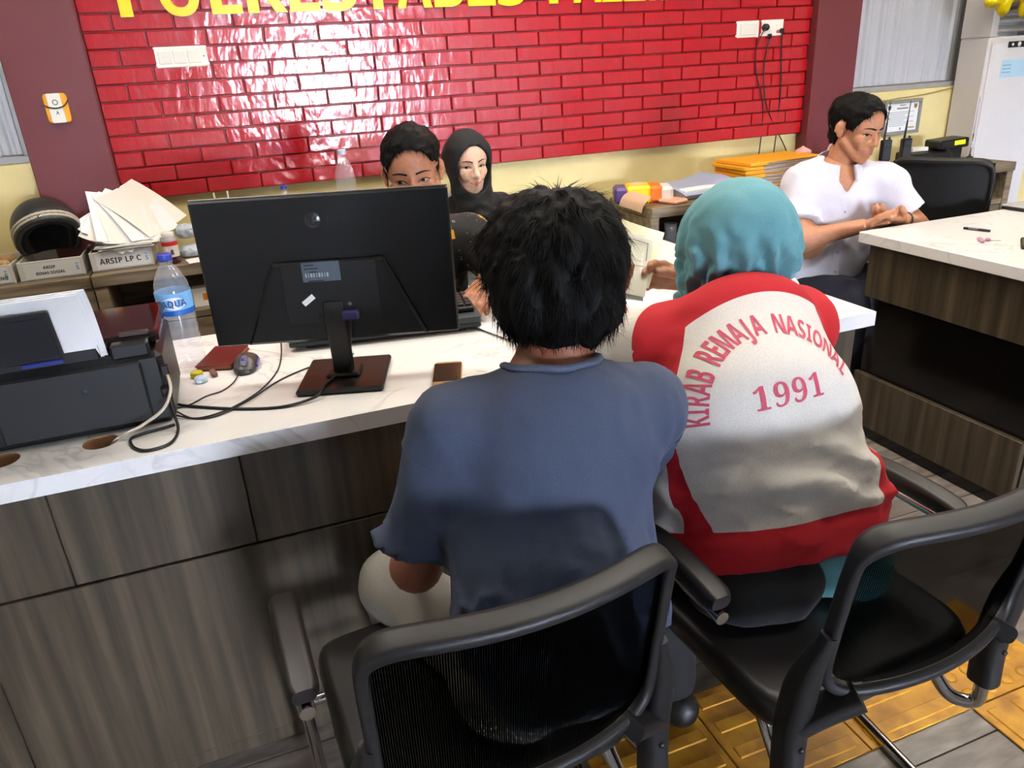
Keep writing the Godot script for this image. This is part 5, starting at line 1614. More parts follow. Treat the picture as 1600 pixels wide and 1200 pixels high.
# hollows of the eyes and the folds beside the nose
func face_dent(T: Transform3D, s: float, p: Vector3, d: float) -> float:
	var q: Vector3 = (T.basis.transposed() * (p - T.origin)) / s
	if q.z < 0.03: return d
	var ax := absf(q.x)
	d += 0.0075 * s * exp(-pow((ax - 0.030) / 0.013, 2.0) - pow((q.y - 0.001) / 0.011, 2.0))
	d += 0.0030 * s * exp(-pow((ax - 0.021) / 0.006, 2.0) - pow((q.y + 0.040) / 0.012, 2.0))
	d += 0.0030 * s * exp(-pow(ax / 0.03, 2.0) - pow((q.y + 0.0635) / 0.0022, 2.0))
	d += 0.0030 * s * exp(-pow(ax / 0.025, 2.0) - pow((q.y + 0.080) / 0.005, 2.0))
	return d

func head_shape(hf: Field, T: Transform3D, s: float, cell: float) -> Shape:
	return net_shape(hf, cell, 0.0, func(p, d): return face_dent(T, s, p, d))

func ball_profile(r: float, n: int) -> Array:
	var p := []
	for i in n + 1:
		var a := -PI / 2 + PI * i / n
		p.append(Vector2(maxf(0.00005, cos(a) * r), sin(a) * r))
	return p

# palm and five fingers; dir points to the fingers, palm_n is where the palm faces, th is the thumb's side (+1/-1)
func hand_field(f: Field, wrist: Vector3, dir: Vector3, palm_n: Vector3, th: float, curl: Array, s := 1.0, thumb_dir := Vector3.ZERO, thumb_bend := 0.3):
	var d := dir.normalized()
	var n := (palm_n - d * palm_n.dot(d)).normalized()
	var side := d.cross(n).normalized() * th
	var off := [0.030, 0.0105, -0.0105, -0.029]
	var length := [0.070, 0.078, 0.072, 0.056]
	for i in 4:
		var k: Vector3 = wrist + (d * [0.086, 0.09, 0.086, 0.078][i] + side * off[i] * 1.02) * s
		f.cap(wrist + (side * off[i] * 0.62 + d * 0.012) * s, k, 0.0135 * s, 0.0105 * s)
		var p := k
		var dd: Vector3 = d.rotated(d.cross(n).normalized(), 0.0) + side * off[i] * 1.6
		dd = dd.normalized()
		var ax := d.cross(n).normalized()
		for j in 3:
			dd = dd.rotated(ax, curl[i] * [0.8, 1.0, 0.7][j])
			var l: float = length[i] * [0.45, 0.31, 0.24][j] * s
			f.cap(p, p + dd * l, (0.0098 - 0.0008 * j) * s * (0.88 if i == 3 else 1.0), (0.0092 - 0.0010 * j) * s * (0.88 if i == 3 else 1.0))
			p += dd * l
	f.cap(wrist + d * 0.03 * s + side * 0.014 * s + n * 0.006 * s, wrist + d * 0.06 * s - side * 0.01 * s, 0.017 * s, 0.015 * s)
	var td := (d * 0.62 + side * 0.72 + n * 0.32).normalized() if thumb_dir == Vector3.ZERO else thumb_dir.normalized()
	var tp := wrist + (d * 0.022 + side * 0.024 + n * 0.006) * s
	f.cap(tp, tp + td * 0.040 * s, 0.0145 * s, 0.0118 * s)
	tp += td * 0.040 * s
	var td2 := td.lerp(d, thumb_bend).normalized()
	f.cap(tp, tp + td2 * 0.030 * s, 0.0115 * s, 0.0105 * s)
	f.cap(tp + td2 * 0.030 * s, tp + td2 * 0.052 * s, 0.0105 * s, 0.0088 * s)

func limb(f: Field, pts: Array, r: Array):
	for i in pts.size() - 1: f.cap(pts[i], pts[i + 1], r[i], r[i + 1])

func noise3(sd: int, freq: float) -> FastNoiseLite:
	var n := FastNoiseLite.new()
	n.seed = sd
	n.frequency = freq
	n.fractal_octaves = 2
	return n

# hair blades rooted on a shape, combed away from a crown point
func strands(roots: Shape, crown: Vector3, count: int, len0: float, width: float, lift: float, sd: int, fall := 0.4, keep = null) -> Shape:
	var r := RandomNumberGenerator.new()
	r.seed = sd
	var sh := Shape.new()
	var made := 0
	var tries := 0
	while made < count and tries < count * 4:
		tries += 1
		var i := r.randi() % roots.v.size()
		var p := roots.v[i]
		var n := roots.n[i]
		if keep != null and not keep.call(p): continue
		made += 1
		var t := (p - crown)
		t = (t - n * t.dot(n)).normalized() + Vector3(r.randfn(), r.randfn(), r.randfn()) * 0.28 + Vector3.DOWN * fall
		t = (t - n * t.dot(n) * 0.9).normalized()
		var l := len0 * r.randf_range(0.55, 1.25)
		var w := t.cross(n).normalized() * width
		var up := n * lift * r.randf_range(0.2, 1.4)
		var k := sh.v.size()
		p -= n * 0.003
		for j in 4:
			var q := j / 3.0
			var c := p + t * l * q + up * (q * (1.15 - 0.55 * q)) + Vector3.DOWN * l * 0.12 * q * q
			var hw := w * (1.0 - q * 0.92)
			sh.v.append(c - hw)
			sh.v.append(c + hw)
			sh.n.append((n - w.normalized() * 0.5).normalized())
			sh.n.append((n + w.normalized() * 0.5).normalized())
		for j in 3:
			var a := k + j * 2
			sh.idx.append_array(PackedInt32Array([a, a + 2, a + 1, a + 1, a + 2, a + 3]))
	return sh

func cloth(called: String, c: Color, rough := 0.85, grain := 0.05) -> StandardMaterial3D:
	if M.has(called): return M[called]
	var m := mat_plain(called, c, rough)
	if not M.has("weave"):
		M["weave"] = noise_tex(0.09, 3, [[0.2, Color(0.94, 0.94, 0.94)], [0.8, Color(1, 1, 1)]], 41, FastNoiseLite.TYPE_SIMPLEX, 256)
		M["weave_n"] = noise_tex(0.16, 2, [], 42, FastNoiseLite.TYPE_SIMPLEX, 256, true, 3.0)
	m.albedo_texture = M.weave
	m.normal_enabled = true
	m.normal_texture = M.weave_n
	m.normal_scale = 0.10
	tri(m, Vector3(9, 9, 9), false)
	m.rim_enabled = true
	m.rim = 0.15
	return m

func skin(called: String, c: Color) -> StandardMaterial3D:
	if M.has(called): return M[called]
	var m := mat_plain(called, c, 0.48)
	if not M.has("pores"): M["pores"] = noise_tex(0.05, 4, [[0.2, Color(0.955, 0.94, 0.93)], [0.8, Color(1, 1, 1)]], 51, FastNoiseLite.TYPE_SIMPLEX, 256)
	m.albedo_texture = M.pores
	tri(m, Vector3(4, 4, 4), false)
	m.subsurf_scatter_enabled = true
	m.subsurf_scatter_strength = 0.08
	return m

func build_people():
	mat_plain("hair_black", Color(0.022, 0.019, 0.019), 0.62).metallic_specular = 0.25
	man_blue()
	woman_jacket()
	man_batik()
	woman_black()
	man_white()

# ---- man in the faded blue shirt, back to us
func man_blue():
	var t = person("person in a faded blue t-shirt sitting with their back turned", Vector3(0.38, 0, -0.98))
	var sk := skin("skin_brown", Color(0.58, 0.36, 0.26))
	var H := Transform3D(frame_of(Vector3(-0.16, -0.20, -1.0)), Vector3(0.474, 1.135, -1.105))
	var SL := Vector3(0.268, 0.930, -1.045)
	var SR := Vector3(0.588, 0.918, -1.01)
	var EL := Vector3(0.190, 0.655, -1.105)
	var ER := Vector3(0.640, 0.70, -1.17)
	var WL := Vector3(0.235, 0.60, -1.335)
	var WR := Vector3(0.50, 0.64, -1.36)
	var neck := Vector3(0.437, 0.985, -1.045)
	var chest := Vector3(0.428, 0.86, -1.01)
	var waist := Vector3(0.382, 0.66, -0.945)
	var pelvis := Vector3(0.365, 0.535, -0.93)
	var KL := Vector3(0.17, 0.50, -1.305)
	var KR := Vector3(0.40, 0.505, -1.345)
	var f := Field.new()
	f.k = 0.012
	var fw := Vector3(0.05, 0.18, -1)
	f.cap(pelvis, waist, 0.145, 0.135, fw, 0.72).cap(waist, chest, 0.135, 0.150, fw, 0.66)
	f.cap(SL, SR, 0.052, 0.052).cap(neck, SL, 0.05, 0.05).cap(neck, SR, 0.05, 0.05)
	limb(f, [SL, EL], [0.046, 0.040])
	limb(f, [EL, WL], [0.040, 0.027])
	limb(f, [SR, ER], [0.046, 0.040])
	limb(f, [ER, WR], [0.040, 0.027])
	for e in [[Vector3(0.30, 0.515, -0.97), KL, Vector3(0.18, 0.10, -1.33)], [Vector3(0.44, 0.515, -0.97), KR, Vector3(0.40, 0.10, -1.36)]]:
		limb(f, [e[0], e[1], e[2]], [0.066, 0.046, 0.036])
		f.cap(e[2] + Vector3(0, -0.055, 0.03), e[2] + Vector3(0, -0.07, -0.075), 0.036, 0.026)
	f.cap(neck + Vector3(0, -0.01, 0), Vector3(0.462, 1.075, -1.075), 0.06, 0.055)
	var body := net_shape(f, 0.011)
	var hf := Field.new()
	hf.k = 0.006
	head_field(hf, H, neck + Vector3(0.0, 0.0, 0.0), 1.0, 0.056)
	join_shape(body, net_shape(hf, 0.0045))
	for e in [[WL, (WL - EL) * Vector3(1, 0.4, 1), -1.0], [WR, (WR - ER) * Vector3(1, 0.4, 1), 1.0]]:
		var h := Field.new()
		h.k = 0.004
		hand_field(h, e[0], e[1], Vector3.DOWN, e[2], [0.3, 0.32, 0.35, 0.38])
		join_shape(body, net_shape(h, 0.004))
	worn(t, "body", body, sk)
	# shirt
	var s := Field.new()
	s.k = 0.014
	s.cap(pelvis + Vector3(0.015, -0.01, 0.02), waist + Vector3(-0.005, 0.0, 0.02), 0.172, 0.168, fw, 0.70).cap(waist, chest, 0.165, 0.178, fw, 0.64)
	s.cap(chest + Vector3(-0.06, 0.02, 0.03), chest + Vector3(0.07, 0.02, 0.03), 0.085, 0.085)
	s.cap(SL, SR, 0.062, 0.062).cap(neck + Vector3(0, -0.02, 0.01), SL, 0.066, 0.060).cap(neck + Vector3(0, -0.02, 0.01), SR, 0.066, 0.060)
	s.cap(SL, EL + Vector3(-0.015, 0.0, 0.01), 0.064, 0.076).cap(SR, ER, 0.064, 0.072)
	s.cap(Vector3(0.50, 0.66, -0.90), Vector3(0.505, 0.56, -0.88), 0.045, 0.04)
	var nz := noise3(5, 5.0)
	var la := (EL - SL).normalized()
	var ra := (ER - SR).normalized()
	var warp := func(p: Vector3, d: float) -> float:
		var low := clampf((0.92 - p.y) / 0.3, 0.0, 1.0)
		# drag folds running down towards the waist, and creases at the arm pits
		var a := sin((p.x - 0.40) * 46.0 + (p.y - 0.9) * (9.0 + 20.0 * (p.x - 0.40)) + 2.5 * nz.get_noise_3dv(p * 0.8)) * 0.013 * low
		a += 0.016 * nz.get_noise_3dv(Vector3(p.x * 2.2, p.y * 0.8, p.z * 1.6)) * (0.3 + low)
		a -= 0.011 * pow(1.0 - absf(nz.get_noise_3dv(Vector3(p.x * 2.6 + p.y * 0.9, p.y * 0.9 - p.x * 0.8, p.z * 2.0 + 7.0))), 5.0) * (0.3 + 0.7 * low)
		a += 0.004 * sin((p - SL).dot(la) * 120.0 + 3.0 * nz.get_noise_3dv(p)) * clampf(1.0 - (p - EL).length() / 0.2, 0.0, 1.0)
		d += a
		var hole := 0.071 - Vector2(p.x - neck.x, (p.z - neck.z) * 0.95).length() if p.y > neck.y - 0.06 else -1.0
		d = maxf(d, hole if p.y > 0.97 else -1.0)
		d = maxf(d, 0.505 - p.y)
		if p.x < 0.32 and p.z < -1.0: d = maxf(d, (p - EL + la * 0.075).dot(la) if (p - SL).dot(la) > 0.1 else -1.0)
		if p.x > 0.59: d = maxf(d, (p - ER + ra * 0.04).dot(ra) if (p - SR).dot(ra) > 0.1 else -1.0)
		return d
	worn(t, "shirt", net_shape(s, 0.0085, 0.0, warp), cloth("shirt_blue", Color(0.235, 0.275, 0.36)))
	# armhole seams
	for e in [[SL, la], [SR, ra]]:
		var ad: Vector3 = e[1]
		var b1 := ad.cross(Vector3.BACK).normalized()
		var b2 := ad.cross(b1)
		var hoop := PackedVector3Array()
		for k in 41:
			var dv := b1 * cos(TAU * k / 40.0) + b2 * sin(TAU * k / 40.0)
			var p: Vector3 = e[0] + ad * 0.035 + dv * 0.13
			for st in 40:
				var d: float = warp.call(p, s.value(p))
				if d < 0.0006: break
				p -= dv * clampf(d * 0.6, 0.0006, 0.02)
			hoop.append(p)
		worn(t, "sleeve_seam", tube(hoop, 0.0016, 5), M.shirt_blue)
	# ribbed collar
	var ring := []
	for k in 33:
		var a := TAU * k / 32.0
		var q := Vector3(neck.x + cos(a) * 0.077, 0.0, neck.z + 0.004 + sin(a) * 0.077)
		var y := 1.08
		while y > 0.9 and warp.call(Vector3(q.x, y, q.z) , s.value(Vector3(q.x, y, q.z))) > 0.0: y -= 0.003
		ring.append(Vector3(q.x, y + 0.003, q.z))
	for pass_ in 2:
		var r2 := ring.duplicate()
		for k in 33: r2[k] = (ring[(k + 31) % 32] + ring[k % 32] * 2.0 + ring[(k + 1) % 32]) / 4.0
		ring = r2
	worn(t, "collar", sweep(smooth_path(ring, 2), circle2(0.009, 8, 0.006), Vector3.UP, false), cloth("collar_blue", Color(0.30, 0.34, 0.42)))
	# short pale trousers
	var tr := Field.new()
	tr.k = 0.012
	tr.cap(Vector3(0.285, 0.51, -0.98), KL + Vector3(0.01, -0.015, 0.02), 0.085, 0.070).cap(Vector3(0.44, 0.515, -0.98), KR, 0.095, 0.08)
	tr.cap(pelvis + Vector3(-0.06, -0.01, 0.0), pelvis + Vector3(0.07, -0.01, 0.0), 0.115, 0.115)
	tr.cap(KL + Vector3(0.01, -0.015, 0), KL + Vector3(0.01, -0.12, 0.0), 0.070, 0.066).cap(KR, KR + Vector3(0, -0.12, 0.0), 0.08, 0.072)
	var nz2 := noise3(9, 7.0)
	worn(t, "trousers", net_shape(tr, 0.01, 0.0, func(p, d): return maxf(d + 0.010 * nz2.get_noise_3dv(p), 0.463 - p.y if p.z > -1.22 else 0.40 - p.y)), cloth("shorts_grey", Color(0.60, 0.58, 0.55)))
	for e in [Vector3(0.18, 0.10, -1.33), Vector3(0.40, 0.10, -1.36)]:
		var sf := Field.new()
		sf.k = 0.01
		sf.cap(e + Vector3(0, -0.056, 0.035), e + Vector3(0, -0.064, -0.08), 0.044, 0.036)
		worn(t, "shoe", net_shape(sf, 0.009, 0.0, func(p, d): return maxf(d, 0.001 - p.y)), M.black_dark)
	# hair
	var hr := Field.new()
	hr.k = 0.012
	var hc := H.origin
	hr.cap(hc + Vector3(-0.012, 0.052, 0.0), hc + Vector3(0.016, 0.054, 0.03), 0.096, 0.094)
	hr.cap(hc + Vector3(-0.02, 0.0, 0.035), hc + Vector3(0.012, -0.02, 0.035), 0.090, 0.086)
	hr.cap(hc + Vector3(-0.018, -0.045, 0.038), hc + Vector3(-0.004, -0.075, 0.042), 0.068, 0.052)
	hr.cap(hc + Vector3(-0.01, 0.06, -0.06), hc + Vector3(-0.04, 0.04, -0.06), 0.07, 0.065)
	hr.cap(hc + Vector3(0.062, 0.02, 0.01), hc + Vector3(0.055, -0.03, 0.02), 0.042, 0.034)
	hr.cap(hc + Vector3(-0.058, 0.02, 0.0), hc + Vector3(-0.05, -0.05, 0.015), 0.044, 0.034)
	var n3 := noise3(14, 22.0)
	var hw := func(p: Vector3, d: float) -> float:
		var q := p - hc
		return d + 0.010 * n3.get_noise_3dv(Vector3(q.x * 1.3, q.y * 0.55, q.z * 1.3)) + 0.004 * n3.get_noise_3dv(q * 2.6)
	var hs := net_shape(hr, 0.006, 0.0, hw)
	var hair := worn(t, "hair", hs, M.hair_black)
	var tufts := strands(hs, hc + Vector3(0.0, 0.125, 0.02), 9000, 0.038, 0.0009, 0.0045, 3, 0.4)
	join_shape(tufts, strands(hs, hc + Vector3(0.03, 0.13, 0.0), 260, 0.045, 0.0005, 0.028, 4, 0.1, func(p): return p.y > hc.y + 0.06))
	var to := part(hair, "hair_strands", tufts.mesh(), M.hair_black)
	to.set_meta("kind", "stuff")
	return t

# ---- person in the headscarf and red and white jacket, back to us
func woman_jacket():
	var t = person("person in a teal headscarf and red and white jacket holding papers", Vector3(0.92, 0, -1.05))
	var sk := skin("skin_tan", Color(0.60, 0.41, 0.30))
	var HC := Vector3(0.968, 1.118, -1.275)
	var neck := Vector3(0.955, 0.995, -1.245)
	var SL := Vector3(0.760, 0.925, -1.235)
	var SR := Vector3(1.085, 0.920, -1.22)
	var EL := Vector3(0.690, 0.872, -1.405)
	var ER := Vector3(1.245, 0.872, -1.50)
	var WL := Vector3(0.872, 0.878, -1.660)
	var WR := Vector3(1.128, 0.898, -1.705)
	var hip := Vector3(0.915, 0.555, -1.045)
	var f := Field.new()
	f.k = 0.012
	f.cap(hip, Vector3(0.92, 0.72, -1.08), 0.17, 0.15, Vector3(0, 0.2, -1), 0.7).cap(Vector3(0.92, 0.72, -1.08), Vector3(0.945, 0.90, -1.19), 0.15, 0.15, Vector3(0, 0.35, -1), 0.65)
	f.cap(SL, SR, 0.05, 0.05).cap(neck, HC + Vector3(0, -0.06, 0.01), 0.055, 0.052)
	limb(f, [SL, EL, WL], [0.046, 0.040, 0.027])
	limb(f, [SR, ER, WR], [0.046, 0.040, 0.027])
	for e in [[Vector3(0.83, 0.515, -1.06), Vector3(0.80, 0.525, -1.37), Vector3(0.775, 0.10, -1.17)], [Vector3(1.0, 0.515, -1.06), Vector3(1.04, 0.525, -1.38), Vector3(1.06, 0.10, -1.30)]]:
		limb(f, [e[0], e[1], e[2]], [0.085, 0.06, 0.04])
		f.cap(e[2] + Vector3(0, -0.055, 0.02), e[2] + Vector3(0, -0.07, -0.07), 0.034, 0.025)
	var body := net_shape(f, 0.011)
	var hf := Field.new()
	hf.k = 0.006
	head_field(hf, Transform3D(frame_of(Vector3(0.0, -0.35, -1.0)), HC + Vector3(0, -0.035, 0)), neck, 0.86, 0.052)
	join_shape(body, net_shape(hf, 0.005))
	# right hand: thumb laid over the documents, fingers behind them
	var h := Field.new()
	h.k = 0.004
	hand_field(h, WR, Vector3(-0.93, 0.30, -0.16), Vector3(-0.15, -0.25, 0.95), 1.0, [0.42, 0.42, 0.44, 0.46], 1.0, Vector3(-0.98, 0.16, 0.16), 0.25)
	join_shape(body, net_shape(h, 0.0033))
	h = Field.new()
	h.k = 0.004
	hand_field(h, WL, Vector3(0.10, 0.92, -0.35), Vector3(0.95, -0.1, 0.2), -1.0, [0.28, 0.3, 0.32, 0.34], 0.98, Vector3(0.45, 0.85, 0.25), 0.3)
	join_shape(body, net_shape(h, 0.0036))
	worn(t, "body", body, sk)
	# thumb nail
	# jacket
	var s := Field.new()
	s.k = 0.016
	var fw := Vector3(0.17, 0.30, -1).normalized()
	var c0 := Vector3(0.885, 0.585, -1.035)
	var c1 := Vector3(0.863, 0.78, -1.075)
	var c2 := Vector3(0.90, 0.915, -1.175)
	s.cap(c0, c1, 0.243, 0.206, fw, 0.62).cap(c1, c2, 0.202, 0.168, fw, 0.60)
	s.cap(SL + Vector3(0.03, -0.01, 0.01), SR + Vector3(-0.03, -0.01, 0.01), 0.075, 0.075).cap(neck + Vector3(0, -0.03, 0.02), SL, 0.066, 0.07).cap(neck + Vector3(0, -0.03, 0.02), SR, 0.066, 0.07)
	limb(s, [SL, EL + Vector3(0.0, 0.005, 0.0)], [0.072, 0.072])
	limb(s, [EL + Vector3(0.0, 0.005, 0.0), WL + (EL - WL) * 0.10], [0.070, 0.043])
	limb(s, [SR, ER + Vector3(0, 0.005, 0), WR + (ER - WR) * 0.10], [0.072, 0.066, 0.043])
	var nz := noise3(15, 5.0)
	var spine := (c2 - c0).normalized()
	var warp := func(p: Vector3, d: float) -> float:
		var v := (p - c0).dot(spine)
		var low := clampf((0.24 - v) / 0.16, 0.0, 1.0)
		var u := p.x - 0.92
		d += 0.010 * low * sin(v * 66.0 + u * 15.0 + 3.0 * nz.get_noise_3dv(p * 0.7)) * smoothstep(-0.02, 0.05, v)
		d += 0.018 * nz.get_noise_3dv(Vector3(p.x, p.y * 1.4, p.z)) * (0.2 + low)
		d -= 0.010 * pow(1.0 - absf(nz.get_noise_3dv(Vector3(p.x * 1.1 + p.y * 0.8, p.y * 2.4 - p.x * 0.6, p.z * 1.5 + 3.0))), 5.0) * (0.15 + 0.85 * low)
		# gathered above the ribbed hem
		d += 0.010 * exp(-pow((v - 0.030) / 0.016, 2.0))
		# sleeve folds
		var armd := minf((p - EL).length(), (p - ER).length())
		d += 0.006 * sin(p.z * 95.0 + p.x * 60.0 + 3.0 * nz.get_noise_3dv(p)) * clampf(1.0 - armd / 0.17, 0.0, 1.0)
		d = maxf(d, -(v + 0.048))
		var hole := 0.062 - Vector2(p.x - neck.x, p.z - neck.z).length()
		if p.y > 0.985: d = maxf(d, hole)
		d = maxf(d, (p - WL - (EL - WL) * 0.10).dot((WL - EL).normalized()) if (p - WL).length() < 0.08 else -1.0)
		d = maxf(d, (p - WR - (ER - WR) * 0.10).dot((WR - ER).normalized()) if (p - WR).length() < 0.08 else -1.0)
		return d
	var shell := net_shape(s, 0.0072, 0.0, warp)
	# seam function: positive on the red cloth
	var rt := spine.cross(-fw).normalized()
	var seam := func(p: Vector3) -> float:
		var v := (p - c0).dot(spine)
		var q := p - c0 - spine * v
		var u := q.dot(rt)
		var a := absf(atan2(u, -q.dot(fw)))
		var g := 0.034 - v                                    # ribbed hem
		# shoulders: raglan seam from the neck round to the arm pit
		var out := (p - SL).dot((EL - SL).normalized()) if u < 0.0 else (p - SR).dot((ER - SR).normalized())
		g = maxf(g, minf(minf(maxf(v - 0.456 + 2.3 * u * u, (a - 1.10) * 0.2), v - 0.20), 0.004 - out))
		# side stripes down to the hem
		var lo := lerpf(0.97, 1.12, clampf((v + 0.012) / 0.18, 0.0, 1.0))
		if v < 0.23: g = maxf(g, minf(a - lo, 1.22 - a) * 0.2)
		# cuffs
		if (p - WL).length() < 0.12: g = maxf(g, 0.048 - (WL + (EL - WL) * 0.10 - p).dot((WL - EL).normalized()))
		if (p - WR).length() < 0.12: g = maxf(g, 0.048 - (WR + (ER - WR) * 0.10 - p).dot((WR - ER).normalized()))
		return g
	var halves := split_shape(shell, seam, 0.0072)
	worn(t, "jacket", halves[0], cloth("jacket_white", Color(0.86, 0.84, 0.80)), "off-white sweat jacket cloth")
	for piece in pieces_of(halves[1]): worn(t, "jacket_trim" if piece.v.size() > 900 else "cuff", piece, cloth("jacket_red", Color(0.72, 0.045, 0.10)), "red jacket cloth")
	# collar
	var ring := []
	for k in 25:
		var a := TAU * k / 24.0
		ring.append(Vector3(neck.x + cos(a) * 0.070, 0.992 + 0.012 * sin(a), neck.z + sin(a) * 0.070))
	worn(t, "jacket_collar", sweep(smooth_path(ring, 2), circle2(0.012, 8, 0.014), Vector3.UP, false), M.jacket_red)
	# lettering on the back
	var nrm := (-fw + spine * fw.dot(spine)).normalized()
	var upv := nrm.cross(rt).normalized()
	var cen := c0 + spine * 0.245 - rt * 0.02
	var dist := func(p: Vector3) -> float: return warp.call(p, s.value(p))
	var inkm := mat_plain("print_faded_red", Color(0.74, 0.28, 0.36), 0.8)
	var word := "KIRAB REMAJA NASIONAL"
	var glyphs := []
	var wide := []
	var total := 0.0
	for i in word.length():
		var g: ArrayMesh = text_mesh(word[i], 0.037, 0.0, true, "Droid Sans", true, 0.66) if word[i] != " " else null
		glyphs.append(g)
		wide.append((g.get_aabb().size.x if g else 0.012) + 0.0045)
		total += wide[i]
	var gone := 0.0
	for i in word.length():
		var a: float = PI + 0.10 - 2.95 * (gone + wide[i] / 2) / total
		gone += wide[i]
		if glyphs[i]: part(t.get_node("jacket"), "back_letter", lay_on(glyphs[i], Transform2D(a - PI / 2, Vector2(cos(a), sin(a)) * 0.15), cen, rt, upv, nrm, dist), inkm)
	for i in 4:
		var g := text_mesh("1991"[i], 0.042, 0.0, true, "Droid Serif", true, 1.0)
		part(t.get_node("jacket"), "back_digit", lay_on(g, Transform2D(0.07, Vector2(-0.046 + 0.035 * i, 0.022 + 0.003 * i)), cen, rt, upv, nrm, dist), inkm)
	# headscarf
	var sc := Field.new()
	sc.k = 0.02
	sc.cap(HC + Vector3(-0.008, 0.012, 0.01), HC + Vector3(-0.004, 0.0, -0.03), 0.104, 0.10)
	sc.cap(HC + Vector3(-0.004, -0.03, 0.015), HC + Vector3(-0.012, -0.085, 0.022), 0.100, 0.082)
	sc.cap(HC + Vector3(-0.055, -0.075, 0.0), HC + Vector3(-0.04, -0.115, 0.015), 0.05, 0.042)
	sc.cap(HC + Vector3(0.05, -0.07, -0.01), HC + Vector3(0.03, -0.11, 0.0), 0.05, 0.045)
	sc.cap(HC + Vector3(0.0, -0.06, -0.08), HC + Vector3(0.0, -0.14, -0.09), 0.06, 0.07)
	var ns := noise3(25, 7.0)
	var sw := func(p: Vector3, d: float) -> float:
		var q := p - HC
		var a := atan2(q.x, q.z)
		var low := smoothstep(0.085, -0.11, q.y)
		d += low * 0.0125 * sin(a * 13.0 + 5.0 * ns.get_noise_3dv(Vector3(q.x * 0.7, q.y * 1.6, q.z * 0.7)))
		d += low * low * 0.007 * sin(a * 29.0 + q.y * 30.0 + 2.0)
		d += 0.004 * ns.get_noise_3dv(Vector3(q.x * 1.8, q.y * 0.7, q.z * 1.8))
		# one long fold sweeping down from the crown
		d += 0.012 * exp(-pow((q.x + 0.035 + q.y * 0.35) / 0.010, 2.0)) * smoothstep(0.06, -0.03, q.y)
		# open in front of the face
		d = maxf(d, 0.062 - Vector2(q.x * 1.0, (q.y + 0.02) * 0.8).length() if q.z < -0.05 else -1.0)
		d = maxf(d, 0.955 - p.y if q.z > -0.03 else -1.0)
		return d
	worn(t, "headscarf", net_shape(sc, 0.0055, 0.0, sw), cloth("scarf_teal", Color(0.37, 0.60, 0.63), 0.75))
	# tunic tail and trousers
	var tu := Field.new()
	tu.k = 0.012
	tu.cap(Vector3(0.90, 0.54, -1.03), Vector3(1.03, 0.535, -1.02), 0.13, 0.13, Vector3.UP, 0.8)
	tu.cap(Vector3(0.95, 0.55, -0.97), Vector3(1.03, 0.505, -0.92), 0.08, 0.06)
	worn(t, "tunic", net_shape(tu, 0.01, 0.0, func(p, d): return maxf(d + 0.006 * nz.get_noise_3dv(p * 2.0), 0.464 - p.y)), cloth("tunic_teal", Color(0.33, 0.55, 0.57), 0.75))
	var tr := Field.new()
	tr.k = 0.014
	tr.cap(Vector3(0.83, 0.525, -1.02), Vector3(0.80, 0.53, -1.37), 0.118, 0.085).cap(Vector3(1.0, 0.525, -1.05), Vector3(1.04, 0.53, -1.38), 0.112, 0.085)
	tr.cap(Vector3(0.80, 0.53, -1.37), Vector3(0.775, 0.09, -1.18), 0.082, 0.06).cap(Vector3(1.04, 0.53, -1.38), Vector3(1.06, 0.09, -1.30), 0.082, 0.06)
	tr.cap(Vector3(0.78, 0.52, -0.98), Vector3(0.86, 0.52, -0.96), 0.09, 0.09)
	worn(t, "trousers", net_shape(tr, 0.011, 0.0, func(p, d): return maxf(d + 0.008 * nz.get_noise_3dv(p * 1.5), 0.463 - p.y if p.z > -1.15 and p.y > 0.3 else 0.045 - p.y)), cloth("trousers_black", Color(0.035, 0.033, 0.036)))
	for e in [Vector3(0.775, 0.10, -1.17), Vector3(1.06, 0.10, -1.30)]:
		var sf := Field.new()
		sf.k = 0.01
		sf.cap(e + Vector3(0, -0.056, 0.035), e + Vector3(0, -0.064, -0.08), 0.044, 0.036)
		worn(t, "shoe", net_shape(sf, 0.009, 0.0, func(p, d): return maxf(d, 0.001 - p.y)), M.black_dark)
	held_papers()
	return t

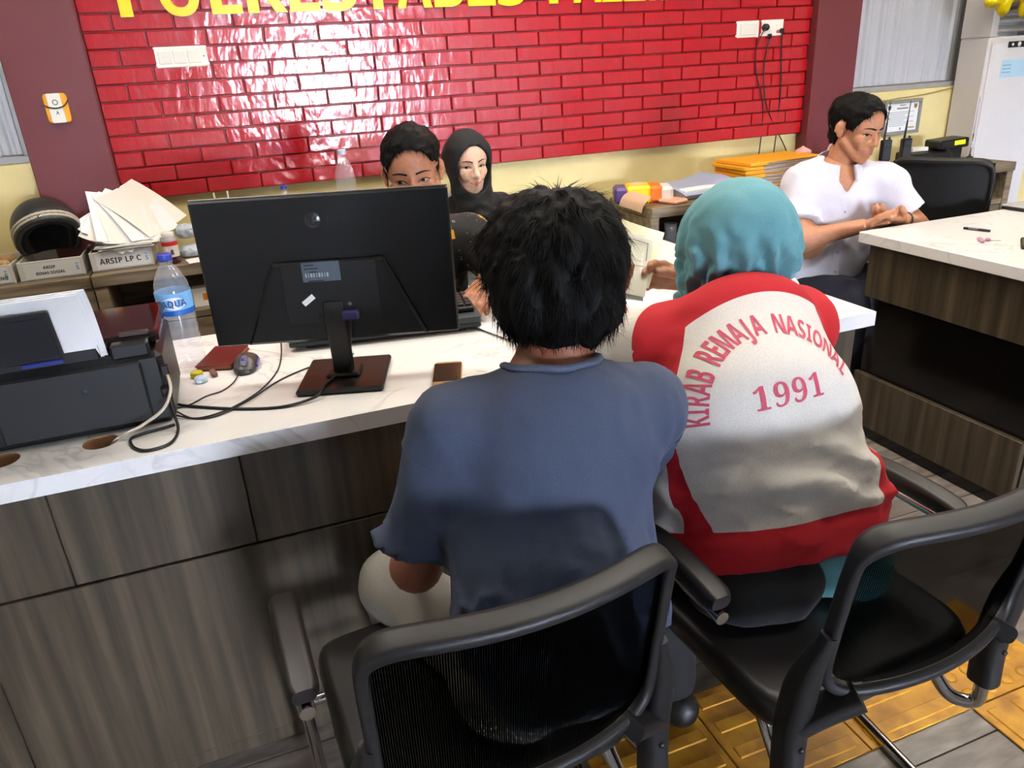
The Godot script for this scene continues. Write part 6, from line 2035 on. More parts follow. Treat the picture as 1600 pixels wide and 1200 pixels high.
func held_papers():
	# a cream folder sheet, a printed receipt and a pale slip, fanned in the hands
	for e in [["cream paper sheet at the back of the held documents", Vector3(0.985, 0.985, -1.742), Vector2(0.12, 0.17), -0.42, Color(0.93, 0.91, 0.78)], ["white paper sheet held in front of the cream one", Vector3(0.945, 0.970, -1.728), Vector2(0.10, 0.17), -0.22, Color(0.90, 0.90, 0.87)], ["printed receipt with a bold box held in both hands", Vector3(0.965, 0.962, -1.714), Vector2(0.085, 0.165), -0.30, Color(0.84, 0.84, 0.78)], ["pale green slip held on top of the receipt", Vector3(0.948, 0.920, -1.700), Vector2(0.075, 0.095), -0.24, Color(0.78, 0.85, 0.84)]]:
		var m := mat_plain("doc_%d" % int(e[3] * -100), e[4], 0.7)
		var t = thing("held_document", e[0], "document", e[1], 0.0, "documents held in the hands")
		t.rotation = Vector3(-0.62, -0.25, e[3])
		var w: float = e[2].x
		var hh: float = e[2].y
		var sh := sheet(w, hh, 0.0005, func(x, z): return 0.05 * x * x / 0.05 + 0.004 * sin(z * 30.0), 6, 8)
		part(t, "sheet", sh.mesh(), m, Vector3.ZERO, Vector3(PI / 2, 0, 0))
		var ink := mat_plain("doc_ink", Color(0.22, 0.22, 0.25), 0.7)
		var pale := mat_plain("doc_pale", Color(0.60, 0.62, 0.62), 0.7)
		if "bold" in e[0]:
			part(t, "print_box", rbox(Vector3(0.018, 0.014, 0.0004), 0.0001), ink, Vector3(-0.026, 0.030, 0.0014))
			for i in 2: part(t, "print_rule", rbox(Vector3(0.0016, 0.05, 0.0004), 0.0001), ink, Vector3(0.030 - 0.044 * i, 0.045 - 0.012 * i, 0.0016), Vector3(0, 0, 0.05))
			part(t, "print_rule", rbox(Vector3(0.045, 0.0016, 0.0004), 0.0001), ink, Vector3(0.008, 0.071, 0.0016), Vector3(0, 0, -0.1))
		for i in 6: part(t, "print_line", rbox(Vector3(w * (0.4 + 0.08 * ((i * 3) % 4)), 0.0012, 0.0004), 0.0001), pale, Vector3(0.004 - 0.004 * (i % 2), hh * (0.1 - 0.085 * i), 0.0014))

# flat glyph triangles cut small and laid on a surface along -n
func lay_on(g: ArrayMesh, gt: Transform2D, cen: Vector3, rt: Vector3, up: Vector3, n: Vector3, dist: Callable) -> ArrayMesh:
	var arr := g.surface_get_arrays(0)
	var vv: PackedVector3Array = arr[Mesh.ARRAY_VERTEX]
	var ix: PackedInt32Array = arr[Mesh.ARRAY_INDEX] if arr[Mesh.ARRAY_INDEX] != null else PackedInt32Array(range(vv.size()))
	var tris := []
	for i in range(0, ix.size(), 3):
		tris.append([Vector2(vv[ix[i]].x, vv[ix[i]].y), Vector2(vv[ix[i + 1]].x, vv[ix[i + 1]].y), Vector2(vv[ix[i + 2]].x, vv[ix[i + 2]].y)])
	var done := []
	while tris.size():
		var q: Array = tris.pop_back()
		var best := 0
		for k in 3:
			if q[k].distance_to(q[(k + 1) % 3]) > q[best].distance_to(q[(best + 1) % 3]): best = k
		var a: Vector2 = q[best]
		var b: Vector2 = q[(best + 1) % 3]
		var c: Vector2 = q[(best + 2) % 3]
		if a.distance_to(b) > 0.011:
			var m := (a + b) / 2
			tris.append([a, m, c])
			tris.append([m, b, c])
		else: done.append([a, b, c])
	var cache := {}
	var sh := Shape.new()
	for q in done:
		var pts := []
		for p2 in q:
			var key := Vector2i((p2 * 100000.0).round())
			if not cache.has(key):
				var w: Vector2 = gt * p2
				var p: Vector3 = cen + rt * w.x + up * w.y + n * 0.30
				for st in 44:
					var d: float = dist.call(p)
					if d < 0.0014: break
					p -= n * clampf(d * 0.7, 0.001, 0.02)
				cache[key] = p
			pts.append(cache[key])
		if (pts[1] - pts[0]).cross(pts[2] - pts[0]).length() > 1e-10: face(sh, pts, n)
	for i in sh.v.size(): sh.v[i] -= Vector3(0, 0, 0)
	return sh.mesh()

# cut a mesh in two along g = 0 by moving the nearest vertices onto the seam
func split_shape(s: Shape, g: Callable, cell: float) -> Array:
	var val := PackedFloat32Array()
	for i in s.v.size():
		var p := s.v[i]
		var d: float = g.call(p)
		if absf(d) < cell * 1.3:
			var p0 := p
			for it in 3:
				var d1: float = g.call(p)
				var e := 0.001
				var gr := Vector3(g.call(p + Vector3(e, 0, 0)) - d1, g.call(p + Vector3(0, e, 0)) - d1, g.call(p + Vector3(0, 0, e)) - d1) / e
				gr -= s.n[i] * gr.dot(s.n[i])
				if gr.length() > 0.2: p -= gr * d1 / gr.length_squared()
			if p.distance_to(p0) < cell * 0.62:
				s.v[i] = p
				d = 0.0
		val.append(d)
	var out := [Shape.new(), Shape.new()]
	for o in out:
		o.v = s.v.duplicate()
		o.n = s.n.duplicate()
	for i in range(0, s.idx.size(), 3):
		var sum := val[s.idx[i]] + val[s.idx[i + 1]] + val[s.idx[i + 2]]
		out[1 if sum > 0.0 else 0].idx.append_array(PackedInt32Array([s.idx[i], s.idx[i + 1], s.idx[i + 2]]))
	return [compact(out[0]), compact(out[1])]

func compact(s: Shape) -> Shape:
	var o := Shape.new()
	var map := {}
	for i in s.idx:
		if not map.has(i):
			map[i] = o.v.size()
			o.v.append(s.v[i])
			o.n.append(s.n[i])
		o.idx.append(map[i])
	return o

# connected pieces of a shape
func pieces_of(s: Shape) -> Array:
	var root := PackedInt32Array(range(s.v.size()))
	var find := func(i: int) -> int:
		while root[i] != i: i = root[i]
		return i
	for i in range(0, s.idx.size(), 3):
		var a: int = find.call(s.idx[i])
		for k in [1, 2]:
			var b: int = find.call(s.idx[i + k])
			if a < b: root[b] = a
			elif b < a:
				root[a] = b
				a = b
	var by := {}
	for i in range(0, s.idx.size(), 3):
		var r: int = find.call(s.idx[i])
		if not by.has(r): by[r] = PackedInt32Array()
		by[r].append_array(PackedInt32Array([s.idx[i], s.idx[i + 1], s.idx[i + 2]]))
	var out := []
	for r in by:
		if by[r].size() < 60: continue
		var o := Shape.new()
		o.v = s.v
		o.n = s.n
		o.idx = by[r]
		out.append(compact(o))
	return out

# short men's hair: the skull grown a little, cut along a hairline given in head axes
func short_hair(t: Node3D, H: Transform3D, s: float, thick: float, sd: int, front: float, count: int):
	var f := Field.new()
	f.k = 0.0035
	f.cap(H * (Vector3(0, 0.042, 0.018) * s), H * (Vector3(0, 0.045, -0.04) * s), 0.076 * s, 0.080 * s)
	f.cap(H * (Vector3(0, 0.03, 0.03) * s), H * (Vector3(0, 0.0, 0.0) * s), 0.066 * s, 0.070 * s)
	f.cap(H * (Vector3(0, -0.02, -0.05) * s), H * (Vector3(0, -0.05, -0.04) * s), 0.06 * s, 0.05 * s)
	f.cap(H * (Vector3(0, 0.082, 0.03) * s), H * (Vector3(0, 0.084, -0.02) * s), 0.043 * s, 0.047 * s)
	var nz := noise3(sd, 30.0)
	var inv := H.affine_inverse()
	var warp := func(p: Vector3, d: float) -> float:
		var q: Vector3 = inv * p / s
		d += 0.006 * nz.get_noise_3dv(q) * s
		var top := smoothstep(0.03, 0.10, q.y)
		d += (1.0 - top) * thick * 0.75
		# hairline: high over the brow, sideburn before the ear, low on the nape
		var ax := absf(q.x)
		var line := front - 0.9 * maxf(0.0, ax - 0.042) - 0.5 * ax * ax / 0.05
		if q.z < 0.052: line = lerpf(0.012, line, smoothstep(0.014, 0.052, q.z))
		if q.z < 0.006: line = -0.012 + 2.6 * clampf(q.z + 0.035, 0.0, 0.02)
		if q.z < -0.035: line = -0.06
		d = maxf(d, (line + 0.007 * nz.get_noise_3dv(q * 1.5) - q.y) * s * 0.8)
		return d
	var hs := net_shape(f, 0.0048, thick, warp)
	var o := worn(t, "hair", hs, M.hair_black)
	if count > 0:
		var st := strands(hs, H * (Vector3(0, 0.11, -0.05) * s), count, 0.022, 0.0008, 0.006, sd, 0.15)
		part(o, "hair_strands", st.mesh(), M.hair_black).set_meta("kind", "stuff")

func batik_tex() -> ImageTexture:
	var n := 512
	var im := Image.create(n, n, false, Image.FORMAT_RGB8)
	im.fill(Color(0.042, 0.038, 0.036))
	var r := RandomNumberGenerator.new()
	r.seed = 77
	var blot := func(cx: int, cy: int, rad: float, inner: float, c: Color, sq: bool):
		for y in range(int(cy - rad), int(cy + rad) + 1):
			for x in range(int(cx - rad), int(cx + rad) + 1):
				var dx := absf(x - cx)
				var dy := absf(y - cy)
				var d := maxf(dx, dy) if sq else sqrt(dx * dx + dy * dy)
				if d <= rad and d >= inner: im.set_pixel(posmod(x, n), posmod(y, n), c)
	for i in 130:
		var c: Color = [Color(0.72, 0.70, 0.60), Color(0.52, 0.50, 0.43), Color(0.62, 0.45, 0.40)][i % 3]
		var rad := r.randf_range(3.5, 7.0)
		blot.call(r.randi() % n, r.randi() % n, rad, rad - 1.8, c, i % 2 == 0)
	for i in 60: blot.call(r.randi() % n, r.randi() % n, 2.2, 0.0, Color(0.55, 0.52, 0.42), false)
	for i in 16:
		var x := r.randi() % n
		var y := r.randi() % n
		blot.call(x, y, 13.0, 4.0, Color(0.86, 0.62, 0.08) if i % 3 else Color(0.50, 0.34, 0.32), i % 2 == 0)
		blot.call(x + 8, y - 8, 6.0, 0.0, Color(0.86, 0.62, 0.08) if i % 3 else Color(0.50, 0.34, 0.32), false)
		blot.call(x, y, 3.0, 0.0, Color(0.10, 0.06, 0.04), false)
	return ImageTexture.create_from_image(im)

# ---- man behind the monitor in a dark patterned shirt
func man_batik():
	var t = person("person in a black patterned shirt typing behind the monitor", Vector3(0.55, 0, -2.50))
	var sk := skin("skin_bronze", Color(0.66, 0.44, 0.32))
	var s := 1.07
	var H := Transform3D(frame_of(Vector3(-0.26, -0.07, 0.95), Vector3(-0.06, 1, 0)), Vector3(0.532, 1.178, -2.285))
	var neck := Vector3(0.560, 0.995, -2.40)
	var SL := Vector3(0.735, 0.945, -2.405)   # his left, image right
	var SR := Vector3(0.360, 0.950, -2.43)
	var EL := Vector3(0.80, 0.800, -2.16)
	var ER := Vector3(0.22, 0.80, -2.18)
	var WL := Vector3(0.640, 0.902, -1.985)
	var WR := Vector3(0.32, 0.90, -2.03)
	var f := Field.new()
	f.k = 0.014
	f.cap(Vector3(0.55, 0.52, -2.56), Vector3(0.55, 0.72, -2.52), 0.155, 0.14, Vector3(0, 0, 1), 0.7).cap(Vector3(0.55, 0.72, -2.52), Vector3(0.552, 0.88, -2.45), 0.14, 0.155, Vector3(0, 0.2, 1), 0.65)
	f.cap(SL, SR, 0.052, 0.052).cap(neck, SL, 0.05, 0.05).cap(neck, SR, 0.05, 0.05)
	limb(f, [SL, EL, WL], [0.048, 0.042, 0.029])
	limb(f, [SR, ER, WR], [0.048, 0.042, 0.029])
	for sx in [-1.0, 1.0]:
		limb(f, [Vector3(0.55 + 0.09 * sx, 0.50, -2.52), Vector3(0.55 + 0.12 * sx, 0.52, -2.14), Vector3(0.55 + 0.12 * sx, 0.09, -2.2)], [0.08, 0.058, 0.042])
		f.cap(Vector3(0.55 + 0.12 * sx, 0.04, -2.22), Vector3(0.55 + 0.12 * sx, 0.03, -2.10), 0.038, 0.026)
	var body := net_shape(f, 0.013)
	var hf := Field.new()
	hf.k = 0.0035
	head_field(hf, H, neck, s, 0.056)
	join_shape(body, head_shape(hf, H, s, 0.004))
	for e in [[WL, Vector3(-0.45, -0.20, 0.62), -1.0], [WR, Vector3(0.15, -0.20, 0.8), 1.0]]:
		var h := Field.new()
		h.k = 0.004
		hand_field(h, e[0], e[1], Vector3(0, -1, 0.1), e[2], [0.34, 0.30, 0.32, 0.38], 1.0)
		join_shape(body, net_shape(h, 0.004))
	worn(t, "body", body, sk)
	face_parts(t, hf, H, s, M.hair_black, Vector2(-0.004, -0.0015), Color(0.55, 0.33, 0.29), 0.75, 1.5)
	short_hair(t, H, s, 0.010, 31, 0.086, 3200)
	var c := Field.new()
	c.k = 0.016
	c.cap(Vector3(0.55, 0.50, -2.56), Vector3(0.55, 0.72, -2.52), 0.185, 0.172, Vector3(0, 0, 1), 0.7).cap(Vector3(0.55, 0.72, -2.52), Vector3(0.552, 0.88, -2.45), 0.172, 0.178, Vector3(0, 0.2, 1), 0.66)
	c.cap(SL, SR, 0.064, 0.064).cap(neck + Vector3(0, -0.02, 0), SL, 0.062, 0.062).cap(neck + Vector3(0, -0.02, 0), SR, 0.062, 0.062)
	limb(c, [SL, EL, WL + (EL - WL) * 0.12], [0.068, 0.066, 0.046])
	limb(c, [SR, ER, WR + (ER - WR) * 0.12], [0.068, 0.066, 0.046])
	var nz := noise3(33, 6.0)
	var warp := func(p: Vector3, d: float) -> float:
		d += 0.012 * nz.get_noise_3dv(p) + 0.005 * sin(p.y * 60.0 + p.x * 40.0 + 4.0 * nz.get_noise_3dv(p * 0.6)) * clampf(1.0 - minf((p - EL).length(), (p - ER).length()) / 0.2, 0.0, 1.0)
		if p.y > 0.97: d = maxf(d, 0.064 - Vector2(p.x - neck.x, p.z - neck.z - 0.01).length())
		if (p - WL).length() < 0.09: d = maxf(d, (p - WL - (EL - WL) * 0.12).dot((WL - EL).normalized()))
		if (p - WR).length() < 0.09: d = maxf(d, (p - WR - (ER - WR) * 0.12).dot((WR - ER).normalized()))
		return maxf(d, 0.47 - p.y)
	var bm := cloth("batik_black", Color(1, 1, 1), 0.8)
	bm.albedo_texture = batik_tex()
	tri(bm, Vector3(1.9, 1.9, 1.9), false)
	worn(t, "shirt", net_shape(c, 0.010, 0.0, warp), bm)
	var tr := Field.new()
	tr.k = 0.014
	for sx in [-1.0, 1.0]: limb(tr, [Vector3(0.55 + 0.08 * sx, 0.50, -2.55), Vector3(0.55 + 0.12 * sx, 0.52, -2.14), Vector3(0.55 + 0.12 * sx, 0.10, -2.2)], [0.105, 0.075, 0.06])
	worn(t, "trousers", net_shape(tr, 0.014), cloth("trousers_navy", Color(0.05, 0.06, 0.09)))
	stool("office_stool", "plain dark office chair of the typing person", Vector3(0.55, 0, -2.58), 0.40)

# plain swivel seat: five-star foot, gas post, pad, low back
func stool(called, label, at: Vector3, h: float):
	var t = thing(called, label, "chair", at, 0.0)
	part(t, "seat", cushion(0.46, 0.44, 0.06), M.seat_leather, Vector3(0, h + 0.02, 0))
	part(t, "post", lathe([Vector2(0.03, 0.06), Vector2(0.03, 0.2), Vector2(0.02, 0.2), Vector2(0.02, h - 0.01)], 14).mesh(), M.black_plastic)
	for k in 5:
		var a := TAU * k / 5.0
		var ft := part(t, "foot", sweep(smooth_path([Vector3(0, 0.09, 0), Vector3(cos(a) * 0.14, 0.08, sin(a) * 0.14), Vector3(cos(a) * 0.26, 0.055, sin(a) * 0.26)], 3), rrect2(0.035, 0.025, 0.008), Vector3.UP).mesh(), M.black_plastic)
		part(ft, "castor", lathe([Vector2(0.0001, -0.012), Vector2(0.024, -0.012), Vector2(0.025, 0.0), Vector2(0.024, 0.012), Vector2(0.0001, 0.012)], 14).mesh(), M.black_plastic, Vector3(cos(a) * 0.26, 0.0255, sin(a) * 0.26), Vector3(PI / 2, -a, 0))
	part(t, "back_post", sweep(smooth_path([Vector3(0, h, -0.15), Vector3(0, h + 0.05, -0.255), Vector3(0, h + 0.25, -0.275)], 4), rrect2(0.05, 0.015, 0.006), Vector3.BACK).mesh(), M.black_plastic)
	part(t, "backrest", rbox(Vector3(0.40, 0.34, 0.04), 0.018), M.seat_leather, Vector3(0, h + 0.33, -0.26))

# ---- woman in black headscarf by the wall
func woman_black():
	var t = person("person in a black headscarf and pale jacket by the wall", Vector3(0.98, 0, -3.15))
	var sk := skin("skin_fair", Color(0.90, 0.73, 0.62))
	var s := 0.98
	var H := Transform3D(frame_of(Vector3(0.02, -0.05, 1.0), Vector3(-0.03, 1, 0)), Vector3(0.945, 1.105, -3.055))
	var neck := Vector3(0.955, 0.955, -3.14)
	var SL := Vector3(1.115, 0.880, -3.15)
	var SR := Vector3(0.80, 0.885, -3.15)
	var f := Field.new()
	f.k = 0.014
	f.cap(Vector3(0.97, 0.52, -3.2), Vector3(0.96, 0.86, -3.17), 0.145, 0.14, Vector3(0, 0, 1), 0.7)
	f.cap(SL, SR, 0.05, 0.05)
	limb(f, [SL, Vector3(1.18, 0.64, -3.08), Vector3(1.02, 0.56, -2.93)], [0.045, 0.04, 0.028])
	limb(f, [SR, Vector3(0.74, 0.64, -3.08), Vector3(0.90, 0.56, -2.93)], [0.045, 0.04, 0.028])
	for sx in [-1.0, 1.0]:
		limb(f, [Vector3(0.96 + 0.08 * sx, 0.49, -3.15), Vector3(0.96 + 0.09 * sx, 0.50, -2.80), Vector3(0.96 + 0.09 * sx, 0.09, -2.80)], [0.08, 0.058, 0.04])
		f.cap(Vector3(0.96 + 0.09 * sx, 0.04, -2.82), Vector3(0.96 + 0.09 * sx, 0.03, -2.71), 0.036, 0.025)
	var body := net_shape(f, 0.014)
	var hf := Field.new()
	hf.k = 0.0035
	head_field(hf, H, neck, s, 0.05)
	join_shape(body, head_shape(hf, H, s, 0.004))
	for e in [[Vector3(1.02, 0.56, -2.93), Vector3(-0.6, -0.1, 0.5), -1.0], [Vector3(0.90, 0.56, -2.93), Vector3(0.6, -0.1, 0.5), 1.0]]:
		var h := Field.new()
		h.k = 0.004
		hand_field(h, e[0], e[1], Vector3(0, -1, 0), e[2], [0.3, 0.3, 0.3, 0.3], 0.92)
		join_shape(body, net_shape(h, 0.005))
	worn(t, "body", body, sk)
	face_parts(t, hf, H, s, mat_plain("brow_soft", Color(0.16, 0.11, 0.09), 0.6), Vector2(-0.003, 0.001), Color(0.70, 0.42, 0.40), 0.9)
	var inv := H.affine_inverse()
	var sc := Field.new()
	sc.k = 0.014
	sc.cap(H * Vector3(0, 0.045, 0.005), H * Vector3(0, 0.03, -0.03), 0.094, 0.094)
	sc.cap(H * Vector3(0, -0.02, 0.005), H * Vector3(0.0, -0.10, 0.005), 0.088, 0.078)
	sc.cap(H * Vector3(0, -0.11, 0.03), H * Vector3(0.02, -0.20, 0.045), 0.072, 0.085)
	sc.cap(neck + Vector3(0, -0.03, 0.01), SL + Vector3(-0.01, 0.015, 0.01), 0.075, 0.066).cap(neck + Vector3(0, -0.03, 0.01), SR + Vector3(0.03, 0.01, 0.01), 0.07, 0.062)
	sc.cap(Vector3(0.955, 0.88, -3.07), Vector3(0.93, 0.76, -3.06), 0.085, 0.08)
	var nz := noise3(44, 8.0)
	var warp := func(p: Vector3, d: float) -> float:
		var q: Vector3 = inv * p
		d += 0.008 * nz.get_noise_3dv(p) + 0.005 * sin(q.y * 70.0 + absf(q.x) * 60.0 + 3.0 * nz.get_noise_3dv(p)) * smoothstep(-0.07, -0.14, q.y)
		if q.z > 0.0: d = maxf(d, (1.0 - Vector2(q.x / 0.068, (q.y + 0.012) / 0.094).length()) * 0.06)
		return d
	worn(t, "headscarf", net_shape(sc, 0.0075, 0.0, warp), cloth("scarf_black", Color(0.035, 0.036, 0.045), 0.8))
	var c := Field.new()
	c.k = 0.016
	c.cap(Vector3(0.97, 0.50, -3.2), Vector3(0.96, 0.84, -3.17), 0.18, 0.165, Vector3(0, 0, 1), 0.68)
	c.cap(SL, SR, 0.060, 0.060)
	limb(c, [SL, Vector3(1.18, 0.64, -3.08), Vector3(1.05, 0.575, -2.96)], [0.066, 0.062, 0.045])
	limb(c, [SR, Vector3(0.74, 0.64, -3.08), Vector3(0.87, 0.575, -2.96)], [0.066, 0.062, 0.045])
	worn(t, "jacket", net_shape(c, 0.012, 0.0, func(p, d): return maxf(d + 0.012 * nz.get_noise_3dv(p), maxf(0.46 - p.y, -1.0))), cloth("jacket_pale", Color(0.72, 0.76, 0.76)))
	var tr := Field.new()
	tr.k = 0.014
	for sx in [-1.0, 1.0]: limb(tr, [Vector3(0.96 + 0.08 * sx, 0.49, -3.15), Vector3(0.96 + 0.09 * sx, 0.50, -2.80), Vector3(0.96 + 0.09 * sx, 0.10, -2.80)], [0.10, 0.075, 0.07])
	worn(t, "trousers", net_shape(tr, 0.015), M.trousers_black)
	stool("waiting_stool", "plain dark chair under the person in black headscarf", Vector3(0.97, 0, -3.22), 0.385)

# ---- man in the white shirt
func man_white():
	var t = person("person in a white short-sleeved shirt and jeans with clasped hands", Vector3(2.33, 0, -2.50))
	var sk := skin("skin_amber", Color(0.72, 0.50, 0.37))
	var s := 1.0
	var H := Transform3D(frame_of(Vector3(0.10, -0.14, 1.0), Vector3(0.04, 1, 0)), Vector3(2.352, 1.158, -2.425))
	var neck := Vector3(2.335, 1.008, -2.475)
	var fwd := Vector3(-0.42, 0, 0.90)
	var SR := Vector3(2.205, 0.955, -2.525)    # his right arm, at the image's left
	var SL := Vector3(2.495, 0.945, -2.385)
	var ER := Vector3(2.11, 0.760, -2.40)
	var EL := Vector3(2.585, 0.775, -2.285)
	var WR := Vector3(2.295, 0.815, -2.275)
	var WL := Vector3(2.455, 0.828, -2.235)
	var f := Field.new()
	f.k = 0.014
	f.cap(Vector3(2.30, 0.52, -2.53), Vector3(2.315, 0.70, -2.50), 0.165, 0.15, fwd, 0.75).cap(Vector3(2.315, 0.70, -2.50), Vector3(2.32, 0.89, -2.48), 0.15, 0.16, fwd, 0.68)
	f.cap(SL, SR, 0.052, 0.052).cap(neck, SL, 0.05, 0.05).cap(neck, SR, 0.05, 0.05)
	limb(f, [SR, ER, WR], [0.050, 0.043, 0.029])
	limb(f, [SL, EL, WL], [0.050, 0.043, 0.029])
	var legs := [[Vector3(2.24, 0.52, -2.52), Vector3(2.29, 0.51, -2.23), Vector3(2.33, 0.10, -2.32)], [Vector3(2.42, 0.52, -2.48), Vector3(2.50, 0.51, -2.16), Vector3(2.52, 0.10, -2.22)]]
	for e in legs:
		limb(f, e, [0.085, 0.06, 0.042])
		f.cap(e[2] + Vector3(0, -0.055, 0.0), e[2] + Vector3(0.05, -0.07, 0.09), 0.036, 0.026)
	var body := net_shape(f, 0.012)
	var hf := Field.new()
	hf.k = 0.0035
	head_field(hf, H, neck, s, 0.056)
	join_shape(body, head_shape(hf, H, s, 0.004))
	var h := Field.new()
	h.k = 0.004
	hand_field(h, WR, Vector3(0.9, 0.10, 0.30), Vector3(-0.1, 0.85, -0.35), 1.0, [0.50, 0.46, 0.5, 0.5], 0.98)
	join_shape(body, net_shape(h, 0.004))
	h = Field.new()
	h.k = 0.004
	hand_field(h, WL, Vector3(-0.80, 0.10, -0.05), Vector3(0.1, 0.85, -0.3), -1.0, [0.55, 0.55, 0.55, 0.55], 0.98)
	join_shape(body, net_shape(h, 0.004))
	worn(t, "body", body, sk)
	face_parts(t, hf, H, s, M.hair_black, Vector2(0.002, -0.0005), Color(0.62, 0.40, 0.36), 0.7, 1.4)
	short_hair(t, H, s, 0.011, 61, 0.092, 2600)
	var c := Field.new()
	c.k = 0.016
	c.cap(Vector3(2.30, 0.55, -2.52), Vector3(2.315, 0.70, -2.495), 0.195, 0.190, fwd, 0.76).cap(Vector3(2.315, 0.70, -2.495), Vector3(2.32, 0.89, -2.48), 0.185, 0.185, fwd, 0.70)
	c.cap(SL, SR, 0.066, 0.066).cap(neck + Vector3(0, -0.025, 0), SL, 0.066, 0.064).cap(neck + Vector3(0, -0.025, 0), SR, 0.066, 0.064)
	c.cap(SR, ER + (SR - ER) * 0.2, 0.070, 0.076).cap(SL, EL + (SL - EL) * 0.2, 0.070, 0.076)
	var nz := noise3(63, 6.0)
	var ra := (ER - SR).normalized()
	var la := (EL - SL).normalized()
	var warp := func(p: Vector3, d: float) -> float:
		d += 0.014 * nz.get_noise_3dv(p * 1.1) + 0.0045 * sin((p.x * 0.9 - p.z * 0.4) * 60.0 + p.y * 55.0 + 5.0 * nz.get_noise_3dv(p * 0.6)) * clampf((0.90 - p.y) / 0.15, 0.0, 1.0)
		# button placket down the front
		var q := p - Vector3(2.32, 0.8, -2.48)
		var across := q.x * 0.90 + q.z * 0.42
		if q.dot(fwd) > 0.05: d += 0.004 * exp(-pow((across - 0.012) / 0.004, 2.0)) - 0.003 * smoothstep(0.03, 0.02, absf(across - 0.028))
		if p.y > 0.99: d = maxf(d, 0.066 - Vector2(p.x - neck.x, p.z - neck.z).length())
		var th := p - neck
		var thx := th.x * 0.906 + th.z * 0.423
		if th.dot(fwd) > 0.02 and p.y > 0.90: d = maxf(d, (p.y - 0.925) * 0.62 - absf(thx - 0.005))
		if (p - ER).length() < 0.14: d = maxf(d, (p - ER - (SR - ER) * 0.30).dot(ra))
		if (p - EL).length() < 0.14: d = maxf(d, (p - EL - (SL - EL) * 0.30).dot(la))
		return maxf(d, 0.535 - p.y)
	worn(t, "shirt", net_shape(c, 0.0095, 0.0, warp), cloth("shirt_white", Color(0.84, 0.84, 0.89)))
	# button strip down the front
	var strip := []
	var ax := Vector3(fwd.z, 0, -fwd.x).normalized()
	for k in 13:
		var p := Vector3(2.318, 0.915 - 0.027 * k, -2.485) + fwd.normalized() * 0.32 + ax * (0.012 + 0.008 * sin(k * 0.5))
		for st in 60:
			var d: float = warp.call(p, c.value(p))
			if d < 0.0008: break
			p -= fwd.normalized() * clampf(d * 0.6, 0.0006, 0.02)
		strip.append(p)
	worn(t, "button_strip", sweep(smooth_path(strip, 2), rrect2(0.030, 0.004, 0.0015, 2), fwd.normalized()), M.shirt_white)
	for k in [2, 5, 8, 11]: worn(t, "button", Shape.new().add(lathe([Vector2(0.0001, 0.002), Vector2(0.004, 0.002), Vector2(0.005, 0.0)], 12), Transform3D(Basis(ax, fwd.normalized(), ax.cross(fwd.normalized())), strip[k] + fwd.normalized() * 0.003)), mat_plain("button_grey", Color(0.62, 0.62, 0.66), 0.3))
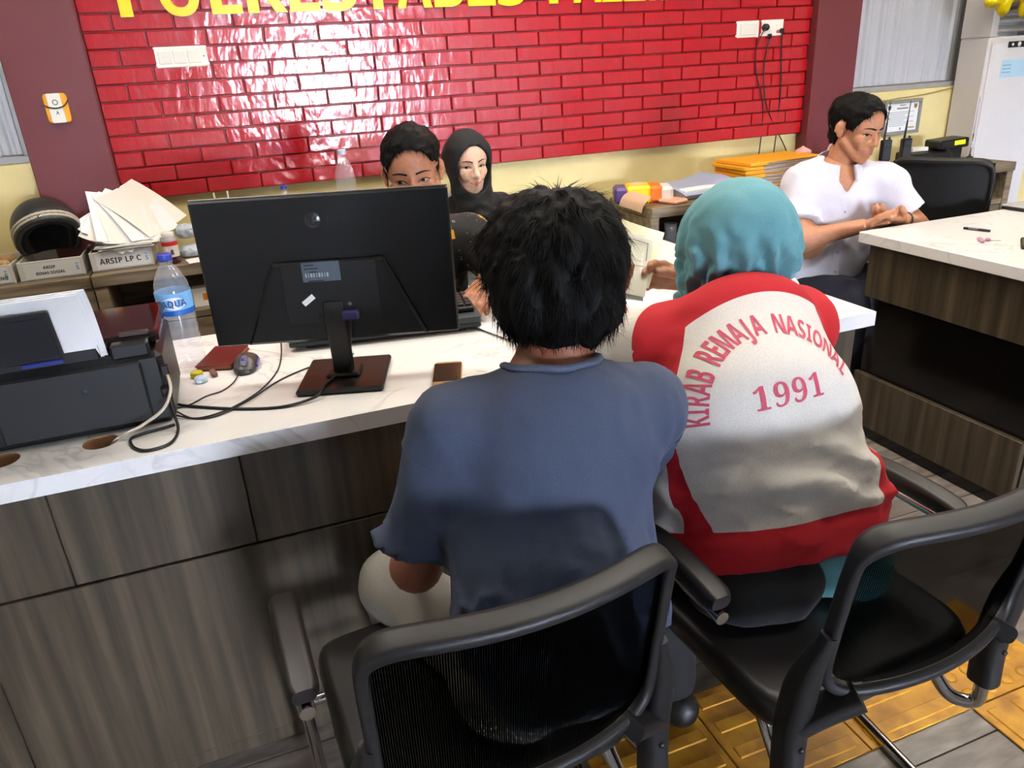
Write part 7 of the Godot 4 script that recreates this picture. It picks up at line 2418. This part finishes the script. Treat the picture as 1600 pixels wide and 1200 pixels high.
	# shirt collar: two leaves folded out round the neck, open at the throat
	for sx in [-1.0, 1.0]:
		var pts := []
		for k in 9:
			var a: float = lerpf(PI, 0.28, k / 8.0) * sx
			var dv := fwd.normalized() * cos(a) + Vector3(fwd.z, 0, -fwd.x).normalized() * sin(a)
			pts.append(neck + dv * (0.072 + 0.026 * k / 8.0) + Vector3(0, 0.076 - 0.050 * k / 8.0, 0))
		var col := Shape.new()
		for k in 8:
			var p0: Vector3 = pts[k]
			var p1: Vector3 = pts[k + 1]
			var w := 0.035 + 0.022 * k / 8.0
			var o0 := ((p0 - neck) * Vector3(1, 0, 1)).normalized() * 0.022 + Vector3(0, -w, 0)
			var o1 := ((p1 - neck) * Vector3(1, 0, 1)).normalized() * 0.022 + Vector3(0, -w - 0.003, 0)
			var th := ((p0 - neck) * Vector3(1, 0, 1)).normalized() * 0.003
			face(col, [p0 + th, p1 + th, p1 + o1 + th, p0 + o0 + th], p0 - neck + Vector3(0, 0.05, 0))
			face(col, [p0 - th, p1 - th, p1 + o1 - th, p0 + o0 - th], neck - p0)
			face(col, [p0 + o0 + th, p1 + o1 + th, p1 + o1 - th, p0 + o0 - th], Vector3.DOWN)
			face(col, [p0 + th, p1 + th, p1 - th, p0 - th], Vector3.UP)
		worn(t, "collar", col, M.shirt_white)
	worn(t, "throat_lining", Shape.new().add(cbox(Vector3(0.03, 0.03, 0.012), 0.004), tf(neck + fwd.normalized() * 0.082 + Vector3(0.045, -0.02, 0.005), Vector3(0.3, -0.4, 0.2))), mat_plain("lining_navy", Color(0.06, 0.07, 0.12), 0.7))
	# wrist band and ring
	var bd := []
	var ad := (WL - EL).normalized()
	var b1 := ad.cross(Vector3.UP).normalized()
	var b2 := ad.cross(b1)
	for k in 17: bd.append(WL - ad * 0.015 + (b1 * cos(TAU * k / 16.0) + b2 * sin(TAU * k / 16.0)) * 0.031)
	worn(t, "wrist_band", tube(PackedVector3Array(bd), 0.0045, 6), M.black_plastic)
	var tr := Field.new()
	tr.k = 0.014
	for e in legs: limb(tr, e, [0.108, 0.082, 0.062])
	tr.cap(Vector3(2.30, 0.53, -2.53), Vector3(2.31, 0.60, -2.52), 0.17, 0.165, fwd, 0.78)
	var n2 := noise3(71, 8.0)
	worn(t, "jeans", net_shape(tr, 0.0115, 0.0, func(p, d): return maxf(d + 0.012 * n2.get_noise_3dv(p), maxf(p.y - 0.63, 0.463 - p.y if p.z < -2.42 and p.y > 0.3 else 0.07 - p.y))), cloth("denim", Color(0.085, 0.10, 0.165)))
	for e in legs:
		var sf := Field.new()
		sf.k = 0.01
		sf.cap(e[2] + Vector3(-0.01, -0.055, -0.02), e[2] + Vector3(0.05, -0.064, 0.095), 0.043, 0.036)
		worn(t, "shoe", net_shape(sf, 0.01, 0.0, func(p, d): return maxf(d, 0.001 - p.y)), M.black_dark)
